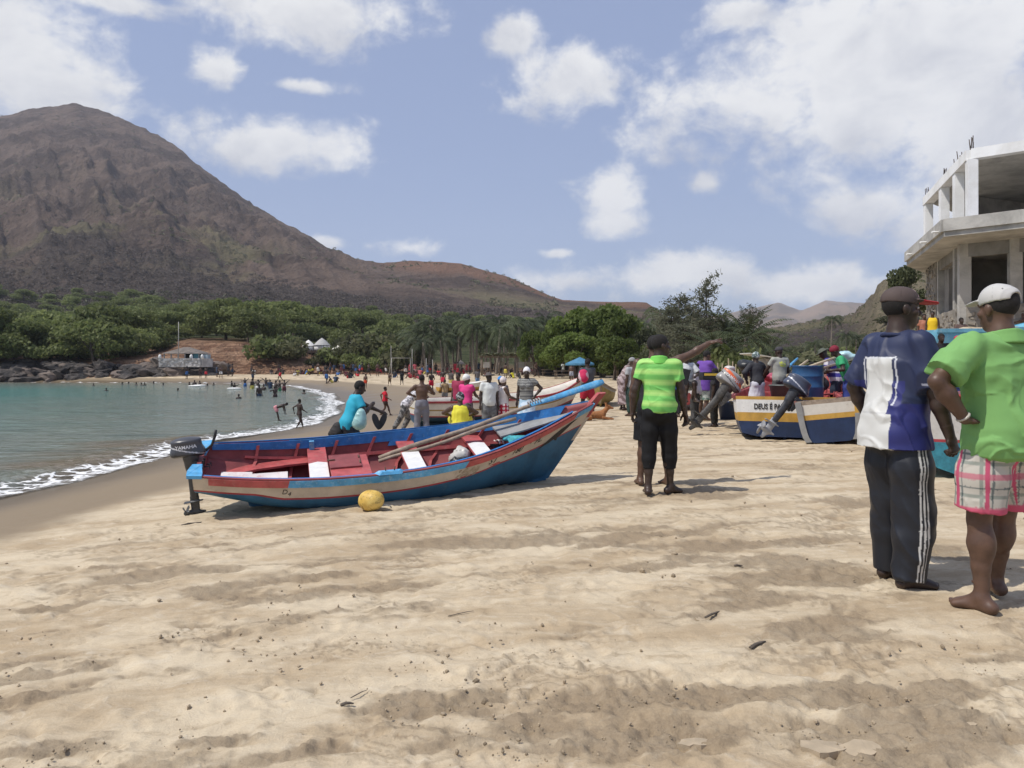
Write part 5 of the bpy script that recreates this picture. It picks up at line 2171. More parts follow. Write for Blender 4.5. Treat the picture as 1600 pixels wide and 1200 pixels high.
 fish = [(.842, .43), (.850, .38), (.864, .325), (.880, .255), (.898, .205), (.925, .165), (.948, .155), (.935, .20), (.926, .255), (.916, .315), (.905, .375), (.908, .425), (.898, .40), (.892, .36), (.879, .39), (.866, .40), (.852, .425)]
 bm = bmesh.new()
 vs = [bm.verts.new(h.pt(u + .012, v * .80, -1) + h.nrm(u + .012, v * .80, -1) * .004) for u, v in fish]
 f = bm.faces.new(vs)
 bmesh.ops.triangulate(bm, faces=[f])
 bm_obj('painted_fish', bm, LETTER, o)
 # worn patch on the cream
 bm = bmesh.new()
 rg = random.Random(3)
 for k in range(46):
  u, v = .61 + rg.random() * .055, .17 + rg.random() * .16
  r = .004 + rg.random() * .012
  c = [bm.verts.new(h.pt(u + r / h.Lt * 1.6 * math.cos(a), v + r * 2.0 * math.sin(a), -1) + h.nrm(u, v, -1) * .003) for a in np.linspace(0, 6.28, 8)[:-1]]
  bm.faces.new(c)
 bm_obj('paint_wear', bm, mat('paint_wear', (.36, .295, .22), .8, .3, 30, 0), o)
 place_boat(o, Vector((-3.50, 8.36, -.36)), 16.5, 12, 2.6)
 return o, h

main_boat, main_hull = make_main_boat()
MB = main_boat.matrix_world.copy()

def on_boat(x, y, z):
 return MB @ Vector((x, y, z))

def main_boat_things():
 m_ = outboard('dark grey outboard motor with white lettering on the red, cream and blue boat', on_boat(-.02, 0.02, .655), (0, 0, 0),
                  [(.060, .062, .070), (.55, .55, .57)], 'outboard motors', 'YAMAHA', .92)
 m_.rotation_euler = (R(5), R(-6), R(14))
 # oar with a light blue blade, and a bare pole beside it
 for k, (a, b_, blade, lab) in enumerate(((P(592, 716, 9.1), P(943, 596, 9.8), True, 'long wooden oar with light blue blade jutting over the bow'),
                                             (P(592, 722, 9.05), P(806, 653, 9.5), False, 'shorter bare wooden pole lying under the oar'))):
  d = b_ - a
  Ln = d.length
  o = empty('oar' if blade else 'wooden_pole', a, 0, lab, 'oar' if blade else 'pole')
  o.rotation_euler = d.to_track_quat('X', 'Z').to_euler()
  bm = bmesh.new()
  n = 14
  pts = [(Ln * (.74 if blade else 1) * t, 0, .012 * math.sin(t * 9 + k)) for t in np.linspace(0, 1, n)]
  tube(bm, pts, [.030 - .005 * t for t in np.linspace(0, 1, n)] if k == 0 else [.023] * n, 9)
  bm_obj('shaft', bm, WOOD, o)
  if blade:
   bm = bmesh.new()
   pts = [(Ln * .66, 0, .04), (Ln * .74, 0, .02), (Ln * .84, 0, .01), (Ln * .97, 0, .0), (Ln * 1.0, 0, 0)]
   tube(bm, pts, [.026, .034, .044, .050, .032], 10, 0, True, .38)
   bl = bm_obj('blade', bm, SKYB, o)
   bl.rotation_euler = (R(60), 0, 0)
   bm = bmesh.new()
   for q in range(5):
    x = Ln * (.655 + q * .012)
    tube(bm, [(x, .04 * math.cos(a_), .03 + .04 * math.sin(a_)) for a_ in np.linspace(0, 6.28, 11)], .008, 5)
   bm_obj('lashing', bm, mat('grey_rope', (.36, .37, .38), .9), o)
 # black bag, pale sack, sandals, teal rope in the boat
 def sack(name, label, cat, c, r, m, seed, amp=.03):
  b = Blob(.05)
  rg = random.Random(seed)
  for _ in range(6):
   b.ell(Vector(c) + Vector((rg.uniform(-.6, .6) * r[0], rg.uniform(-.6, .6) * r[1], rg.uniform(-.4, .5) * r[2])), (r[0] * .6, r[1] * .6, r[2] * .6))
  V, Q = b.mesh(.012)
  V = fold(V, Q, amp, (10, 10, 10), seed)
  c0 = V.mean(0)
  oo = link(name, make_mesh(name, V - c0, Q), None, m, c0)
  tag(oo, label, cat)
 pl_b = mat('black_plastic', (.014, .014, .016), .3, .2, 20, .2, 60, .004)
 pl_w = mat('pale_plastic', (.55, .53, .48), .4, .12, 12, .3, 50, .004)
 sack('plastic_bag', 'black plastic bag on the floor before the forward thwart', 'bag', on_boat(3.02, -.22, .44), (.20, .14, .13), pl_b, 3)
 sack('sack', 'crumpled pale sack lying beside the black bag in the boat', 'sack', on_boat(2.98, .06, .50), (.12, .09, .13), pl_w, 9)
 sack('net_bundle', 'bundle of teal netting and rope tucked inside the bow', 'net', on_boat(3.72, -.02, .66), (.17, .06, .06), mat('teal_net', (.06, .36, .40), .8, .3, 30, .6), 5, .02)
 o = empty('sandals', on_boat(3.55, .30, .50), R(30), 'black and white sandals on the bow bench of the red, cream and blue boat', 'sandals')
 for k in (0, 1):
  bm = bmesh.new()
  pts = [(math.cos(a) * (.13 if math.cos(a) > 0 else .12), math.sin(a) * (.05 + .01 * math.cos(a)) + k * .13, 0) for a in np.linspace(0, 6.283, 15)[:-1]]
  lo = [bm.verts.new(p) for p in pts]
  hi = [bm.verts.new(Vector(p) + Vector((0, 0, .03))) for p in pts]
  bm.faces.new(lo[::-1])
  bm.faces.new(hi)
  for q in range(14):
   bm.faces.new((lo[q], lo[(q + 1) % 14], hi[(q + 1) % 14], hi[q]))
  s_ = bm_obj('sole', bm, BLACK, o)
  bm = bmesh.new()
  for xx in (.0, .05):
   tube(bm, [(xx, k * .13 + .055 * math.cos(a), .03 + .05 * math.sin(a)) for a in np.linspace(0, 3.14, 8)], .016, 6, flat=.4)
  bm_obj('strap', bm, WHITE, s_)
 bm = bmesh.new()
 for (a, b_, z) in ((2.15, .12, .24), (2.3, -.02, .235)):
  tube(bm, [on_boat(a, b_, z), on_boat(a + .55, b_ + .16, z + .02)], .03, 8)
 # (the butts of the oar and pole show aft of the middle thwart)
 bm.free()
 # yellow buoy and its cord
 q = gp(578, 797)
 r = .122 * q.y / 8.0
 b = Blob(.02)
 b.ell((0, 0, r * .93), (r * 1.03, r * 1.0, r * .93))
 b.ell((.05, -.03, r * 1.0), (r * .92, r * .9, r * .85))
 V, Q = b.mesh(.009)
 V = smooth_pts(V, Q, 2)
 N = vnormals(V, Q)
 V = V + N * (vnoise3(V * 16, 3) * .006 + vnoise3(V * 45, 5) * .0025)[:, None]
 mt, t, bs = new_mat('buoy_plastic')
 oc = t.add('ShaderNodeTexCoord').outputs['Object']
 n1 = t.noise(oc, 7, 5, .6)
 n2 = t.noise(oc, 22, 5, .7)
 c = t.mix(t.ss(n1.outputs[0], .35, .65), (.60, .38, .07), (.72, .53, .16))
 c = t.mix(t.m('MULTIPLY', t.ss(n2.outputs[0], .54, .66), .85), c, (.20, .14, .05))
 t.put(bs.inputs['Base Color'], c)
 bs.inputs['Roughness'].default_value = .55
 t.put(bs.inputs['Normal'], t.bump(n2.outputs[0], .3, .006))
 o = link('buoy', make_mesh('buoy', V, Q), None, mt, q + Vector((0, 0, -.01)))
 tag(o, 'scuffed round yellow fishing buoy on the sand against the boat', 'buoy')
 bm = bmesh.new()
 h = main_hull
 pts = [q + Vector((r * .9, .05, .06)), q + Vector((r * 1.6, .12, .02)), P(612, 787, 8.25), P(628, 771, 8.32), P(638, 774, 8.32), P(641, 765, 8.42)]
 pts = [pts[0], (pts[0] + pts[1]) / 2, pts[1], (pts[1] + pts[2]) / 2 - Vector((0, 0, .01)), pts[2], (pts[2] + pts[3]) / 2 + Vector((0, 0, .015)), pts[3], pts[4], pts[5]]
 tube(bm, pts, .006, 6)
 tag(bm_obj('cord', bm, mat('pale_cord', (.50, .50, .46), .9), None), 'thin pale cord running from the yellow buoy to the hull', 'cord')

main_boat_things()

def simple_boat(label, origin, heading, cols, Lt=5.2, Lk=4.6, beam=.85, height=.75, bow=1.1, heel=0, pitch=0, thwarts=3, sect=None, inner=None, trans=None, group='fishing boats on the beach', gun=None, posts=True, name='fishing_boat', lines=()):
 """cols: [(v end, material), ...] from gunwale to keel"""
 b = beam
 h = Hull(Lt, Lk, [(0, b * .82), (.2, b * .95), (.45, b), (.65, b * .9), (.82, b * .6), (.93, b * .27), (1, .04)],
             [(0, height), (.3, height * .95), (.6, height * 1.0), (.8, height * 1.16), (1, bow)],
             [(0, .10), (.15, .06), (.5, .02), (.8, .03), (1, .12)], sect)
 o = empty(name, (0, 0, 0), 0, label, 'boat', group)
 ms = []
 bands = []
 for v, m in cols:
  if m not in ms:
   ms.append(m)
  bands.append(((lambda u, v=v: v), ms.index(m)))
 inner = inner or RED
 if inner not in ms:
  ms.append(inner)
 bm_obj('hull', hull_mesh(h, bands, ms.index(inner), 34), ms, o)
 tr = trans or cols
 tm = []
 tb = []
 for v, m in tr:
  if m not in tm:
   tm.append(m)
  tb.append((v, tm.index(m)))
 bm_obj('transom', transom_mesh(h, .05, tb, x0=-.004), tm, o)
 gun = gun or RED
 for side in (-1, 1):
  bm = bmesh.new()
  strip_on(bm, h, side, .0, .99, -.02, .06, .03, 0, 26)
  bm_obj('gunwale', bm, gun, o)
 for v0, v1, m in lines:
  for side in (-1, 1):
   bm = bmesh.new()
   strip_on(bm, h, side, .01, .985, v0, v1, .014, 0, 26)
   bm_obj('rubbing_strake', bm, m, o)
 for k in range(thwarts):
  u = .2 + .55 * k / max(1, thwarts - 1)
  z = lerp_tab(u, h.sheer) - .16
  w = h.width(u, z)
  bm = bmesh.new()
  box(bm, (u * h.Lt, 0, z), (.24, 2 * w, .03))
  bm_obj('thwart', bm, inner, o)
 bm = bmesh.new()
 hexa(bm, [(.1, -h.width(.05, .22), .2), (Lk * .8, -h.width(.8, .22), .2), (Lk * .8, h.width(.8, .22), .2), (.1, h.width(.05, .22), .2),
              (.1, -h.width(.05, .22), .22), (Lk * .8, -h.width(.8, .22), .22), (Lk * .8, h.width(.8, .22), .22), (.1, h.width(.05, .22), .22)])
 bm_obj('floor', bm, inner, o)
 bm = bmesh.new()
 p0, p1 = h.pt(1, 0), h.pt(1, 1)
 hexa(bm, [(p1.x - .05, -.02, p1.z), (p1.x + .03, -.02, p1.z), (p1.x + .03, .02, p1.z), (p1.x - .05, .02, p1.z), (p0.x - .04, -.045, p0.z + .1), (p0.x + .06, -.03, p0.z + .12), (p0.x + .06, .03, p0.z + .12), (p0.x - .04, .045, p0.z + .1)])
 bm_obj('stem_post', bm, gun, o)
 bm = bmesh.new()
 hexa(bm, [(.15, -.03, -.06), (Lk * .93, -.03, -.06), (Lk * .93, .03, -.06), (.15, .03, -.06), (.05, -.03, .1), (Lk, -.03, .12), (Lk, .03, .12), (.05, .03, .1)])
 bm_obj('keel', bm, cols[-1][1], o)
 place_boat(o, origin, heading, heel, pitch)
 return o, h

def other_boats():
 W2 = mat('off_white_paint', (.62, .58, .51), .55, .08, 5, .15, dirt=.15)
 # long white boat with red and ochre lines, behind the crowd
 a, b_ = gp(650, 671), gp(905, 652)
 hd = math.degrees(math.atan2(b_.y - a.y, b_.x - a.x))
 simple_boat('long white boat with red gunwale, ochre line and blue bottom behind the standing crowd', a + Vector((-.1, .3, .06)), hd,
    [(.34, W2), (.40, mat('ochre_line', (.30, .20, .06))), (.62, W2), (.67, LINE), (1, mat('deep_blue_paint', (.022, .065, .115), .55, .2, 5))],
    5.4, 4.7, .80, .72, 1.22, 2, 1.5, gun=LINE, inner=W2)
 # white and yellow boat further off
 a = gp(684, 614)
 simple_boat('small white and ochre boat drawn up beyond the long white one', a, 20, [(.45, W2), (1, YEL)], 3.6, 3.2, .7, .62, .8, 0, 0, 2, inner=WHITE, gun=W2)
 # bow of a mustard boat by the seated woman
 a = gp(949, 636)
 simple_boat('weathered mustard boat standing behind the woman in the printed dress', a + Vector((.1, 3.3, 0)), -96, [(.2, GREYP), (1, mat('mustard_paint', (.28, .21, .06), .6, .2, 5, .2, dirt=.3))], 3.6, 3.2, .62, .62, .95, 0, 0, 2, inner=WOOD, gun=WOOD)
 # red and white boat behind the pointing man
 a = gp(1070, 642)
 simple_boat('red and white boat behind the man in the white shirt', a + Vector((-.2, .1, .02)), 78, [(.40, W2), (1, mat('brick_red_paint', (.22, .035, .035), .55, .2, 5))], 5.0, 4.4, .9, .86, 1.2, 0, 0, 3, gun=RED)
 # the boat with writing across its stern
 a = P(1226, 681, 13.9)
 a.z = gz(a.x, a.y) - .05
 f, hf = simple_boat('white, ochre and navy boat with black writing across its stern', a, 69,
      [(.10, YEL), (.42, WHITE), (.62, YEL), (1, NAVY)], 5.6, 5.0, 1.08, .86, 1.25, 0, 0, 3, sect=BOXY, gun=DRED, trans=[(.08, YEL), (.40, WHITE), (.62, YEL), (1, NAVY)])
 me = text_mesh('DEUS É PAI', .145, .004, .002)
 co = np.empty(len(me.vertices) * 3, np.float32)
 me.vertices.foreach_get('co', co)
 co = co.reshape(-1, 3)
 zt = hf.pt(0, .24).z
 co2 = np.stack([np.full(len(co), -.012) + co[:, 2] * 0 - .002 * (co[:, 2] > 0), -(co[:, 0] * .72 - .55), co[:, 1] + zt - .055], 1)
 me.vertices.foreach_set('co', co2.astype(np.float32).ravel())
 me.materials.clear()
 me.materials.append(LETTER)
 t = bpy.data.objects.new('lettering', me)
 COL.objects.link(t)
 t.parent = f
 # narrower boat next to it, nearer, its stern with a grey edge
 a = P(1302, 693, 13.0)
 a.z = gz(a.x, a.y) - .06
 g, hg = simple_boat('navy boat with ochre corner and grey-edged stern beside the jersey man', a, 67,
      [(.06, WOOD), (.34, W2), (.46, YEL), (1, NAVY)], 5.4, 4.8, .62, .86, 1.2, -7, 0, 3, sect=BOXY, gun=mat('worn_red_wood', (.24, .10, .08), .8, .3, 9, .4), trans=[(.10, WOOD), (.34, W2), (.46, YEL), (1, NAVY)])
 for s in (-1, 1):
  bm = bmesh.new()
  pr = None
  for v in np.linspace(.02, .97, 9):
   p = hg.pt(0, v, s)
   r = [bm.verts.new((dx, p.y + s * dy, p.z)) for dx, dy in ((-.05, -.075), (-.05, .025), (.03, .028), (.03, -.075))]
   if pr:
    for k in range(4):
     fc = bm.faces.new((pr[k], pr[(k + 1) % 4], r[(k + 1) % 4], r[k]))
     fc.material_index = 1 if s < 0 and v < .40 else 0
   else:
    bm.faces.new(r[::-1])
   pr = r
  bm.faces.new(pr)
  bm_obj('stern_edging', bm, [GREYP, YEL], g)
 # teal boat between the two men
 a = gp(1478, 752)
 te = mat('teal_bottom', (.030, .19, .25), .55, .25, 8, .3, 40, .005, dirt=.35, dirtcol=(.02, .06, .08))
 simple_boat('teal and pale grey boat, its stern showing between the jersey and the green polo', a + Vector((.25, .15, -.05)), 62,
    [(.08, LINE), (.16, W2), (.52, mat('pale_grey_paint', (.50, .48, .45), .5, .1, 6, .2, dirt=.25)), (.56, LINE), (1, te)], 4.8, 4.2, .72, .98, 1.3, 0, 0, 3, gun=DRED)
 # striped boat beyond it
 a = P(1500, 640, 12.4)
 a.z = gz(a.x, a.y) + .05
 simple_boat('boat banded blue, white and red behind the green polo man', a + Vector((-.9, 0, 0)), 24, [(.12, BLUE), (.22, WHITE), (.36, RED), (.5, YEL), (1, W2)], 4.8, 4.2, .75, .95, 1.5, -4, 2, 3, gun=BLUE)
 # big light blue hull on the bank
 a = P(1432, 590, 18.0)
 a.z = 1.02
 lb = mat('sky_blue_hull', (.16, .43, .57), .55, .14, 4, .2, 30, .006, dirt=.34, dirtcol=(.46, .60, .64))
 simple_boat('big light blue hull on the bank below the concrete building', a, 8, [(.35, lb), (1, lb)], 5.6, 5.0, .95, 1.20, 1.45, 0, 3, 2, inner=lb, gun=lb)

other_boats()

def beach_gear():
 # tilted outboards
 o = outboard('grey and orange outboard motor tilted up beside the purple shirt', P(1133, 618, 15.2), (0, 0, 0), [(.30, .29, .28), (.05, .05, .05), (.75, .14, .04)], 'outboard motors', 'YAMAHA', 1.42,
                 mat('oily_motor', (.05, .048, .044), .5, .4, 18, .4, dirt=.5, dirtcol=(.14, .12, .10)), False)
 o.rotation_euler = (R(-6), R(38), R(-12))
 o = outboard('blue-grey outboard motor with silver leg hung on a navy stern', P(1240, 626, 13.55), (0, 0, 0), [(.060, .070, .105), (.55, .56, .60)], 'outboard motors', '', 1.26,
                 mat('dark_motor', (.030, .032, .038), .45, .3, 18, .2), False, mat('silver_leg', (.30, .31, .33), .4, .15, 12, .1, dirt=.2))
 o.rotation_euler = (R(-4), R(34), R(-6))
 # blue drum
 q = P(1262, 640, 15.0)
 q.z = P(1262, 622, 15.0).z
 bm = bmesh.new()
 Rr, Hh = .30, .66
 prof = [(Rr * .96, 0), (Rr, .02), (Rr, .20), (Rr * 1.025, .215), (Rr * 1.025, .235), (Rr, .25), (Rr, .42), (Rr * 1.025, .435), (Rr * 1.025, .455), (Rr, .47), (Rr, Hh - .03), (Rr * 1.03, Hh - .02), (Rr * 1.03, Hh), (Rr * .93, Hh), (Rr * .92, Hh - .02)]
 lathe(bm, prof, 28)
 d = bm_obj('drum', bm, mat('blue_plastic', (.022, .085, .20), .4, .15, 5, .1, dirt=.2, dirtcol=(.08, .14, .22)), None, True, q)
 tag(d, 'blue plastic drum standing in the lettered boat', 'drum')
 # grey bin in the same boat
 q = P(1222, 620, 14.8)
 bm = bmesh.new()
 lathe(bm, [(.20, -.05), (.24, .22), (.26, .22), (.26, .24), (.23, .24)], 22)
 tag(bm_obj('tub', bm, mat('grey_plastic', (.11, .12, .11), .5), None, True, q), 'dark grey tub in front of the man with the dark cap', 'tub')
 # dark plastic tub on the sand under the tilted motor
 q = gp(1138, 657)
 bm = bmesh.new()
 lathe(bm, [(.24, 0), (.30, .42), (.32, .42), (.32, .46), (.28, .46)], 24)
 tag(bm_obj('tub', bm, mat('navy_plastic', (.020, .035, .085), .45), None, True, q + Vector((.2, .6, 0))), 'navy blue tub on the sand under the tilted grey motor', 'tub')
 # poles and oars lying across the boats
 pal = mat('pale_wood', (.52, .42, .28), .7, .2, 10, .3)
 for k, (p, q_, r, m, lab) in enumerate(((P(1236, 583, 15.5), P(1312, 556, 17.0), .028, pal, 'highest of the pale poles leaning across the boats'),
           (P(1235, 590, 15.4), P(1316, 566, 16.6), .030, WOOD, 'greyer middle pole leaning across the boats'),
           (P(1228, 588, 15.3), P(1262, 563, 16.2), .028, pal, 'short pale pole rising beside the yellow-print shirt'),
           (P(1225, 580, 15.6), P(1246, 560, 16.2), .030, SKYB, 'light blue oar tip beside the yellow-print shirt'))):
  bm = bmesh.new()
  d = q_ - p
  tube(bm, [Vector((0, 0, 0)), d * .5, d], [r, r * 1.05, r * .8], 7)
  tag(bm_obj('pole', bm, m, None, False, p), lab, 'pole')
 # crate of catch before the purple shirt
 q = P(1113, 592, 16.6)
 bm = bmesh.new()
 box(bm, (0, 0, 0), (.50, .36, .05), mi=0)
 for s in (-1, 1):
  box(bm, (0, s * .18, .08), (.50, .02, .14), mi=0)
  box(bm, (s * .25, 0, .08), (.02, .36, .14), mi=0)
 c = bm_obj('crate', bm, [mat('black_crate', (.02, .02, .022), .5)], None, False, q, .004)
 tag(c, 'black crate with yellow trim carried by the person in purple', 'crate')
 bm = bmesh.new()
 box(bm, (0, -.192, .10), (.46, .006, .05))
 bm_obj('yellow_trim', bm, mat('yellow_plastic', (.62, .42, .05), .5), c)
 # teal and white plastic sheets heaped behind
 for (px, py, Y, r, cl, lab) in ((1175, 578, 17.5, (.34, .2, .22), (.020, .022, .024), 'black plastic sheet draped over the gear behind the tilted motor'),
                                   (1140, 577, 17.2, (.12, .10, .07), (.60, .54, .50), 'white and red plastic bags heaped on the tilted motor'),
                                   (1322, 558, 16.8, (.26, .18, .14), (.42, .62, .66), 'pale blue plastic sheet behind the green shirt'),
                                   (1205, 590, 16.6, (.2, .2, .12), (.45, .08, .12), 'red bundle between the two people in the lettered boat')):
  b = Blob(.06)
  rg = random.Random(px)
  for _ in range(6):
   b.ell((rg.uniform(-.7, .7) * r[0], rg.uniform(-.6, .6) * r[1], rg.uniform(-.5, .6) * r[2]), (r[0] * .55, r[1] * .6, r[2] * .5))
  V, Q = b.mesh(.025)
  V = fold(V, Q, .025, (7, 7, 7), px)
  o = link('plastic_sheet', make_mesh('plastic_sheet', V, Q), None, mat('sheet_%d' % px, cl, .4, .15, 9, .2), P(px, py, Y))
  tag(o, lab, 'plastic sheet')

beach_gear()

# ------------------------------------------------------------------ people further off
HAIR = mat('black_hair', (.012, .010, .009))
SEED = [100]

def pat(kind, a, b, s=30, seed=0):
 a, b = np.array(a, float), np.array(b, float)

 def f(V, N):
  if kind == 'print':
   n = vnoise3(V * s, seed) + .5 * vnoise3(V * s * 2.1, seed + 3)
   w = sstep(n, -.02, .10)[:, None]
  elif kind == 'stripe':
   w = (np.mod(V[:, 2] * s, 1) > .5).astype(float)[:, None]
  elif kind == 'dots':
   g = V * s
   c = np.floor(g) + .5
   w = (np.linalg.norm(g - c, axis=1) < .40).astype(float)[:, None]
  elif kind == 'block':
   w = (V[:, 2] > s).astype(float)[:, None]
  elif kind == 'spot':      # printed patch on the back
   w = ((np.abs(V[:, 0] - .02) < .09) & (np.abs(V[:, 2] - 1.30) < .07) & (N[:, 1] < -.2) & (vnoise3(V * 45, 4) > -.12)).astype(float)[:, None]
  return a[None] * (1 - w) + b[None] * w
 return f

def dress(o, j, res, top=None, bottom=None, head=None, female=False, belly=0., m=1.0):
 SEED[0] += 1
 sd = SEED[0]
 fo = .006
 if top:
  k, c = top[0], top[1]
  if k == 'tee':
   wear(o, 'shirt', shirt_blob(j, .013, -.09, .62, .016, belly, m, female, False), res, c, fo, sd)
  elif k == 'blouse':
   wear(o, 'blouse', shirt_blob(j, .012, -.03, .45, .008, belly, m, female, False), res, c, fo * .7, sd)
  elif k == 'long':
   wear(o, 'long_sleeved_shirt', shirt_blob(j, .013, -.07, 1.93, .012, belly, m, female, False), res, c, fo, sd)
  elif k == 'vest':
   wear(o, 'vest', shirt_blob(j, .012, -.08, 0, .010, belly, m, female, False), res, c, fo, sd)
  elif k == 'oversize':
   wear(o, 'shirt', shirt_blob(j, .018, -.20, .85, .035, belly, m, female, False, .02, .025), res, c, fo * 1.4, sd)
 if bottom:
  k, c = bottom[0], bottom[1]
  ln = bottom[2] if len(bottom) > 2 else None
  if k == 'shorts':
   wear(o, 'shorts', trousers_blob(j, ln or .78, .013, .022, .06, belly=belly, wide=.012), res, c, fo, sd + 50)
  elif k == 'trousers':
   wear(o, 'trousers', trousers_blob(j, ln or 1.92, .012, .018, .07, belly=belly), res, c, fo, sd + 50)
  elif k == 'skirt':
   wear(o, 'skirt', skirt_blob(j, ln or .50, .014, .05, .10), res, c, fo * 1.5, sd + 50, fsc=(14, 14, 2.5))
 if head:
  k, c = head[0], head[1]
  r2 = min(res, .010)
  if k == 'hair':
   b, cut = hair_blob(j, .007)
   wear(o, 'hair', b, r2, c, .003, 3, cut, m=HAIR)
  elif k == 'bun':
   b, cut = hair_blob(j, .016, bun=1)
   wear(o, 'hair', b, r2, c, .004, 3, cut, m=HAIR)
  elif k == 'cap':
   b, cut = cap_blob(j)
   wear(o, 'cap', b, r2, c, .002, 3, cut)
  elif k == 'beanie':
   b, cut = wrap_blob(j, .014, False)
   wear(o, 'beanie', b, r2, c, .003, 3, cut)
  elif k == 'wrap':
   b, cut = wrap_blob(j, .020, True)
   wear(o, 'headwrap', b, r2, c, .005, 3, cut)
  elif k == 'hat':
   b, cut = brimhat_blob(j)
   wear(o, 'brimmed_hat', b, r2, c, .004, 3, cut)

BLK = (.010, .009, .008)

def folk(label, px, head, feet, rz, pose=None, top=None, bottom=None, hd=('hair', BLK), skin=MID, female=False, Y=None, res=None, group='people among the boats', ground=None, m=1.0, belly=0., hh=None, cat='person', stand=1.75):
 """stands so that the soles are at row `feet` and the crown at row `head` of the photograph; stand: the pose's own crown height in the 1.75 m frame"""
 if Y is None:
  loc = gp(px, feet)
 else:
  loc = P(px, feet, Y)
  if ground == 'sand':
   loc.z = gz(loc.x, loc.y)
 h = hh or (feet - head) / F * loc.y * 1.75 / stand
 pose = dict(pose or {})
 j = joints(**pose)
 if res is None:
  res = max(.010, min(.030, loc.y / 1155 * .95))
 sk = skin
 o = person(label, loc, R(rz), j, h, res / (h / 1.75), sk, 0, m, belly, female, group, cat=cat)
 dress(o, j, res / (h / 1.75), top, bottom, hd, female, belly, m)
 o['_h'] = h
 return o

def arms(l=None, r=None):
 d = {}
 if l:
  d['armL'] = l
 if r:
  d['armR'] = r
 return d

AKR = ((.235, .02, 1.03), (1, -.5, 0))
AKL = ((-.235, .02, 1.03), (-1, -.5, 0))
FWR = ((.16, .36, 1.10), (.6, -.4, -1))
FWL = ((-.16, .36, 1.10), (-.6, -.4, -1))
WALK = dict(legL=((-.10, .30, .09), (0, 1, 0)), legR=((.10, -.28, .12), (0, 1, 0)), armL=((-.26, -.18, .98), (-.3, -1, 0)), armR=((.26, .24, .98), (.3, -1, 0)), pelvis=.90)
SITG = dict(pelvis=.13, lean=14, legL=((-.18, .52, .06), (-.1, .3, 1)), legR=((.18, .50, .06), (.1, .3, 1)), armL=((-.20, .36, .42), (-.6, -.3, 0)), armR=((.20, .36, .42), (.6, -.3, 0)))
SITC = dict(pelvis=.50, lean=8, legL=((-.13, .44, .075), (0, 1, .3)), legR=((.13, .44, .075), (0, 1, .3)), armL=((-.16, .36, .68), (-.6, -.5, 0)), armR=((.16, .36, .68), (.6, -.5, 0)))
BEND = dict(lean=72, ptilt=30, pel=(0, -.18), armL=((-.16, .42, .50), (-1, 0, 0)), armR=((.16, .42, .50), (1, 0, 0)), legL=((-.13, -.06, .075), (0, 1, 0)), legR=((.13, .06, .075), (0, 1, 0)))

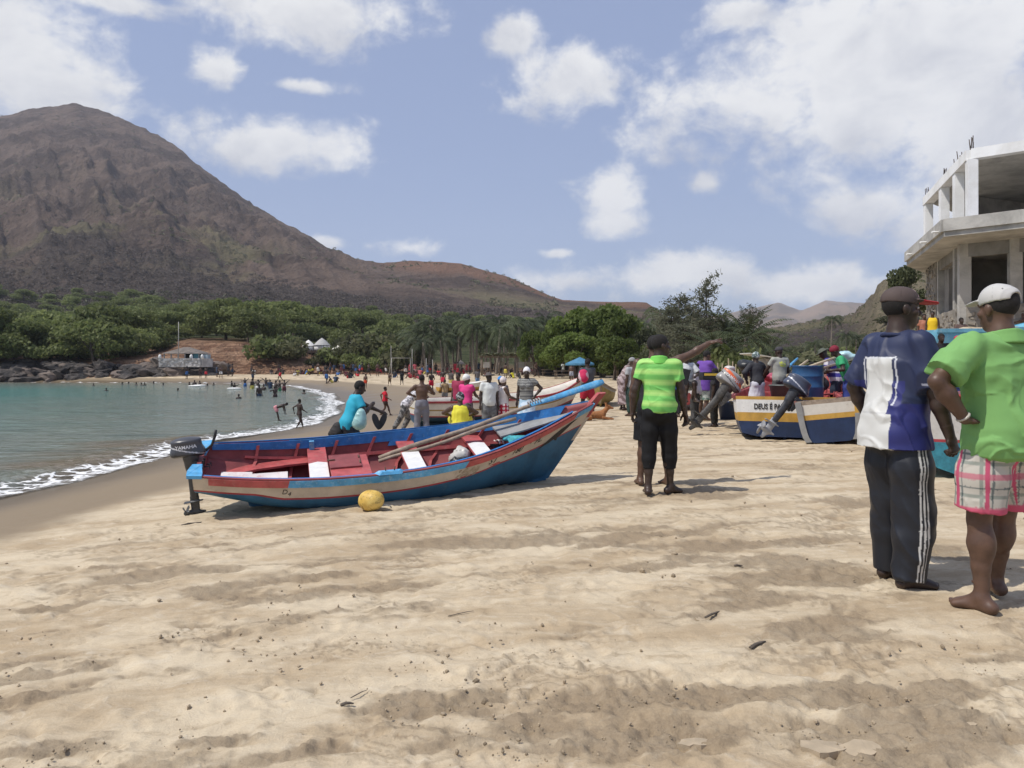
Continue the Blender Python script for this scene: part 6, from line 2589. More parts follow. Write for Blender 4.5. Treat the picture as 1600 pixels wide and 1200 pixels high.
def people_mid():
 # boy in turquoise behind the boat, bag in hand
 o = folk('boy in turquoise shirt behind the boat holding a pale plastic bag', 545, 607, 737, -62,
             dict(lean=16, head=(-12, -4), pelvis=.84, armR=((.13, .36, 1.16), (.9, -1, -.5)), armL=((-.10, .66, 1.02), (-.6, -.2, -1)), legL=((-.12, .15, .075), (0, 1, 0)), legR=((.12, -.05, .075), (0, 1, 0))),
             ('tee', (.030, .36, .50)), ('shorts', (.03, .035, .05)), ('hair', BLK), DARK, Y=10.2, res=.010, stand=1.66, hh=1.36)
 pl = mat('pale_teal_plastic', (.34, .55, .52), .3, .15, 10, .3, 30, .006)
 for nm, lab, c, r, m in (('plastic_bag', 'pale green plastic bag held by the boy in turquoise', P(563, 655, 9.98), (.085, .075, .125), pl),
                             ('shoulder_bag', 'dark bag hanging at the hip of the boy in turquoise', P(527, 671, 10.15), (.10, .08, .07), mat('dark_canvas', (.028, .025, .024), .8, .2, 30, .4))):
  b = Blob(.05)
  b.ell((0, 0, -.02), r).ell((.01, .0, .05), (r[0] * .7, r[1] * .7, r[2] * .8)).ell((-.02, -.02, -.06), (r[0] * .9, r[1] * .8, r[2] * .6))
  V, Q = b.mesh(.009)
  V = fold(V, Q, .013, (12, 12, 9), 4)
  tag(link(nm, make_mesh(nm, V, Q), None, m, c), lab, 'bag')
 s = empty('sandals', P(592, 661, 9.95), R(10), 'pair of black sandals held out by the boy in turquoise', 'sandals')
 for k, a in ((0, -18), (1, 22)):
  bm = bmesh.new()
  rr = Matrix.Rotation(R(a), 3, 'Y')
  pts = [rr @ Vector((math.sin(t) * (.042 + .008 * math.cos(t)), k * .03, math.cos(t) * .115 + .02)) + Vector(((-.03, .04)[k], 0, 0)) for t in np.linspace(0, 6.283, 17)[:-1]]
  lo = [bm.verts.new(p) for p in pts]
  hi = [bm.verts.new(p + Vector((0, .022, 0))) for p in pts]
  bm.faces.new(lo)
  bm.faces.new(hi[::-1])
  for q in range(16):
   bm.faces.new((lo[q], hi[q], hi[(q + 1) % 16], lo[(q + 1) % 16]))
  bm_obj('sole', bm, BLACK, s)
 # pair pushing the long boat
 folk('bare-chested man in baggy grey trousers, back turned', 659, 585, 683, 8, dict(head=(-20, 0), armR=((.20, .30, 1.25), (.8, -.4, -.6)), armL=((-.24, .22, 1.15), (-1, -.2, -.5)), legL=((-.14, .0, .075), (0, 1, 0)), legR=((.14, .02, .075), (0, 1, 0))),
         None, ('trousers', (.17, .17, .20)), ('hair', BLK), BROWN)
 folk('person in white shirt and patterned grey trousers leaning on the long boat', 634, 602, 676, -70, dict(lean=38, ptilt=10, pelvis=.88, armR=((.14, .62, 1.10), (.5, -.3, -1)), armL=((-.14, .62, 1.12), (-.5, -.3, -1)), legL=((-.10, -.10, .075), (0, 1, 0)), legR=((.10, -.45, .075), (0, 1, 0))),
         ('tee', pat('print', (.62, .60, .62), (.18, .18, .20), 26)), ('trousers', pat('print', (.20, .19, .18), (.05, .05, .05), 22)), ('hair', BLK), MID, stand=1.52)
 folk('person in yellow bib and dark patterned headscarf, seen from behind', 719, 620, 694, 4, dict(lean=6, pelvis=.32, legL=((-.16, .42, .06), (0, .3, 1)), legR=((.16, .42, .06), (0, .3, 1)), armL=((-.2, .36, .6), (-1, -.2, 0)), armR=((.2, .36, .6), (1, -.2, 0))), ('vest', (.72, .66, .06)), ('skirt', (.64, .58, .06), .5), ('wrap', pat('print', (.03, .03, .035), (.35, .35, .36), 25)), MID, True, Y=15.2, stand=1.14, hh=1.60, ground='sand')
 folk('woman in bright pink top with white headwrap', 729, 586, 682, -30, dict(head=(-30, 0), **arms(FWL, FWR)), ('blouse', (.66, .05, .22)), ('skirt', pat('print', (.20, .17, .18), (.06, .05, .05), 24), .6), ('wrap', (.74, .73, .70)), MID, True)
 folk('person in dark red top standing behind the pink top', 716, 582, 664, 150, dict(), ('tee', (.28, .03, .07)), ('trousers', (.05, .05, .06)), ('hair', BLK), MID)
 folk('man in white tee shirt, grey shorts and a brimmed hat', 764, 582, 683, 200, dict(head=(20, 6)), ('tee', (.64, .66, .64)), ('shorts', pat('print', (.17, .17, .17), (.11, .11, .11), 18), 1.0), ('hat', (.10, .085, .08)), DARK, belly=.01)
 folk('person in blue cap and dark patterned shirt behind the white tee shirt', 782, 588, 676, 160, dict(), ('tee', pat('print', (.05, .05, .06), (.20, .16, .17), 22)), ('trousers', (.04, .04, .05)), ('cap', (.03, .22, .55)), DARK)
 folk('woman in white sleeveless top and red dotted skirt', 787, 590, 681, -70, dict(head=(25, 5), **arms(None, FWR)), ('vest', (.70, .64, .62)), ('skirt', pat('dots', (.40, .018, .045), (.74, .60, .60), 9), .62), ('wrap', (.66, .58, .56)), BROWN, True)
 folk('woman with hand on hip, black and white top and pale blue wrap', 823, 575, 680, 165, dict(armL=AKL, head=(10, 0)), ('blouse', pat('stripe', (.05, .05, .055), (.30, .30, .28), 24)), ('skirt', pat('print', (.36, .52, .66), (.56, .66, .76), 12), .38), ('wrap', (.72, .70, .72)), DARK, True)
 # red backpack man and the dog
 o = folk('man in grey shirt and red shorts carrying a red backpack', 918, 560, 654, 18, dict(legL=((-.15, .1, .075), (0, 1, 0)), legR=((.15, -.1, .075), (0, 1, 0)), **arms(FWL, FWR)), ('tee', (.075, .080, .09)), ('shorts', (.42, .022, .045)), ('hair', BLK), DARK)
 b = Blob(.04).ell((0, 0, 0), (.15, .11, .20)).ell((0, -.07, -.05), (.11, .07, .12))
 V, Q = b.mesh(.016)
 q = o.location + Vector((-.14, -.22, 1.24)) * (o['_h'] / 1.75)
 tag(link('backpack', make_mesh('backpack', fold(V, Q, .006), Q, pat('print', (.55, .03, .10), (.62, .45, .48), 7)), None, vcol_mat('cloth'), q), 'red and white backpack on the man in red shorts', 'backpack')
 folk('woman in a brown printed dress and grey headwrap, bending over', 973, 562, 641, -75, dict(lean=24, head=(0, -18), armR=((.10, .50, .90), (.6, -.4, -.6)), armL=((-.10, .55, .95), (-.6, -.4, -.6))), ('vest', pat('print', (.19, .14, .13), (.42, .34, .34), 18)), ('skirt', pat('print', (.16, .11, .11), (.40, .32, .33), 18), .72), ('wrap', (.33, .33, .33)), DARK, True, stand=1.62, belly=.03)
 folk('person in grey shirt half hidden left of the lime polo', 988, 560, 650, 30, dict(), ('tee', (.36, .37, .37)), ('trousers', (.03, .06, .05)), ('cap', (.20, .20, .19)), MID)
 folk('person in blue shirt carrying a black case, right of the lime polo', 1055, 562, 652, 10, dict(armR=FWR), ('tee', (.05, .13, .45)), ('trousers', (.03, .03, .035)), ('hair', BLK), MID)
 bm = bmesh.new()
 box(bm, (0, 0, 0), (.26, .06, .34), Matrix.Rotation(R(14), 3, 'Y'))
 tag(bm_obj('case', bm, BLACK, None, False, P(1067, 588, 16.0), .012), 'black case held beside the lime polo man', 'case')
 folk('man in loose white shirt sitting on the red and white boat', 1071, 551, 627, 185, SITC, ('oversize', pat('print', (.58, .60, .60), (.45, .47, .47), 14)), ('shorts', (.10, .10, .10), 1.0), ('hair', BLK), DARK, Y=17.5, stand=1.32)
 folk('person in white tee shirt and black cap with a white peak', 1087, 549, 645, 60, dict(head=(20, 0)), ('tee', (.66, .62, .66)), ('trousers', (.05, .05, .05)), ('cap', pat('print', (.03, .03, .03), (.5, .5, .5), 5)), MID, Y=18.0, ground='sand')
 folk('person in purple tee shirt and green patterned shorts', 1099, 547, 657, -60, dict(lean=8, head=(-20, -8), armL=((-.10, .46, 1.10), (-.6, -.4, -1)), armR=((.12, .46, 1.12), (.6, -.4, -1)), legL=((-.13, .0, .075), (0, 1, 0)), legR=((.13, -.04, .075), (0, 1, 0))),
         ('oversize', (.150, .065, .33)), ('shorts', pat('print', (.40, .44, .40), (.10, .17, .14), 16), .95), ('hair', BLK), BROWN)
 folk('person in black trousers half hidden by the crate', 1117, 560, 652, 60, dict(), ('tee', (.03, .03, .035)), ('trousers', (.015, .016, .016)), ('hair', BLK), DARK, Y=17.2, ground='sand')
 # in and around the lettered boat
 folk('woman in charcoal long-sleeved top, white skirt and patterned headwrap', 1183, 551, 652, 14, dict(lean=6, armR=((.34, .28, 1.02), (1, -.3, -.2)), armL=((-.26, .1, 1.0), (-1, -.4, 0))), ('long', (.042, .042, .048)), ('skirt', pat('stripe', (.70, .70, .74), (.66, .66, .72), 4), .65), ('wrap', pat('print', (.10, .14, .14), (.48, .54, .52), 24)), DARK, True, Y=15.6, belly=.01)
 o = folk('man in grey tee shirt with yellow print on the back, dark red-brimmed cap', 1218, 542, 648, 12, dict(head=(35, -4), armL=((-.30, .28, .98), (-1, -.3, -.2))), ('tee', pat('spot', (.34, .34, .30), (.66, .70, .10))), ('trousers', (.09, .09, .085)), ('cap', (.050, .045, .055)), DARK, Y=15.4)
 folk('man in blue and white shirt and wide green hat bending over the boat', 1306, 546, 655, 60, dict(lean=22, head=(0, -10), **arms(FWL, FWR)), ('tee', pat('stripe', (.045, .040, .24), (.60, .58, .62), 5)), ('trousers', (.02, .03, .05)), ('hat', (.10, .11, .085)), DARK, Y=16.8, stand=1.66)
 folk('dark-shirted man crouched beside the blue drum', 1287, 566, 640, 70, dict(lean=30, pelvis=.8, **arms(FWL, FWR)), ('tee', (.022, .022, .028)), ('trousers', (.02, .03, .05)), ('hair', BLK), DARK, Y=16.4, stand=1.5)
 folk('person in green shirt and maroon beanie leaning forward', 1326, 543, 652, 72, dict(lean=24, head=(0, -12), **arms(FWL, FWR)), ('tee', (.045, .36, .15)), ('trousers', (.04, .06, .24)), ('beanie', (.20, .018, .035)), DARK, Y=14.8, stand=1.64)
 folk('man in black shirt sitting in the banded boat', 1468, 520, 596, 175, dict(SITC, armL=((-.40, .2, .75), (-1, -.2, 0))), ('tee', pat('spot', (.016, .015, .016), (.4, .06, .10))), ('shorts', (.03, .05, .16)), ('hair', BLK), DARK, Y=13.2, stand=1.32)
 folk('person in bright red cap just left of the green polo', 1492, 524, 600, 190, SITC, ('tee', (.40, .36, .34)), ('shorts', (.2, .2, .2)), ('cap', (.52, .025, .07)), DARK, Y=13.6, stand=1.32)
 folk('person in yellow bib standing by the concrete building', 1457, 486, 552, 150, dict(), ('vest', (.72, .48, .02)), ('shorts', (.10, .03, .03)), ('hair', BLK), MID, Y=23.0)
 folk('person in orange top beside the yellow bib', 1444, 490, 556, 170, dict(), ('tee', (.40, .16, .10)), ('shorts', (.12, .03, .03)), ('hair', BLK), BROWN, Y=23.4)
 folk('head and shoulders of a person above the light blue hull', 1502, 496, 566, 180, dict(), ('tee', (.12, .08, .07)), ('shorts', (.05, .05, .05)), ('hair', BLK), DARK, Y=22.5)
 folk('bare-chested person sitting against the rubble wall', 1594, 476, 534, 100, SITC, None, ('shorts', (.02, .025, .022)), ('hair', BLK), BROWN, Y=23.5, stand=1.32)
 # children and others on the open sand
 folk('child in red tee shirt walking along the wet sand', 602, 603, 650, -75, dict(WALK), ('tee', (.52, .015, .03)), ('shorts', (.045, .025, .02), .5), ('hair', BLK), BROWN)
 folk('child in tan tee shirt walking away near the ochre boat', 695, 592, 633, 15, dict(WALK, pelvis=.91), ('tee', (.36, .25, .13)), ('shorts', (.20, .20, .20)), ('hair', BLK), BROWN)
 folk('man in red shorts standing left of the ochre boat', 674, 580, 613, 20, dict(WALK, pelvis=.91), None, ('shorts', (.55, .02, .05)), ('hair', BLK), DARK)
 folk('man in red shorts standing behind the ochre boat', 692, 576, 607, 160, dict(), None, ('shorts', (.50, .03, .06)), ('hair', BLK), DARK)
 folk('person in dark shirt and yellow skirt beside the ochre boat', 705, 578, 611, -30, dict(), ('tee', (.09, .075, .07)), ('skirt', (.62, .47, .14), .5), ('hair', BLK), MID)
 folk('bare-chested child walking alone across the sand', 609, 582, 603, 25, dict(WALK), None, ('shorts', (.17, .12, .06)), ('hair', BLK), BROWN)
 folk('person in dark clothes walking across the sand', 628, 579, 602, 20, dict(WALK), ('tee', (.02, .02, .02)), ('shorts', (.02, .02, .02)), ('hair', BLK), DARK)
 folk('bather in orange-red shorts at the edge of the wet sand', 571, 584, 607, 170, dict(), None, ('shorts', (.55, .06, .02)), ('hair', BLK), BROWN)
 folk('person in blue patterned shorts standing by the brimmed hat', 746, 576, 605, 200, dict(), ('tee', (.12, .11, .11)), ('shorts', (.12, .20, .32), .9), ('hair', BLK), MID)
 folk('person in yellow shirt sitting in the middle of the sand', 802, 578, 591, 60, SITG, ('tee', (.80, .72, .05)), ('shorts', (.06, .06, .06)), ('hair', BLK), DARK, stand=.98)
 folk('dark-clothed person sitting beside the yellow shirt', 812, 579, 591, 60, SITG, ('tee', (.06, .06, .06)), ('shorts', (.06, .06, .06)), ('hair', BLK), DARK, stand=.98)
 folk('person in pale tee shirt standing by the blue parasol', 880, 565, 590, 30, dict(), ('tee', (.60, .64, .62)), ('shorts', (.06, .06, .07)), ('hair', BLK), DARK)
 folk('bare-chested person in striped shorts under the blue parasol', 893, 568, 597, 180, dict(), None, ('shorts', pat('stripe', (.10, .12, .2), (.5, .5, .5), 12)), ('hair', BLK), BROWN)
 # bathers close in
 folk('boy with bare back wading out of the surf', 468, 622, 671, -40, dict(WALK), None, None, ('hair', BLK), DARK, Y=27.5)
 folk('girl in pink shorts bending over in the shallows', 436, 628, 659, -85, dict(BEND), None, ('shorts', (.60, .26, .28), .7), ('hair', BLK), DARK, Y=30.5, stand=1.30)

people_mid()

def dog():
 q = gp(931, 656)
 b = Blob(.03)
 b.chain([(-.30, 0, .10), (-.10, 0, .115), (.14, 0, .12)], [.085, .085, .105], k=.03)
 b.ell((-.27, -.02, .10), (.12, .10, .10))
 b.chain([(.16, 0, .15), (.27, .0, .27)], [.075, .055], k=.03)
 b.ell((.30, 0, .31), (.065, .055, .055))
 b.cone((.32, 0, .30), (.42, 0, .28), .038, .024, k=.02)
 for s in (-1, 1):
  b.cone((.27, s * .035, .34), (.24, s * .075, .42), (.030, .012), (.012, .006), (1, 0, 0), k=.01)
  b.chain([(.16, s * .08, .06), (.30, s * .09, .03), (.40, s * .085, .025)], [.038, .028, .026], k=.015)
  b.chain([(-.28, s * .10, .08), (-.16, s * .13, .07), (-.26, s * .14, .03), (-.14, s * .14, .02)], [.06, .045, .026, .022], k=.015)
 b.chain([(-.36, 0, .09), (-.50, .04, .04), (-.58, .10, .02)], [.026, .018, .010], k=.015)
 V, Q = b.mesh(.009)
 V = smooth_pts(V, Q, 1)
 m_ = mat('tan_fur', (.30, .125, .045), .9, .2, 18, .5, 160, .006)
 o = link('dog', make_mesh('dog', V, Q, None, 1.15), None, m_, q)
 o.rotation_euler = (0, 0, R(6))
 tag(o, 'tan dog with pricked ears lying on the sand by the red shorts', 'dog')
 bm = bmesh.new()
 bm_n = Blob(.002).ell((.425 * 1.15, 0, .285 * 1.15), (.014, .014, .012))
 V, Q = bm_n.mesh(.006)
 link('nose', make_mesh('nose', V, Q), o, BLACK)
 bm.free()

dog()

# ---- far figures: a few builds, copied
def people_far():
 protos = {}

 def proto(key, pose, parts, res=.030):
  j = joints(**pose)
  b = body_blob(j, 0)
  V, Q = b.mesh(res)
  o = link('person', make_mesh('person', smooth_pts(V, Q, 1), Q), None, skin_mat(DARK))
  for nm, bl in parts:
   V, Q = bl(j).mesh(res)
   link(nm, make_mesh(nm, smooth_pts(V, Q, 1), Q), o, mat('far_cloth_black', (.02, .02, .02), .9, .1, 5, 0))
  hb, cut = hair_blob(j, .012)
  V, Q = hb.mesh(.022, cut)
  link('hair', make_mesh('hair', V, Q), o, HAIR)
  protos[key] = [o, False]

 S = lambda j: trousers_blob(j, .75, .02, .025, .06, wide=.012)
 T = lambda j: shirt_blob(j, .02, -.08, .6, .012, collar=False)
 proto('stand', dict(armL=((-.24, .05, .92), (-.4, -1, 0))), [('shorts', S)])
 proto('stand2', dict(armL=AKL, head=(40, 0), legL=((-.15, .0, .075), (0, 1, 0))), [('shorts', S), ('shirt', T)])
 proto('walk', dict(WALK), [('shorts', S)])
 proto('sit', dict(SITG), [('shorts', S), ('shirt', T)])
 proto('sit2', dict(SITG, lean=30, head=(30, -10)), [('shorts', S)])
 proto('reach', dict(armR=((.5, .2, 1.7), (0, -1, 0)), armL=((-.45, .2, 1.5), (0, -1, -1)), lean=10), [('shorts', S)])

 def put(key, loc, rz, h, label, group, cols=(), cat='person', skin=None):
  src, used = protos[key]
  if not used:
   o = src
   protos[key][1] = True
  else:
   o = copy_tree(src)
  o.location = loc
  o.rotation_euler = (0, 0, R(rz))
  o.scale = (h / 1.75,) * 3
  tag(o, label, cat, group)
  i = 0
  for ch in o.children:
   if ch.name.startswith(('shorts', 'shirt')) and i < len(cols):
    ch.material_slots[0].link = 'OBJECT'
    ch.material_slots[0].material = mat('far_cloth_%d_%d_%d' % tuple(int(v * 99) for v in cols[i]), cols[i], .9, .1, 5, 0)
    i += 1
  if skin:
   o.material_slots[0].link = 'OBJECT'
   o.material_slots[0].material = skin_mat(skin)
  return o

 rg = random.Random(21)
 darks = [(.02, .02, .025), (.05, .03, .03), (.03, .05, .09), (.10, .02, .03), (.02, .02, .02)]
 brights = [(.50, .03, .04), (.05, .14, .36), (.60, .50, .10), (.55, .53, .50), (.45, .08, .16), (.06, .25, .12)]
 # swimmers: heads and shoulders out of the water
 for px, py, out in ((146, 603, .30), (191, 601, .32), (213, 602, .35), (221, 602, .32), (226, 602, .34), (255, 602, .3), (166, 611, .30), (278, 611, .28), (373, 623, .34), (296, 603, .45), (304, 601, .55),
      (312, 601, .5), (324, 603, .3), (334, 602, .32), (362, 603, .6), (366, 606, .55), (383, 604, .95), (394, 607, 1.0), (402, 609, 1.0), (416, 603, .95), (412, 610, .6), (422, 607, .9),
      (431, 613, 1.05), (437, 611, 1.0), (444, 612, 1.05), (475, 617, .45), (201, 600, .3), (240, 600, .35), (405, 619, .9), (430, 620, .8)):
  Y = (CZ - SEA) * F / (py - HY)
  x = (px - CX) / F * Y
  h = rg.uniform(1.35, 1.75)
  key = rg.choice(['stand', 'stand2', 'reach']) if out > .5 else 'stand'
  c = rg.choice(darks if rg.random() < .7 else brights)
  lab = 'bather standing waist deep in the turquoise bay' if out > .5 else 'head of a swimmer in the turquoise bay'
  lab += (', far out on the left' if px < 190 else ', below the thatched hut' if px < 290 else ', beside the body boards' if px < 345 else ', in the loose group left of the crowd' if px < 408 else ', in the crowded shallows' if px < 450 else ', apart near the surf')
  put(key, Vector((x, Y, SEA + out - h)), rg.uniform(0, 360), h, lab, 'bathers standing in the bay' if out > .5 else 'swimmers in the bay', [c, rg.choice(darks)])
 # small floats beside two of them
 for px, py in ((304, 604), (366, 608), (312, 603)):
  Y = (CZ - SEA) * F / (py - HY)
  b = Blob(.02).ell((0, 0, 0), (.75, .30, .10))
  V, Q = b.mesh(.05)
  tag(link('float', make_mesh('float', V, Q), None, WHITE, ((px - CX) / F * Y, Y, SEA + .06)), 'white body board floating among the bathers', 'float', 'body boards in the bay')
 # the far beach
 for px, py, key in ((292, 592, 'stand'), (313, 591, 'stand'), (322, 591, 'stand'), (339, 589, 'stand2'), (345, 591, 'walk'), (357, 587, 'stand2'), (363, 588, 'stand'), (393, 585, 'stand'), (397, 586, 'sit'),
      (424, 585, 'sit'), (431, 585, 'sit2'), (436, 586, 'stand'), (438, 595, 'walk'), (442, 585, 'sit'), (460, 587, 'sit2'), (465, 586, 'sit'), (470, 585, 'sit'), (474, 585, 'sit2'), (478, 586, 'sit'), (483, 585, 'sit'), (489, 584, 'stand2'),
      (500, 584, 'sit'), (509, 591, 'stand2'), (510, 600, 'walk'), (516, 584, 'stand'), (522, 584, 'stand2'), (528, 586, 'sit2'), (537, 583, 'stand2'), (541, 588, 'sit'), (547, 591, 'sit'), (549, 583, 'stand'), (556, 586, 'stand'),
      (562, 585, 'stand2'), (566, 584, 'stand2'), (559, 588, 'sit2'), (519, 598, 'sit2'), (524, 597, 'sit'), (576, 588, 'walk'), (641, 591, 'sit'), (645, 590, 'sit2'), (650, 591, 'sit'), (654, 592, 'sit2'), (648, 587, 'stand2'), (640, 586, 'stand2'), (656, 587, 'sit'),
      (711, 583, 'stand2'), (729, 582, 'stand2'), (734, 583, 'stand'), (725, 582, 'sit'), (718, 583, 'sit2'), (660, 582, 'stand'), (672, 580, 'stand2'), (395, 597, 'reach')) + tuple((int(p), int(583 + 9 * f), k_) for p, f, k_ in zip([485, 497, 533, 544, 552, 590, 596, 603, 616, 622, 634, 663, 668, 681, 686, 699, 707, 715, 741, 760, 784, 790, 825, 838], [.1, .5, .3, .9, .2, .6, .1, .4, .8, .2, .5, .1, .7, .2, .5, .0, .4, .8, .1, .5, .3, .9, .7, .8], ['sit', 'stand', 'walk', 'sit2', 'stand2', 'stand', 'sit', 'walk'] * 3)):
  q = gp(px, py)
  if q.y > 108:
   q = P(px, py, 104)
  q.z = gz(q.x, q.y)
  red = 636 < px < 660 or 705 < px < 740
  c1 = rg.choice([(.42, .03, .05), (.35, .05, .07), (.5, .1, .12)]) if red else rg.choice(darks + brights[:4])
  c2 = rg.choice([(.42, .03, .05), (.30, .04, .06), (.5, .3, .3)]) if red else rg.choice(darks + brights)
  what = {'stand': 'bather standing', 'stand2': 'person standing', 'walk': 'bather walking', 'sit': 'person sitting', 'sit2': 'bather sitting', 'reach': 'bather with arms raised'}[key]
  where = 'in the red-clad group by the goal frame' if 636 < px < 660 else 'by the thatched parasol' if px > 660 else 'on the far beach'
  cn = ' in red' if max(c1) == c1[0] and c1[0] > .3 and c1[1] < .2 else ' in dark clothes' if max(c1) < .12 else ' in pale clothes' if min(c1) > .4 else ' in bright clothes'
  if px < 600:
   where += (', at the left', ', left of the middle', ', in the middle', ', near the kayak')[0 if px < 400 else 1 if px < 450 else 2 if px < 512 else 3]
  put(key, q, rg.uniform(0, 360), rg.uniform(1.45, 1.8), what + cn + ' ' + where, what + ' ' + where, [c1, c2], skin=rg.choice([DARK, MID, BROWN]))
 # the seated row in the shade of the trees
 for k, px in enumerate(list(range(748, 800, 5)) + list(range(816, 876, 5))):
  py = 583 + rg.uniform(-1.2, 1.0) + (2 if px > 810 else 0)
  q = gp(px + rg.uniform(-1, 1), py)
  key = rg.choice(['sit', 'sit', 'sit2', 'stand2'] if px < 800 else ['sit', 'sit2', 'sit'])
  what = {'sit': 'person sitting', 'sit2': 'bather sitting', 'stand2': 'person standing'}[key]
  wh = ' in the shade of the wooden pergola' if px < 800 else ' in the long row under the big trees'
  put(key, q, 180 + rg.uniform(-60, 60), rg.uniform(1.5, 1.8), what + wh, what + wh, [rg.choice([(.35, .05, .05), (.12, .04, .04), (.4, .12, .06)] + darks), rg.choice([(.35, .05, .05), (.20, .05, .05), (.45, .15, .08)] + darks)])

people_far()

# ------------------------------------------------------------------ plants
def leaf_mat(name, c1, c2, c3, transl=.5, spot=.12, orand=.6):
 if name in MATS:
  return MATS[name]
 mt, t, bs = new_mat(name)
 oc = t.add('ShaderNodeTexCoord').outputs['Object']
 oi = t.add('ShaderNodeObjectInfo')
 a = t.attr('shade').outputs['Fac']
 n = t.noise(t.vm('ADD', oc, t.vm('SCALE', oi.outputs['Location'], .37)), .55, 4, .6)
 c = t.mix(t.ss(n.outputs[0], .36, .64), c1, c2)
 c = t.mix(t.m('MULTIPLY', a, .55), c, c3)
 k = t.m('ADD', 1 - orand / 2, t.m('MULTIPLY', oi.outputs['Random'], orand))
 c = t.vm('SCALE', c, k)
 t.put(bs.inputs['Base Color'], c)
 bs.inputs['Roughness'].default_value = .6
 bs.inputs['Specular IOR Level'].default_value = .25
 tr = t.add('ShaderNodeBsdfTranslucent')
 t.put(tr.inputs[0], c)
 mx_ = t.add('ShaderNodeMixShader')
 mx_.inputs[0].default_value = transl
 out = [q for q in t.n if q.type == 'OUTPUT_MATERIAL'][0]
 t.l.new(bs.outputs[0], mx_.inputs[1])
 t.l.new(tr.outputs[0], mx_.inputs[2])
 t.l.new(mx_.outputs[0], out.inputs[0])
 MATS[name] = mt
 return mt

def leaf_quads(C, D, size, rng, aspect=1.6, flat=.5):
 """leaf-clump faces at C facing roughly along D"""
 n = len(C)
 N = D / (np.linalg.norm(D, axis=1, keepdims=True) + 1e-9) * flat + rng.normal(size=(n, 3)) * (1 - flat)
 N /= np.linalg.norm(N, axis=1, keepdims=True) + 1e-9
 A = np.cross(N, rng.normal(size=(n, 3)))
 A /= np.linalg.norm(A, axis=1, keepdims=True) + 1e-9
 B = np.cross(N, A)
 s = (size * rng.uniform(.6, 1.3, n))[:, None]
 a, b = A * s * .5 * aspect, B * s * .5
 V = np.stack([C - a, C - b * .9 + a * .1, C + a, C + b * .9 - a * .1], 1).reshape(-1, 3)
 Q = np.arange(n * 4).reshape(n, 4)
 return V, Q

def crown_mesh(name, lobes, n, size, seed, flat=.5, up=.35, inner=.35, aspect=1.6):
 rng = np.random.default_rng(seed)
 lobes = np.array(lobes, float)
 vol = (lobes[:, 3] * lobes[:, 4] * lobes[:, 5]) ** (2 / 3)
 k = rng.choice(len(lobes), n, p=vol / vol.sum())
 d = rng.normal(size=(n, 3))
 d /= np.linalg.norm(d, axis=1, keepdims=True)
 r = np.where(rng.random(n) < inner, rng.random(n) ** .5 * .9, rng.uniform(.86, 1.10, n))
 bump_ = 1 + .22 * vnoise3(d * 2.6 + k[:, None] * 7.7, 9)
 C = lobes[k, :3] + d * lobes[k, 3:6] * (r * bump_)[:, None]
 D = d + np.array([0, 0, up])
 V, Q = leaf_quads(C, D, size, rng, aspect, flat)
 me = np_mesh(name, V, [Q], False)
 attr_f(me, 'shade', np.repeat(rng.random(n), 4))
 return me

def trunk_mesh(name, h, r, branches, seed, lean=.15):
 rg = random.Random(seed)
 bm = bmesh.new()
 top = Vector((rg.uniform(-lean, lean) * h, rg.uniform(-lean, lean) * h, h))
 tube(bm, [(0, 0, -.6), (0, 0, 0), top * .5 + Vector((rg.uniform(-.1, .1), 0, 0)), top], [r * 1.4, r * 1.1, r * .8, r * .6], 6)
 for e in branches:
  e = Vector(e)
  m_ = top * .6 + (e - top * .6) * .5 + Vector((0, 0, -.1 * h))
  tube(bm, [top * .55, m_, e], [r * .55, r * .38, r * .15], 5)
 me = bpy.data.meshes.new(name)
 bm.to_mesh(me)
 bm.free()
 return me

def tree(name, loc, rz, sc, crown, cm, trunk, tm, label, cat, group):
 o = empty(name, loc, rz, label, cat, group)
 o.scale = (sc, sc, sc * random.uniform(.92, 1.08)) if np.isscalar(sc) else sc
 if crown is not None:
  link('crown', crown, o, cm)
 if trunk is not None:
  link('trunk', trunk, o, tm)
 return o

BARK = mat('bark', (.10, .075, .055), .9, .3, 4, .6, 20, .03)
PALM_BARK = mat('palm_bark', (.17, .14, .11), .9, .25, 6, .6, 18, .03)
ACA = leaf_mat('acacia_leaf', (.125, .160, .046), (.20, .235, .080), (.235, .25, .11))
ACB = leaf_mat('dusty_acacia_leaf', (.085, .095, .044), (.145, .150, .072), (.18, .17, .095))
FIC = leaf_mat('broad_leaf', (.085, .130, .026), (.155, .205, .050), (.19, .23, .07))
DKL = leaf_mat('dark_leaf', (.062, .078, .036), (.110, .128, .060), (.14, .145, .078))
PLM = leaf_mat('palm_leaf', (.026, .040, .016), (.055, .072, .030), (.085, .098, .045), .15)
CAS = leaf_mat('wispy_leaf', (.085, .092, .055), (.145, .15, .095), (.17, .17, .115))
BRW = leaf_mat('dry_scrub', (.115, .094, .080), (.160, .132, .110), (.19, .155, .13), .4)
OLV = leaf_mat('olive_scrub', (.070, .076, .036), (.120, .122, .062), (.16, .15, .085), .1)

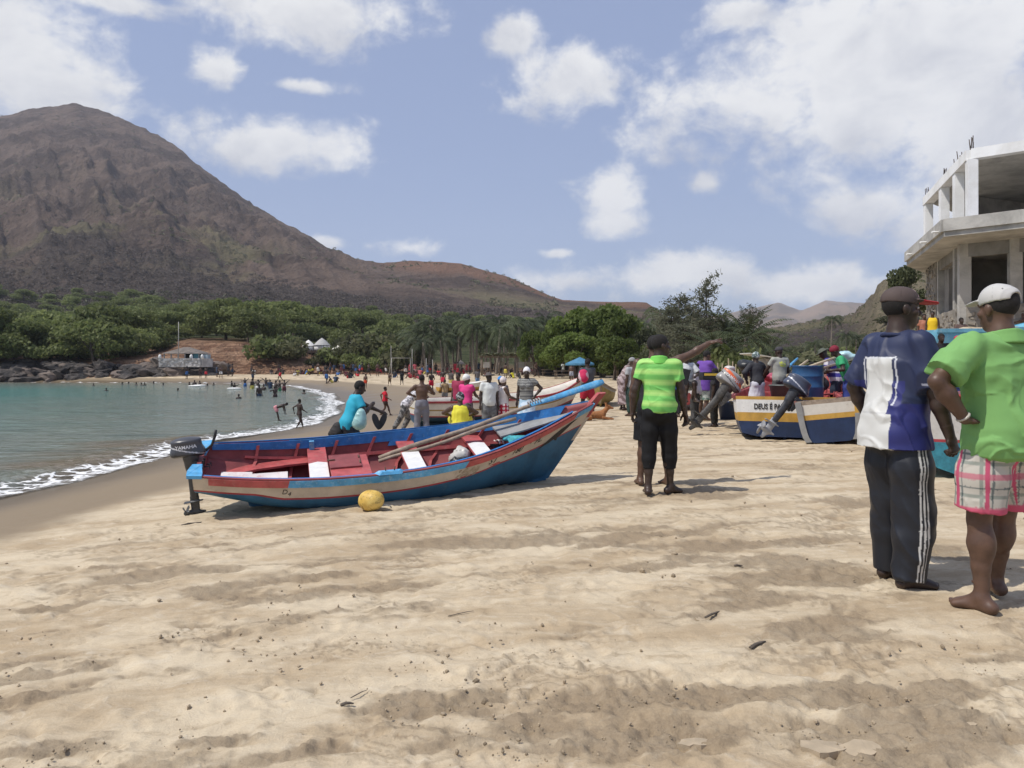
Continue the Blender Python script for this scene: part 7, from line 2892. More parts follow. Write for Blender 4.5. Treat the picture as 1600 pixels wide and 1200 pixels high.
def acacias():
 protos = []
 for k in range(8):
  rg = random.Random(40 + k)
  lobes, br = [], []
  for i in range(rg.randint(7, 10)):
   a, d = rg.uniform(0, 6.28), rg.uniform(0, 4.2) if i else 0
   z = 5.6 - .15 * d * d * .8 + rg.uniform(-.7, .5)
   lobes.append((d * math.cos(a), d * math.sin(a), z, rg.uniform(1.7, 2.9), rg.uniform(1.7, 2.9), rg.uniform(.55, .95)))
   if i < 6:
    br.append((d * math.cos(a), d * math.sin(a), z - .2))
  for i in range(7):
   a = rg.uniform(0, 6.28)
   lobes.append((4.2 * math.cos(a), 4.2 * math.sin(a), rg.uniform(1.3, 3.0), 1.9, 1.9, .85))
  protos.append((crown_mesh('crown', lobes, 3800, .36, 60 + k, .55, .5, .30), trunk_mesh('trunk', 3.2, .22, br, k)))
 rg = random.Random(8)
 n = 0
 rows = [(1.05, -80, 190, 62), (1.35, -75, 205, 56), (1.65, -70, 215, 54), (1.95, -80, 262, 50), (2.2, 330, 520, 46), (2.35, -90, 640, 44), (2.7, -90, 650, 40), (3.05, -90, 690, 40), (3.4, -90, 860, 40), (3.75, -90, 900, 38), (4.1, -60, 1010, 40)]
 for t, p0, p1, st in rows:
  px = p0 + rg.uniform(0, st)
  while px < p1:
   tt = t + rg.uniform(-.13, .13)
   pos = hp(px, tt)
   hi = tt > 3.25 and px > 560
   sc = rg.uniform(.70, 1.25) * (1.0 if tt < 3 else .92)
   if 1.9 < tt < 2.1 and 215 < px < 262:
    sc *= .6
   if (px > 640 and tt < 3.2) or (400 < px < 640 and tt < 2.45):
    px += st
    continue
   c, tk = protos[n % 8]
   fore = tt < 2.3
   dusty = hi or tt > 3.6
   lab = ('broad flat-topped green tree at the front of the wood above the rocks' if fore else 'dusty olive tree high on the slope above the palms' if hi else 'grey-green tree at the upper edge of the wood' if dusty else 'flat-topped green tree in the middle of the wood on the slope')
   sec = ('above the leftmost rocks', 'left of the hut', 'above the hut', 'above the red bank', 'above the white tents', 'behind the left palms', 'behind the right palms', 'behind the round trees')[min(7, max(0, int((px + 20) / 115)))]
   lab = ('large ' if sc > .98 else 'smaller ') + ('broad green tree at the front of the wood, ' if fore else 'dusty olive tree high up, ' if hi else 'grey-green tree at the top of the wood, ' if dusty else 'green tree in the middle of the wood, ') + sec
   gr = 'trees at the front of the wood' if fore else 'olive trees on the slope' if hi else 'trees at the upper edge of the wood' if dusty else 'trees in the wood'
   tree('acacia_tree', pos, rg.uniform(0, 6.28), sc, c, ACB if dusty else ACA, tk, BARK, lab, 'tree', gr)
   n += 1
   px += st * rg.uniform(.75, 1.2)
 # bushes on and below the red bank
 bush = []
 for k in range(4):
  g = random.Random(k)
  lobes = [(g.uniform(-1, 1), g.uniform(-1, 1), g.uniform(.4, 1.2), g.uniform(.7, 1.2), g.uniform(.7, 1.2), g.uniform(.5, .8)) for _ in range(6)]
  bush.append(crown_mesh('leaves', lobes, 700, .30, 90 + k, .45, .4, .3))
 for k, (px, py, Y, s, m_) in enumerate(((508, 566, 111, 1.2, ACB), (522, 566, 110, 1.3, ACA), (536, 564, 110, 1.4, ACB), (551, 572, 108, 1.1, ACA), (452, 560, 110, 1.7, ACA), (430, 556, 110, 2.0, ACA), (560, 556, 116, 2.0, ACA), (575, 560, 116, 2.2, ACA),
           (592, 562, 112, 2.3, ACA), (606, 568, 110, 1.8, ACB), (620, 574, 108, 1.8, ACA), (556, 546, 119, 1.2, ACA), (640, 572, 114, 1.6, ACB), (575, 575, 106, 1.0, ACB), (490, 572, 109, .8, ACB))):
  o = empty('bush', P(px, py, Y), k, None, None, 'bushes by the tents')
  o.scale = (s,) * 3
  tag(o, ('small ' if s < 1.15 else 'middling ' if s < 1.75 else 'large ') + ('dusty' if m_ is ACB else 'bright') + (' bush left of' if px < 476 else ' bush right of' if px > 565 else ' bush below') + ' the white tents' + (', high on the bank' if py < 562 else ', at the foot of the bank' if py > 571 else ', on the face of the bank'), 'bush')
  link('leaves', bush[k % 4], o, m_)
 return bush

BUSH = acacias()

def palm_crown(seed, n=18, L=2.9, droop=1.0, width=.55, rise=.7, leaf=16):
 rng = np.random.default_rng(seed)
 VV, QQ, SH, off = [], [], [], 0
 for i in range(n):
  a = i * 2.399 + rng.uniform(-.2, .2)
  el0 = rng.uniform(-.35, 1.25) * rise + .1
  ln = L * rng.uniform(.8, 1.1)
  d = np.array([math.cos(a), math.sin(a), 0])
  s = np.array([-math.sin(a), math.cos(a), 0])
  ts = np.linspace(0, 1, leaf + 1)
  el = el0 - droop * (ts ** 1.3) * 1.7
  seg = ln / leaf
  p = np.cumsum(np.stack([np.outer(np.cos(el), d)[:, k] + np.array([0, 0, 1])[k] * np.sin(el) for k in range(3)], 1) * seg, 0)
  for q in range(1, leaf + 1):
   t = ts[q]
   w = width * ln * .32 * (math.sin(math.pi * min(1, t * .92 + .06)) ** .6)
   fwd = (p[q] - p[q - 1]) / seg
   for sg in (-1, 1):
    tip = p[q] + s * sg * w * .85 + fwd * w * .55 - np.array([0, 0, w * (.45 + .5 * rng.random())])
    hw = seg * .42
    a0, b0 = p[q] - fwd * hw, p[q] + fwd * hw * .6
    VV += [a0, b0, tip + fwd * hw * .25, tip - fwd * hw * .25]
    QQ.append([off, off + 1, off + 2, off + 3])
    SH += [rng.random()] * 4
    off += 4
 me = np_mesh('crown', np.array(VV), [np.array(QQ)], False)
 attr_f(me, 'shade', np.array(SH))
 return me

def palm_trunk(seed, h):
 rg = random.Random(seed)
 bm = bmesh.new()
 lx, ly = rg.uniform(-.10, .10) * h, rg.uniform(-.10, .10) * h
 tube(bm, [(-lx, -ly, -.5), (-lx * .9, -ly * .9, 0), (-lx * .5, -ly * .4, h * .4), (0, 0, h)], [.24, .20, .15, .12], 7)
 me = bpy.data.meshes.new('trunk')
 bm.to_mesh(me)
 bm.free()
 return me

def palms():
 crowns = [palm_crown(s, 20, 3.0) for s in (1, 2, 3, 4)]
 trunks = [palm_trunk(s, 7.0) for s in (5, 6, 7, 8)]
 rg = random.Random(12)
 pl = []
 for k in range(44):
  px = 636 + 240 * ((k * .618) % 1) + rg.uniform(-4, 4)
  Y = rg.uniform(98, 132)
  top = 503 + rg.uniform(0, 36) + (10 if px < 660 else 0) - (6 if 700 < px < 860 else 0)
  pl.append((px, top, Y))
 pl += [(1034, 486, 88), (1012, 505, 85), (1002, 520, 84), (648, 522, 112), (780, 496, 120), (852, 492, 118), (826, 500, 116), (718, 500, 116)]
 for k, (px, top, Y) in enumerate(pl):
  x = (px - CX) / F * Y
  zg_ = max(gz(x, Y), .2) if Y < 108 else CZ - (583 - HY) / F * Y
  ztop = CZ - (top - HY) / F * Y
  s = (ztop - zg_) / 7.4
  o = empty('coconut_palm', (x, Y, zg_), rg.uniform(0, 6.28), ('tallest' if top < 508 else 'middling' if top < 524 else 'low') + ' coconut palm at the ' + ('left edge of the grove' if px < 668 else 'left side of the grove by the goal frame' if px < 712 else 'middle of the grove by the thatched parasol' if px < 760 else 'right side of the grove behind the pergola' if px < 825 else 'right end of the grove by the round trees'), 'palm tree', 'coconut palms behind the beach')
  if px > 990:
   o['label'] = 'dark coconut palm between the big round trees and the wispy tree'
  link('trunk', trunks[k % 4], o, PALM_BARK).scale = (1, 1, s)
  c = link('crown', crowns[k % 4], o, PLM)
  c.location = (0, 0, 7.0 * s)
  q = rg.uniform(.95, 1.2)
  c.scale = (q, q, q)
 # thin palms on the inland slope
 for px, top, base, Y in ((1300, 500, 560, 120), (1322, 527, 566, 110), (1338, 530, 566, 112), (1274, 540, 570, 100)):
  x = (px - CX) / F * Y
  z0, z1 = CZ - (base - HY) / F * Y, CZ - (top - HY) / F * Y
  o = empty('coconut_palm', (x, Y, z0), px, 'lone tall palm with a ragged crown against the inland hills' if top == 500 else 'low palm on the inland slope', 'palm tree', None if top == 500 else 'low palms inland')
  link('trunk', trunks[0], o, PALM_BARK).scale = (.8, .8, (z1 - z0) / 7.0)
  c = link('crown', crowns[px % 4], o, PLM)
  c.location = (0, 0, (z1 - z0))
  c.scale = (.72, .72, .95)
 # bristling date palms
 dates = [palm_crown(31, 46, 3.2, .55, .26, .95, 20), palm_crown(32, 40, 3.2, .5, .26, .95, 20)]
 for k, (px, cy_, base, Y, s) in enumerate(((1166, 527, 580, 52, 1.0), (1122, 560, 588, 46, .85), (1204, 552, 585, 56, .7), (1135, 520, 580, 62, .8))):
  x = (px - CX) / F * Y
  z0, z1 = CZ - (base - HY) / F * Y, CZ - (cy_ - HY) / F * Y
  o = empty('date_palm', (x, Y, z0), k, ('largest bristling date palm behind the tilted motors', 'date palm with low fronds behind the purple shirt', 'small date palm at the right edge of the thicket', 'date palm half hidden in the thicket')[k], 'palm tree')
  link('trunk', trunks[k % 4], o, PALM_BARK).scale = (1.2, 1.2, (z1 - z0) / 7.0)
  c = link('crown', dates[k % 2], o, PLM)
  c.location = (0, 0, z1 - z0)
  c.scale = (s,) * 3

palms()

def big_trees():
 rg = random.Random(77)

 def ficus(seed, R_, H, n, size):
  g = random.Random(seed)
  lobes = []
  for i in range(16):
   a, d = g.uniform(0, 6.28), g.uniform(.0, .75) * R_
   z = H * .60 + (1 - (d / R_) ** 2) * H * .30 + g.uniform(-.10, .05) * H
   if i > 9:
    d, z = R_ * .85, H * g.uniform(.28, .55)
   lobes.append((d * math.cos(a), d * math.sin(a), z, R_ * g.uniform(.26, .40), R_ * g.uniform(.26, .40), H * g.uniform(.12, .18)))
  return crown_mesh('crown', lobes, n, size, seed, .5, .5, .30), trunk_mesh('trunk', H * .5, .3, [(l[0], l[1], l[2]) for l in lobes[:7]], seed)
 P_ = [ficus(s, 4.6, 7.6, 5200, .38) for s in (201, 202, 203)]
 for k, (px, top, base, Y, w) in enumerate(((836, 520, 586, 84, 46), (868, 508, 588, 80, 62), (905, 492, 588, 78, 100), (942, 484, 590, 76, 120), (975, 500, 592, 70, 86), (900, 526, 590, 72, 90), (960, 530, 594, 64, 80))):
  x = (px - CX) / F * Y
  z0, z1 = CZ - (base - HY) / F * Y, CZ - (top - HY) / F * Y
  s = (z1 - z0) / 7.3
  sx_ = w / F * Y / 9.0
  lab = ('small round bright green tree at the left end of the leafy clump', 'bright green tree left in the leafy clump behind the pergola', 'dense green tree left of the tallest in the leafy clump', 'tallest dense green tree of the leafy clump', 'round green tree at the right end of the leafy clump', 'low dense green tree at the front of the leafy clump', 'low dense tree behind the blue parasol')[k]
  c, tk = P_[k % 3]
  tree('leafy_tree', (x, Y, z0), k * 1.3, (sx_, sx_, s), c, FIC, tk, BARK, lab, 'tree', None)
 # dark thicket
 D_ = [ficus(s, 3.6, 6.0, 3000, .34) for s in (211, 212)]
 for k, (px, top, base, Y, w) in enumerate(((1010, 520, 590, 74, 60), (1048, 508, 590, 72, 70), (1082, 500, 590, 70, 76), (1120, 505, 590, 72, 80), (1150, 512, 590, 76, 70), (1185, 522, 588, 80, 60), (1060, 545, 592, 56, 60), (1095, 548, 592, 54, 50), (1020, 550, 594, 54, 60))):
  x = (px - CX) / F * Y
  z0, z1 = CZ - (base - HY) / F * Y, CZ - (top - HY) / F * Y
  c, tk = D_[k % 2]
  tree('thicket_tree', (x, Y, z0), k * 1.7, (w / F * Y / 7.0, w / F * Y / 7.0, (z1 - z0) / 5.9), c, DKL, tk, BARK, 'dark leafy tree in the thicket behind the pointing man', 'tree', 'dark trees in the thicket')
 # wispy casuarinas

 def wisp(seed, n, H, R_):
  rng = np.random.default_rng(seed)
  br, C, D = [], [], []
  for i in range(52):
   z = H * rng.uniform(.18, 1.0)
   a = rng.uniform(0, 6.28)
   ln = R_ * (1.15 - .7 * z / H) * rng.uniform(.5, 1.1)
   e = np.array([math.cos(a) * ln, math.sin(a) * ln, z + ln * .55])
   br.append(e)
   m_ = n // 52
   t = rng.uniform(.25, 1.1, m_)[:, None]
   c = np.array([0, 0, z]) * (1 - t) + e * t + rng.normal(size=(m_, 3)) * .20
   C.append(c)
   D.append(np.tile(e / np.linalg.norm(e), (m_, 1)))
  C, D = np.concatenate(C), np.concatenate(D)
  V, Q = leaf_quads(C, D, .12, rng, 2.6, .0)
  me = np_mesh('crown', V, [Q], False)
  attr_f(me, 'shade', np.repeat(rng.random(len(C)), 4))
  bm = bmesh.new()
  tube(bm, [(0, 0, -.4), (.1, 0, H * .5), (0, .1, H)], [.16, .09, .02], 6)
  for e in br:
   tube(bm, [(0, 0, e[2] - abs(e[0]) * .4 - .3), tuple(e)], [.035, .012], 4)
  tm_ = bpy.data.meshes.new('trunk')
  bm.to_mesh(tm_)
  bm.free()
  return me, tm_
 W_ = [wisp(s, 2600, 8.0, 2.3) for s in (301, 302)]
 for k, (px, top, base, Y, s, lab) in enumerate(((1103, 436, 588, 62, .95, 'tallest wispy tree rising above the thicket'), (1062, 466, 588, 64, 1.1, 'feathery tree left of the tallest wispy one'), (1082, 474, 588, 66, .9, 'shorter feathery tree between two taller ones'), (1040, 484, 588, 60, .9, 'grey-green wispy tree at the left of the thicket'),
                                                   (1176, 482, 586, 66, .9, 'feathery tree above the largest date palm'), (1068, 510, 590, 50, 1.0, 'drooping grey-green tree behind the pointing arm'))):
  x = (px - CX) / F * Y
  z0, z1 = CZ - (base - HY) / F * Y, CZ - (top - HY) / F * Y
  c, tk = W_[k % 2]
  tree('wispy_tree', (x, Y, z0), k * 2.1, (s, s, (z1 - z0) / 8.2), c, CAS, tk, BARK, lab, 'tree', None)
 # bright bush among the date palms, tree beside the concrete building
 o = empty('bush', P(1150, 585, 44), 0, 'bright green feathery bush behind the tilted grey motor', 'bush')
 link('leaves', BUSH[1], o, ACA)
 o.scale = (.85, .85, 1.05)
 o = empty('thicket_tree', P(1418, 505, 38), 0, 'small dark tree at the left corner of the concrete building', 'tree')
 c, tk = D_[0]
 link('crown', c, o, CAS)
 link('trunk', tk, o, BARK)
 o.scale = (.30, .30, .46)
 # bushes inland
 for k in range(46):
  px = rg.uniform(1185, 1425)
  Y = rg.uniform(60, 200) if px < 1350 else rg.uniform(60, 130)
  # lay them on the slope
  best = min((abs(hp(px, t).y - Y), t) for t in np.linspace(.3, 5, 40))
  p = hp(px, best[1])
  o = empty('bush', p, k, 'low green bush on the inland slope' if px < 1345 else 'dry bush on the slope left of the concrete building', 'bush', 'bushes on the inland slope' if px < 1345 else 'dry bushes by the building')
  s = rg.uniform(.7, 1.8) * (1.0 if px < 1345 else .6)
  o.scale = (s * 1.3, s * 1.3, s * .85)
  link('leaves', BUSH[k % 4], o, (DKL, ACA, OLV)[k % 3] if px < 1345 else (OLV, BRW)[k % 2])

big_trees()

def scrub():
 rng = np.random.default_rng(99)
 for nm, n, t0, t1, m_, size, lab, p0, p1 in (('dry_scrub', 4200, 4.0, 5.25, BRW, 2.4, 'leafless brown scrub covering the foot of the hill', -120, 900),
                                               ('olive_scrub', 2600, 3.2, 4.6, OLV, 2.6, 'olive green scrub on the lower slope', -120, 1100),
                                               ('ridge_scrub', 1500, 5.3, 7.0, OLV, 2.2, 'scattered dark shrubs on the upper slopes', -60, 870),
                                               ('inland_scrub', 1100, 1.0, 6.8, OLV, 1.6, 'low scrub on the dry inland slope', 1180, 1500)):
  px = rng.uniform(p0, p1, n)
  t = t0 + (t1 - t0) * rng.random(n) ** (.8 if nm != 'ridge_scrub' else 1.3)
  x, y, z = hill_np(px, t)
  z = z + hill_noise(x, y, t)
  keep = fbm(x * .02, y * .02, 3, .5, 5) > (-.45 if nm != 'ridge_scrub' else .0)
  x, y, z = x[keep], y[keep], z[keep]
  k = 22
  n = len(x)
  sz = np.repeat(size * rng.uniform(.5, 1.25, n) * np.clip(y / 330, .55, 1.5), k)
  C = np.stack([np.repeat(x, k), np.repeat(y, k), np.repeat(z, k)], 1)
  d = rng.normal(size=(n * k, 3))
  d /= np.linalg.norm(d, axis=1, keepdims=True)
  d[:, 2] = np.abs(d[:, 2])
  C = C + d * (sz * .55)[:, None] * np.array([1, 1, .8])
  V, Q = leaf_quads(C, d, 1.0, rng, 1.2, .5)
  cc = np.repeat(C, 4, 0)
  V = cc + (V - cc) * np.repeat(sz * .28, 4)[:, None]
  me = np_mesh(nm, V, [Q], False)
  attr_f(me, 'shade', np.repeat(rng.random(n * k), 4))
  tag(link(nm, me, None, m_), lab, None, None, 'stuff')

scrub()

# ------------------------------------------------------------------ rocks of the far shore
def rocks():
 protos = []
 for k in range(7):
  bm = bmesh.new()
  bmesh.ops.create_icosphere(bm, subdivisions=3, radius=1)
  V = np.array([v.co[:] for v in bm.verts])
  V = V * (1 + .85 * vnoise3(V * 1.3 + k * 9, k)[:, None])
  V = np.sign(V) * np.abs(V) ** .8
  V += V * (.42 * np.round(vnoise3(V * 2.4 + k, k + 4) * 4) / 4)[:, None] + V * (.10 * vnoise3(V * 6, k))[:, None]
  for v, c in zip(bm.verts, V):
   v.co = c
  me = bpy.data.meshes.new('rock')
  bm.to_mesh(me)
  bm.free()
  protos.append(me)
 mt, t, bs = new_mat('shore_rock')
 geo = t.add('ShaderNodeNewGeometry').outputs['Position']
 oi = t.add('ShaderNodeObjectInfo')
 n = t.noise(geo, .8, 6, .65)
 n2 = t.noise(t.mapping(geo, (1, 1, 3)), 2.2, 6, .7)
 c = t.mix(t.ss(n.outputs[0], .38, .62), (.030, .027, .026), (.105, .088, .076))
 c = t.mix(t.m('MULTIPLY', t.ss(oi.outputs['Random'], .6, 1.0), .75), c, (.24, .185, .15))
 c = t.mix(t.m('MULTIPLY', t.ss(n2.outputs[0], .55, .7), .5), c, (.26, .21, .175))
 t.put(bs.inputs['Base Color'], c)
 bs.inputs['Roughness'].default_value = .9
 t.put(bs.inputs['Normal'], t.bump(n2.outputs[0], .9, .35))
 rg = random.Random(31)
 k = 0
 for _ in range(150):
  px = rg.uniform(-60, 335)
  row = rg.random()
  Y = 99.5 + row * 5.5
  if px > 130 and row < .35:
   continue
  py = 596 - row * 22 + rg.uniform(-3, 3)
  if px > 130:
   py = min(py, 588)
   Y = max(Y, 102)
  s = .78 * rg.uniform(.5, 1.8) * (1.25 if row > .6 else 1)
  o = link('rock', protos[k % 7], None, mt, P(px, py, Y))
  o.scale = (s * rg.uniform(1.0, 1.7), s, s * rg.uniform(.45, .85))
  o.rotation_euler = (rg.uniform(-.25, .25), rg.uniform(-.25, .25), rg.uniform(0, 6.28))
  dark = row < .35
  tag(o, ('long ' if o.scale.x > 1.7 * s * .85 else 'blunt ') + ('low dark rock at the waterline' if dark else 'high boulder of the rock bank' if row > .7 else 'boulder halfway up the rock bank') + (' at the left edge of the bay', ' under the left of the wood', ' under the middle of the wood', ' left of the white terrace', ' below the thatched hut')[min(4, max(0, int((px + 60) / 80)))], 'rock', 'rocks at the waterline' if dark else 'boulders under the wood')
  k += 1

rocks()

# ------------------------------------------------------------------ concrete building
def concrete(name, col, lo=.72):
 if name in MATS:
  return MATS[name]
 mt, t, bs = new_mat(name)
 geo = t.add('ShaderNodeNewGeometry').outputs['Position']
 n = t.noise(geo, 1.1, 6, .65, .4)
 n2 = t.noise(t.mapping(geo, (6, 6, .7)), 1.0, 5, .65)
 n3 = t.noise(geo, 14, 4, .6)
 c = t.mix(t.ss(n.outputs[0], .34, .66), tuple(x * lo for x in col), tuple(min(.85, x * 1.12) for x in col))
 c = t.mix(t.m('MULTIPLY', t.ss(n2.outputs[0], .56, .74), .35), c, tuple(x * (.5 if lo < .8 else .82) for x in col))
 t.put(bs.inputs['Base Color'], c)
 bs.inputs['Roughness'].default_value = .9
 t.put(bs.inputs['Normal'], t.bump(n3.outputs[0], .35, .02))
 MATS[name] = mt
 return mt

def prism(bm, poly, z0, z1, mi=0):
 lo = [bm.verts.new((x, y, z0)) for x, y in poly]
 hi = [bm.verts.new((x, y, z1)) for x, y in poly]
 bm.faces.new(lo[::-1]).material_index = mi
 bm.faces.new(hi).material_index = mi
 n = len(poly)
 for k in range(n):
  bm.faces.new((lo[k], lo[(k + 1) % n], hi[(k + 1) % n], hi[k])).material_index = mi

def wall_seg(bm, a, b, th, z0, z1, mi=0):
 a, b = Vector((a[0], a[1], 0)), Vector((b[0], b[1], 0))
 d = (b - a).normalized()
 n = Vector((-d.y, d.x, 0)) * th / 2
 pts = [a - n, b - n, b + n, a + n]
 hexa(bm, [p + Vector((0, 0, z0)) for p in pts] + [p + Vector((0, 0, z1)) for p in pts], mi)

def building():
 C1 = concrete('concrete', (.43, .415, .385))
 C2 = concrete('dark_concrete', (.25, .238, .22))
 WP = concrete('white_render', (.80, .79, .77), lo=.90)
 o = empty('unfinished_building', (0, 0, 0), 0, 'unfinished two-storey concrete building with white upper columns and rubble base', 'building')
 E, D, Fp = (15.96, 29.9), (13.5, 23.1), (20.8, 15.6)
 B, A, Cp = (18.2, 32.4), (15.67, 25.2), (22.4, 19.6)
 ZS0, ZS1, ZR0, ZR1 = 5.42, 5.94, 8.40, 8.73
 bm = bmesh.new()
 prism(bm, [E, D, Fp, (32, 20), (32, 38), (23, 38)], ZS0 - .02, ZS0 + .14)
 bm_obj('floor_slab', bm, C1, o)
 bm = bmesh.new()
 wall_seg(bm, E, D, .16, ZS0 + .142, ZS1)
 wall_seg(bm, D, Fp, .16, ZS0 + .143, ZS1 + .002)
 bm_obj('parapet', bm, C1, o)
 bm = bmesh.new()
 prism(bm, [(B[0] + .2, B[1]), (A[0] + .2, A[1] + .1), (Cp[0] + .1, Cp[1] + .2), (31, 22), (31, 37), (23.5, 37)], ZR0 + .06, ZR1 - .03)
 bm_obj('roof_slab', bm, C1, o)
 for a, b in ((B, A), (A, Cp)):
  bm = bmesh.new()
  wall_seg(bm, a, b, .36, ZR0 - .02 if a == B else ZR0 - .017, ZR1 if a == B else ZR1 + .003)
  bm_obj('roof_beam', bm, WP, o)
 Av, Bv, Cv = Vector((*A, 0)), Vector((*B, 0)), Vector((*Cp, 0))
 cols = [Av + (Bv - Av) * t for t in (.0, .25, .56, .97)] + [Av + (Cv - Av) * t for t in (.42, .85)]
 ang = math.atan2((Bv - Av).y, (Bv - Av).x)
 reb = mat('rusty_steel', (.075, .058, .050), .8, .2, 20, 0)
 for k, p in enumerate(cols):
  bm = bmesh.new()
  box(bm, (p.x, p.y, (ZS0 + ZR0) / 2 + .06), (.42 if k < 4 else .36, .30, ZR0 - ZS0 - .18), Matrix.Rotation(ang, 3, 'Z'))
  bm_obj('upper_column', bm, WP, o, bevel=.01)
  rg = random.Random(k)
  for q in range(6):
   bm = bmesh.new()
   b0 = Vector((p.x + rg.uniform(-.14, .14), p.y + rg.uniform(-.14, .14), ZR1 - .05))
   b0 = p + Vector((0.06, .06, 0)) + Vector((rg.uniform(-.12, .12), rg.uniform(-.12, .12), ZR1 - .05))
   tube(bm, [b0, b0 + Vector((rg.uniform(-.06, .06), rg.uniform(-.06, .06), rg.uniform(.28, .60)))], .016, 5)
   bm_obj('reinforcing_bar', bm, reb, o)
 # inner walls of the upper floor
 bm = bmesh.new()
 wall_seg(bm, (19.3, 31), (24, 33), .2, ZS0 + .16, ZR0 + .05)
 bm_obj('inner_wall', bm, C1, o)
 bm = bmesh.new()
 wall_seg(bm, (20, 26.5), (26, 23), .2, ZS0 + .16, ZR0 + .05)
 bm_obj('inner_wall', bm, C1, o)
 # lower storey
 K1, dl, dr = Vector((15.05, 24.6, 0)), Vector((.36, .93, 0)).normalized(), Vector((1, -1, 0)).normalized()
 G = 2.1
 at = lambda d, s: (K1 + d * s)
 for p, w in ((at(dl, .0), .34), (at(dl, 1.0), .28), (at(dl, 4.2), .28), (at(dr, 1.42), .34), (at(dr, 3.2), .34), (at(dr, 5.4), .34)):
  bm = bmesh.new()
  box(bm, (p.x, p.y, (G + ZS0) / 2), (w, w, ZS0 - G - .03), Matrix.Rotation(ang, 3, 'Z'))
  bm_obj('lower_column', bm, C1, o, bevel=.01)
 bm = bmesh.new()
 i = Vector((.22, .12, 0))
 wall_seg(bm, at(dl, 2.9) + i, at(dl, 4.2) + i, .2, 2.9, ZS0 - .022)
 wall_seg(bm, at(dl, .15) + i, at(dl, 1.5) + i, .2, 2.9, ZS0 - .026)
 wall_seg(bm, at(dl, 1.5) + i, at(dl, 2.9) + i, .2, 4.95, ZS0 - .024)
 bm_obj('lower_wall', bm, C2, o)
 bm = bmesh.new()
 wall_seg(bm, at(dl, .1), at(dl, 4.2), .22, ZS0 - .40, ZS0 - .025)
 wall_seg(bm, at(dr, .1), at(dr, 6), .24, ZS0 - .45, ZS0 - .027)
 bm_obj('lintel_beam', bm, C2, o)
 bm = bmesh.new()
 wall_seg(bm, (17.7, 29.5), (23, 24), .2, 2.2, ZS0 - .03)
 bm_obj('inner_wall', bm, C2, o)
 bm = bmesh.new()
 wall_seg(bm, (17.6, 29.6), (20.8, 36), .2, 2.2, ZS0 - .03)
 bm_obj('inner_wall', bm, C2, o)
 # rubble walls with proud stones
 rub = concrete('rubble_mortar', (.27, .245, .21))
 stone = concrete('rubble_stone', (.30, .265, .22))
 stone2 = concrete('dark_stone', (.21, .19, .17))
 segs = [(at(dr, .1), at(dr, 6.0), 1.9, 3.35), (at(dl, 0), at(dl, 4.2), 1.9, 3.30), (at(dl, 4.3), at(dl, 6.6), 1.9, ZS0 - .03)]
 rg = random.Random(17)
 walls = []
 for a, b, z0, z1 in segs:
  bm = bmesh.new()
  wall_seg(bm, a, b, .34, z0, z1)
  walls.append(bm_obj('rubble_wall', bm, rub, o))
 for w, (a, b, z0, z1) in zip(walls, segs):
  a, b = Vector((a.x, a.y, 0)), Vector((b.x, b.y, 0))
  d = (b - a).normalized()
  n = Vector((d.y, -d.x, 0))
  if n.dot(-a) < 0:
   n = -n
  Ls = (b - a).length
  for _ in range(int(Ls * (z1 - z0) * 17)):
   s, z = rg.uniform(.06, Ls - .06), rg.uniform(z0 + .08, z1 - .06)
   wd, hgt, an = rg.uniform(.14, .34), rg.uniform(.10, .22), rg.uniform(-.5, .5)
   bm = bmesh.new()
   c = a + d * s + n * .17 + Vector((0, 0, z))
   pts = []
   for yy, f in ((-.06, 1.0), (rg.uniform(.02, .06), .72)):
    for (xx, zz) in ((-.5, -.5), (.5, -.5), (.5, .5), (-.5, .5)):
     x_, z_ = xx * wd * f * rg.uniform(.7, 1.1), zz * hgt * f * rg.uniform(.7, 1.1)
     pts.append(c + d * (x_ * math.cos(an) - z_ * math.sin(an)) + n * yy + Vector((0, 0, x_ * math.sin(an) + z_ * math.cos(an))))
   hexa(bm, pts)
   bm_obj('stone', bm, (stone, stone, stone2, rub)[rg.randint(0, 3)], w)
 # spouts through the slab
 for p, q in ((.35, 0), (.75, 0), (.06, 0)):
  bm = bmesh.new()
  v = Vector((*D, 0)) + (Vector((*E, 0)) - Vector((*D, 0))) * p
  tube(bm, [v + Vector((.1, 0, ZS0 + .2)), v + Vector((-.35, -.1, ZS0 + .18))], .035, 7)
  bm_obj('spout', bm, WHITE, o)

building()

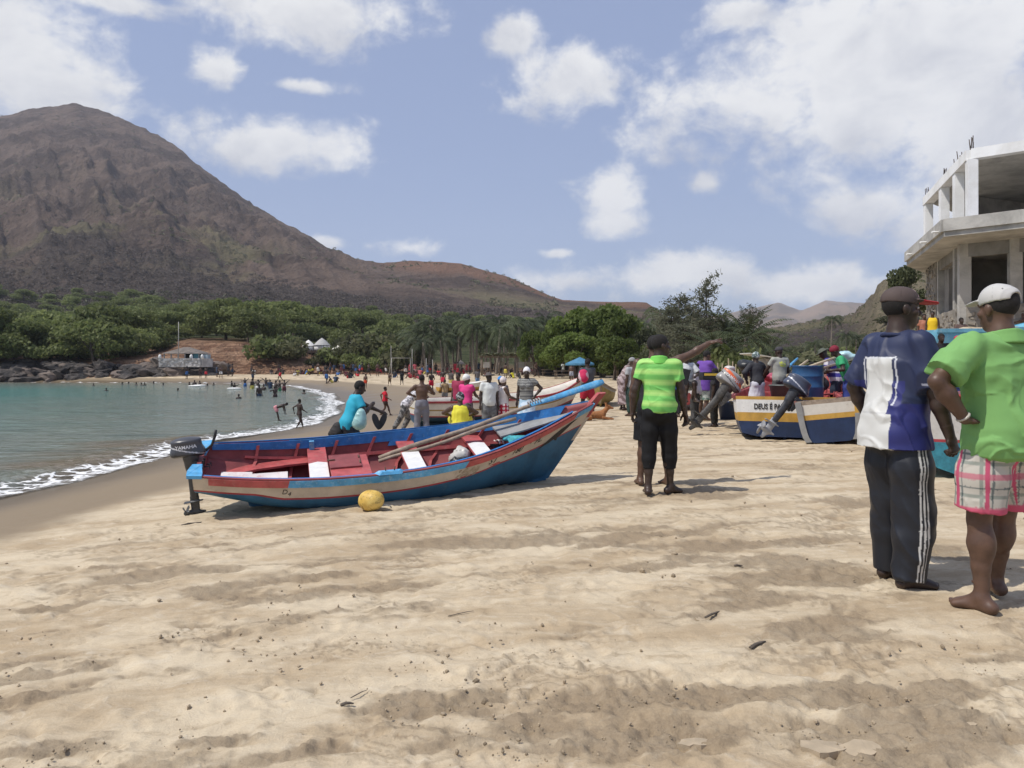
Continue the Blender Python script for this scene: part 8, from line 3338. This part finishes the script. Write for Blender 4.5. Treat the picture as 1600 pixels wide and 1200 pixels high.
# ------------------------------------------------------------------ buildings and gear of the far beach
def far_beach():
 thatch = mat('thatch', (.17, .145, .125), .95, .25, 1.5, .8, 6, .06)
 o = empty('beach_hut', P(292, 561, 103), 0, 'thatched open hut on a white stone terrace above the rocks', 'hut')
 o.scale = (.68, .68, .74)
 bm = bmesh.new()
 # hipped roof
 w, d, e, r = 4.1, 2.6, 1.0, 2.25
 lo = [bm.verts.new(p) for p in ((-w, -d, e), (w, -d, e), (w, d, e), (-w, d, e))]
 hi = [bm.verts.new(p) for p in ((-.6, 0, r), (.6, 0, r))]
 for f in ((0, 1, 5, 4), (1, 2, 5), (2, 3, 4, 5), (3, 0, 4)):
  bm.faces.new([(lo + hi)[i] for i in f])
 bm.faces.new(lo[::-1])
 bm_obj('roof', bm, thatch, o)
 for x in (-3.6, -2.2, -.8, .6, 2.0, 3.4):
  bm = bmesh.new()
  box(bm, (x, -2.2, .48), (.18, .18, 1.1))
  bm_obj('post', bm, mat('grey_post', (.36, .34, .32), .8), o)
 bm = bmesh.new()
 box(bm, (1.3, 1.6, .48), (4.6, .2, 1.06))
 bm_obj('back_wall', bm, mat('dark_board', (.05, .045, .045), .8), o)
 bm = bmesh.new()
 box(bm, (2.7, -1.2, .48), (1.0, 1.6, 1.02))
 bm_obj('counter', bm, mat('teal_board', (.12, .30, .34), .7), o)
 bm = bmesh.new()
 box(bm, (4.3, -.6, .4), (1.0, 1.6, .9))
 bm_obj('side_room', bm, mat('pale_blue_board', (.36, .44, .48), .7), o)
 tm = concrete('white_stone', (.50, .48, .46))
 bm = bmesh.new()
 wall_seg(bm, (-4.2, -3.0), (4.2, -3.2), .5, -1.5, .1)
 wall_seg(bm, (4.25, -3.2), (5.2, -.2), .5, -1.5, .1)
 bm_obj('terrace_wall', bm, tm, o)
 rg = random.Random(4)
 for k in range(90):
  bm = bmesh.new()
  x, z = rg.uniform(-4.1, 4.1), rg.uniform(-1.3, .05)
  s = rg.uniform(.14, .26)
  hexa(bm, [Vector((x, -3.30 - (x + 4) * .02, z)) + Vector(v) * s for v in ((-1, -.4, -.7), (1, -.4, -.6), (1, .5, -.6), (-1, .5, -.7), (-.8, -.35, .6), (.9, -.3, .7), (.9, .5, .7), (-.8, .5, .6))])
  bm_obj('stone', bm, (tm, concrete('grey_stone', (.30, .28, .26)))[k % 2], o)
 for x in (-4.1, 2.2, 4.4):
  bm = bmesh.new()
  lathe(bm, [(.30, 0), (.32, .5), (.22, .75), (.05, .85)], 8, (x, -3.0, .0))
  bm_obj('bollard', bm, WHITE, o)
 # flagpole
 bm = bmesh.new()
 tube(bm, [(0, 0, -.5), (0, 0, 5.0)], .045, 6)
 tag(bm_obj('flagpole', bm, mat('pale_pole', (.36, .34, .31), .7), None, False, P(279, 560, 101)), 'slim pale flagpole in front of the thatched hut', 'flagpole')
 # bell tents
 canvas = mat('white_canvas', (.74, .72, .67), .8, .06, 3, .1)
 for k, (px, top, base, w, lab) in enumerate(((482, 531, 549, 20, 'left white bell tent above the red bank'), (503, 528, 549, 25, 'largest white bell tent, with a greyish roof, above the red bank'), (528, 539, 553, 20, 'small white bell tent lower down to the right'), (547, 533, 542, 12, 'white tent top half hidden by trees'), (601, 541, 548, 9, 'tiny white tent among the trees by the palms'))):
  Y = 116
  o = empty('bell_tent', P(px, base, Y), 0, lab, 'tent')
  r = w / 2 / F * Y
  h = (base - top) / F * Y
  bm = bmesh.new()
  n = 10
  lathe(bm, [(r * .98, 0), (r, h * .45)], n)
  bm_obj('tent_wall', bm, canvas, o)
  bm = bmesh.new()
  lathe(bm, [(r * 1.10, h * .44), (r * 1.06, h * .47), (r * .5, h * .80), (.04, h)], n)
  bm_obj('roof', bm, canvas if k != 1 else mat('greyish_canvas', (.40, .39, .37), .8), o)
  bm = bmesh.new()
  hexa(bm, [(-.25, -r * 1.0, 0), (.25, -r * 1.0, 0), (.25, -r * .9, 0), (-.25, -r * .9, 0), (-.2, -r * 1.02, h * .4), (.2, -r * 1.02, h * .4), (.2, -r * .9, h * .4), (-.2, -r * .9, h * .4)])
  bm_obj('door_flap', bm, mat('shaded_canvas', (.38, .36, .33), .8), o)
  bm = bmesh.new()
  box(bm, (0, -r * .9, -.12), (r * 2.5, r * 1.2, .24))
  bm_obj('deck', bm, mat('brown_deck', (.09, .06, .045), .8), o)
 # deck railing posts below the tents
 o = empty('railing', P(505, 556, 113), 0, 'dark post railing below the white tents', 'railing')
 for k in range(11):
  bm = bmesh.new()
  box(bm, (-3 + k * .62, 0, .35), (.10, .10, 1.2))
  bm_obj('post', bm, mat('brown_deck', (.09, .06, .045)), o)
 bm = bmesh.new()
 box(bm, (.1, 0, .8), (6.4, .08, .08))
 bm_obj('rail', bm, mat('brown_deck', (.09, .06, .045)), o)
 # pergola
 q = gp(752, 587)
 q2 = gp(850, 587)
 o = empty('pergola', q, 0, 'long wooden pergola with a leafy roof in front of the palms', 'pergola')
 W = q2.x - q.x
 pw = mat('pole_wood', (.20, .155, .115), .85, .2, 5, .3)
 for k in range(8):
  for yy in (0, 3):
   bm = bmesh.new()
   tube(bm, [(W * k / 7, yy, -.3), (W * k / 7, yy, 2.2)], .09, 6)
   bm_obj('post', bm, pw, o)
 for yy in (0, 3):
  bm = bmesh.new()
  box(bm, (W / 2, yy, 2.25), (W + .6, .12, .14))
  bm_obj('beam', bm, pw, o)
 for k in range(12):
  bm = bmesh.new()
  box(bm, (W * k / 11, 1.5, 2.37), (.10, 4.0, .10))
  bm_obj('rafter', bm, pw, o)
 rng = np.random.default_rng(3)
 n = 1500
 C = np.stack([rng.uniform(-.3, W + .3, n), rng.uniform(-.4, 3.4, n), 2.42 + rng.random(n) * .25], 1)
 V, Qd = leaf_quads(C, np.tile([0, 0, 1.0], (n, 1)), .30, rng, 1.6, .6)
 me = np_mesh('leafy_roof', V, [Qd], False)
 attr_f(me, 'shade', np.repeat(rng.random(n), 4))
 tag(link('leafy_roof', me, o, OLV), None, None, None, 'stuff')
 for k, (x, m_) in enumerate(((.6, WHITE), (2.6, mat('pale_board', (.50, .46, .38), .8)), (5.3, WHITE), (6.3, mat('pale_board', (.50, .46, .38))))):
  bm = bmesh.new()
  box(bm, (x * W / 8, 3.2, 1.3), (.9, .05, .7))
  bm_obj('sign_board', bm, m_, o)
 # parasols
 q = gp(906, 601)
 o = empty('parasol', q, 0, 'blue beach parasol on a pale pole behind the long white boat', 'parasol')
 bm = bmesh.new()
 tube(bm, [(0, 0, 0), (0, 0, 1.9)], .03, 6)
 bm_obj('pole', bm, mat('pale_pole', (.55, .52, .48)), o)
 bm = bmesh.new()
 rr = 1.05
 top = bm.verts.new((0, 0, 2.0))
 ring = [bm.verts.new((rr * math.cos(a), rr * math.sin(a), 1.52 + (.03 if i % 2 else 0))) for i, a in enumerate(np.linspace(0, 6.2832, 17)[:-1])]
 low = [bm.verts.new((rr * math.cos(a), rr * math.sin(a), 1.40)) for i, a in enumerate(np.linspace(0, 6.2832, 17)[:-1])]
 for k in range(16):
  bm.faces.new((ring[k], ring[(k + 1) % 16], top))
  bm.faces.new((low[k], low[(k + 1) % 16], ring[(k + 1) % 16], ring[k]))
 bm_obj('canopy', bm, mat('parasol_blue', (.055, .19, .31), .7, .12, 4, .1), o)
 q = gp(720, 584)
 o = empty('parasol', q, 0, 'small thatched parasol among the red-clad people', 'parasol')
 bm = bmesh.new()
 tube(bm, [(0, 0, 0), (0, 0, 1.8)], .05, 6)
 bm_obj('pole', bm, pw, o)
 bm = bmesh.new()
 lathe(bm, [(.62, 1.35), (.60, 1.42), (.30, 1.72), (.04, 1.95)], 12)
 bm_obj('canopy', bm, mat('pale_thatch', (.34, .29, .25), .95, .2, 3, .6, 9, .05), o)
 # tables under the trees
 for k, (px, py) in enumerate(((858, 588), (880, 592), (930, 590), (990, 590))):
  q = gp(px, py)
  o = empty('picnic_table', q, .2 * k, 'rough wooden table in the shade of the big trees', 'table', 'tables in the shade')
  bm = bmesh.new()
  box(bm, (0, 0, .74), (1.7, .8, .05))
  bm_obj('top', bm, pw, o)
  for x in (-.7, .7):
   for y in (-.3, .3):
    bm = bmesh.new()
    box(bm, (x, y, .35), (.07, .07, .72))
    bm_obj('leg', bm, pw, o)
  for y in (-.65, .65):
   bm = bmesh.new()
   box(bm, (0, y, .42), (1.7, .25, .05))
   bm_obj('bench', bm, pw, o)
 # dark shade shelters behind the tables
 for k, (px, w) in enumerate(((868, 60), (935, 70), (1000, 60))):
  q = gp(px, 588)
  q = q + Vector((0, 2.5, 0))
  o = empty('shelter', q, 0, ('low dark pole shelter left of the blue parasol', 'pole shelter behind the blue parasol', 'pole shelter left of the pointing man')[k], 'shelter')
  wd = w / F * q.y
  for x in np.linspace(-wd / 2, wd / 2, 5):
   bm = bmesh.new()
   tube(bm, [(x, 0, -.2), (x, 0, 1.9)], .06, 6)
   bm_obj('post', bm, pw, o)
  bm = bmesh.new()
  hexa(bm, [(-wd / 2 - .3, -.6, 1.75), (wd / 2 + .3, -.6, 1.75), (wd / 2 + .3, 2.6, 2.0), (-wd / 2 - .3, 2.6, 2.0), (-wd / 2 - .3, -.6, 1.85), (wd / 2 + .3, -.6, 1.85), (wd / 2 + .3, 2.6, 2.1), (-wd / 2 - .3, 2.6, 2.1)])
  bm_obj('roof', bm, mat('dark_thatch', (.10, .085, .070), .95, .25, 3, .6, 9, .05), o)
  bm = bmesh.new()
  box(bm, (0, 2.4, .6), (wd, .06, 1.2))
  bm_obj('back_panel', bm, mat('dark_board', (.05, .045, .045)), o)
 # stick fences
 for (px0, px1, py, h, lab, c) in ((598, 748, 582, 1.1, 'grey stick fence at the foot of the palm grove', mat('grey_post', (.36, .34, .32))), (1000, 1068, 588, .9, 'stick fence behind the lime polo man', pw), (1112, 1196, 580, 1.2, 'pale bamboo fence behind the tilted motor', mat('bamboo', (.42, .36, .25), .8))):
  if px0 < 1100:
   a, b = gp(px0, py), gp(px1, py)
  else:
   a, b = P(px0, py, 36), P(px1, py, 36)
   a.z, b.z = gz(a.x, a.y), gz(b.x, b.y)
   h = 1.5 - a.z
  o = empty('stick_fence', a, math.atan2(b.y - a.y, b.x - a.x), lab, 'fence')
  Ls = (b - a).length
  n = int(Ls / (.28 if px0 < 700 else .16))
  rg = random.Random(px0)
  bm0 = bmesh.new()
  box(bm0, (0, 0, 0), (.05, .04, 1.0))
  sh = bm_obj('picket', bm0, c, o)
  me = sh.data
  for k in range(n):
   s = sh if k == 0 else link('picket', me, o)
   hh = h * rg.uniform(.8, 1.15)
   s.location = (k * Ls / n, rg.uniform(-.03, .03), hh / 2)
   s.scale = (1, 1, hh)
   s.rotation_euler = (0, rg.uniform(-.06, .06), 0)
  bm = bmesh.new()
  box(bm, (Ls / 2, .04, h * .62), (Ls, .03, .05))
  bm_obj('rail', bm, c, o)
 # thin poles, goal frame
 for k, (px, top, base, lab) in enumerate(((611, 540, 586, 'slim pole left of the goal frame'), (644, 545, 588, 'slim pole right of the goal frame'), (666, 560, 589, 'short slim pole before the palms'), (676, 562, 588, 'pale pole left of the thatched parasol'), (598, 548, 584, 'slim pole near the white tarpaulin'))):
  q = gp(px, base)
  bm = bmesh.new()
  tube(bm, [(0, 0, -.3), (0, 0, (base - top) / F * q.y)], .035, 6)
  tag(bm_obj('pole', bm, mat('pale_pole', (.55, .52, .48)), None, False, q), lab, 'pole')
 q = gp(612, 592)
 o = empty('goal_frame', q, R(20), 'pale goal frame standing on the far beach', 'goal')
 for pts in (((0, 0, 0), (0, 0, 2.2)), ((2.0, 0, 0), (2.0, 0, 2.2)), ((0, 0, 2.2), (2.0, 0, 2.2)), ((0, 0, 2.2), (-.2, 1.0, 0)), ((2.0, 0, 2.2), (2.2, 1.0, 0))):
  bm = bmesh.new()
  tube(bm, pts, .03, 6)
  bm_obj('bar', bm, mat('pale_pole', (.55, .52, .48)), o)
 # kayak
 q = gp(570, 582)
 b = Blob(.02)
 b.chain([(0, 0, .12), (.5, 0, .16), (1.6, 0, .16), (2.7, 0, .18)], [.06, .24, .26, .08], (0, 1, 0), k=.02)
 V, Q = b.mesh(.04)
 o = link('kayak', make_mesh('kayak', V, Q, lambda V, N: np.where((V[:, :1] + .15 * np.sin(V[:, 1:2] * 9) > .95), np.array([[.62, .10, .02]]), np.array([[.66, .42, .03]]))), None, vcol_mat('kayak_plastic', .4, 0), q)
 o.rotation_euler = (0, R(-3), R(-8))
 tag(o, 'yellow and orange kayak on the far beach', 'kayak')
 for k, (px, r) in enumerate(((581, .55), (590, .45))):
  q = gp(px, 579)
  b = Blob(.02).ell((0, 0, .3), (r * 1.2, r, r * .8))
  V, Q = b.mesh(.08)
  tag(link('tarpaulin', make_mesh('tarpaulin', V, Q), None, canvas, q), 'larger white tarpaulin heap at the foot of the bank' if k == 0 else 'smaller white tarpaulin heap at the foot of the bank', 'tarpaulin')
 # shed behind the man with the dark cap
 q = P(1204, 590, 40)
 q.z = gz(q.x, q.y)
 o = empty('shed', q, 0, 'small grey shed with a sagging pale roof behind the lettered boat', 'shed')
 bm = bmesh.new()
 box(bm, (0, 0, .85), (.9, 1.2, 1.7))
 bm_obj('wall', bm, concrete('grey_stone', (.30, .28, .26)), o)
 bm = bmesh.new()
 hexa(bm, [(-1.4, -.9, 1.95), (.6, -.9, 1.6), (.6, .9, 1.6), (-1.4, .9, 1.95), (-1.4, -.9, 2.0), (.6, -.9, 1.66), (.6, .9, 1.66), (-1.4, .9, 2.0)])
 bm_obj('roof', bm, mat('pale_sheet', (.50, .48, .44), .6), o)

far_beach()

# ------------------------------------------------------------------ litter of the near sand
def litter():
 drift = mat('driftwood', (.10, .08, .062), .9, .3, 14, .5, 60, .004)
 spots = ((283, 822, 315, 817, .012, 'short dark stick on the pale sand below the stern'), (1102, 966, 1128, 956, .008, 'dark splinter of wood in the right foreground'), (532, 1103, 552, 1101, .008, 'small curved dark twig in the centre foreground'),
             (1172, 1014, 1196, 1004, .010, 'dark bark chip lying in the right foreground'), (548, 1091, 573, 1079, .003, 'thin twig above the curved one'), (1500, 662, 1507, 658, .01, None), (700, 963, 740, 955, .003, 'fine straw on the sand in the middle'), (1147, 885, 1160, 885, .009, 'little dark chip below the striped trousers'))
 for x0, y0, x1, y1, r, lab in spots:
  if lab is None:
   continue
  a, b = gp(x0, y0), gp(x1, y1)
  bm = bmesh.new()
  d = b - a
  tube(bm, [Vector((0, 0, 0)), d * .35 + Vector((0, 0, r * .6)), d * .7 + Vector((0, .01, 0)), d], [r, r * 1.2, r, r * .6], 6, flat=.6)
  tag(bm_obj('driftwood', bm, drift, None, False, a + Vector((0, 0, r * .6))), lab, 'stick')
 # clods and grains
 rng = np.random.default_rng(14)
 ico = bmesh.new()
 bmesh.ops.create_icosphere(ico, subdivisions=1, radius=1)
 bv = np.array([v.co[:] for v in ico.verts])
 bf = np.array([[v.index for v in f.verts] for f in ico.faces])
 ico.free()
 PXY = []
 while len(PXY) < 900:
  px, py = rng.uniform(-40, 1640), 640 + 580 * rng.random() ** .7
  dens = .05 + .7 * (fbm(np.array([px * .006]), np.array([py * .016]), 3, .5, 44)[0] > .12) + .9 * (py > 1085 and px > 700 and abs(py - 1135) < 50 * rng.random() + 20)
  if rng.random() < dens:
   PXY.append((px, py))
 PXY = np.array(PXY)
 # ground positions
 Y = 1155 * 1.43 / (PXY[:, 1] - HY)
 for _ in range(6):
  X = (PXY[:, 0] - CX) / F * Y
  Y = (CZ - ground_np(X, Y)) * F / (PXY[:, 1] - HY)
 X = (PXY[:, 0] - CX) / F * Y
 keep = shore_dist(X, Y) * 4.6 / beach_len(Y) > 4.6
 X, Y = X[keep], Y[keep]
 Z = ground_np(X, Y)
 n = len(X)
 s = rng.gamma(1.6, .0024, n) + .0018
 s = np.minimum(s, .017) * np.clip(Y / 4, .7, 1.6)
 V = bv[None] * s[:, None, None] * rng.uniform(.6, 1.3, (n, 1, 3)) * rng.uniform(.75, 1.25, (n, len(bv), 1))
 V = V + np.stack([X, Y, Z + s * .25], 1)[:, None, :]
 Fc = (bf[None] + (np.arange(n) * len(bv))[:, None, None]).reshape(-1, 3)
 me = np_mesh('sand_clods', V.reshape(-1, 3), [Fc], False)
 m_ = mat('clod_sand', (.33, .26, .175), .95, .35, 3, .6, 90, .004)
 tag(link('sand_clods', me, None, m_), 'loose crumbs of damp sand scattered over the beach', None, None, 'stuff')
 # caked plates along the broken rim in the right foreground
 rg = random.Random(9)
 plates = ((1085, 1160, .09), (1285, 1166, .13), (1345, 1170, .11), (1335, 1120, .08), (1170, 1006, .05), (1095, 968, .05), (1505, 1130, .07))
 pm = mat('caked_sand', (.40, .32, .22), .95, .12, 9, .5, 60, .006)
 for px, py, r in plates:
  c = gp(px, py)
  bm = bmesh.new()
  n = 14
  a0 = rg.uniform(0, 6)
  pts = [Vector((math.cos(a0 + 6.283 * k / n) * r * rg.uniform(.72, 1.15) * .7, math.sin(a0 + 6.283 * k / n) * r * rg.uniform(.6, 1.0) * .5, 0)) for k in range(n)]
  tilt = Matrix.Rotation(rg.uniform(-.10, .22), 3, 'X') @ Matrix.Rotation(rg.uniform(-.12, .12), 3, 'Y')
  lo = [bm.verts.new(tilt @ (p * .97 + Vector((0, 0, -.02)))) for p in pts]
  hi = [bm.verts.new(tilt @ (p + Vector((0, 0, .006 + .006 * rg.random())))) for p in pts]
  top = bm.verts.new(tilt @ Vector((0, 0, .012)))
  for k in range(n):
   bm.faces.new((lo[k], lo[(k + 1) % n], hi[(k + 1) % n], hi[k]))
   bm.faces.new((hi[k], hi[(k + 1) % n], top))
  big = r > .12
  lab = ('large cracked plate of caked sand at the bottom edge' if big else 'small flake of caked sand in the right foreground' if py < 1060 else 'flat plate of caked sand in the damp strip') + (', near the middle' if px < 1100 else ', left of the striped trousers' if px < 1240 else ', below the striped trousers' if px < 1400 else ', below the bare feet')
  tag(bm_obj('sand_plate', bm, pm, None, False, c - Vector((0, 0, .006))), lab, 'sand plate', lab)

litter()

def haze():
 bm = bmesh.new()
 hexa(bm, [(-2750, -2750, -10), (3500, -2750, -10), (3500, 2900, -10), (-2750, 2900, -10), (-2750, -2750, 520), (3500, -2750, 520), (3500, 2900, 520), (-2750, 2900, 520)])
 mt = bpy.data.materials.new('haze_air')
 mt.use_nodes = True
 t = NT(mt.node_tree)
 t.n.remove(mt.node_tree.nodes['Principled BSDF'])
 out = [n for n in t.n if n.type == 'OUTPUT_MATERIAL'][0]
 v = t.add('ShaderNodeVolumePrincipled')
 v.inputs['Color'].default_value = (.86, .91, 1.0, 1)
 v.inputs['Density'].default_value = .00016
 v.inputs['Anisotropy'].default_value = .0
 t.l.new(v.outputs[0], out.inputs['Volume'])
 tag(bm_obj('haze', bm, mt), 'thin sea haze in the air over the bay', None, None, 'stuff')

haze()
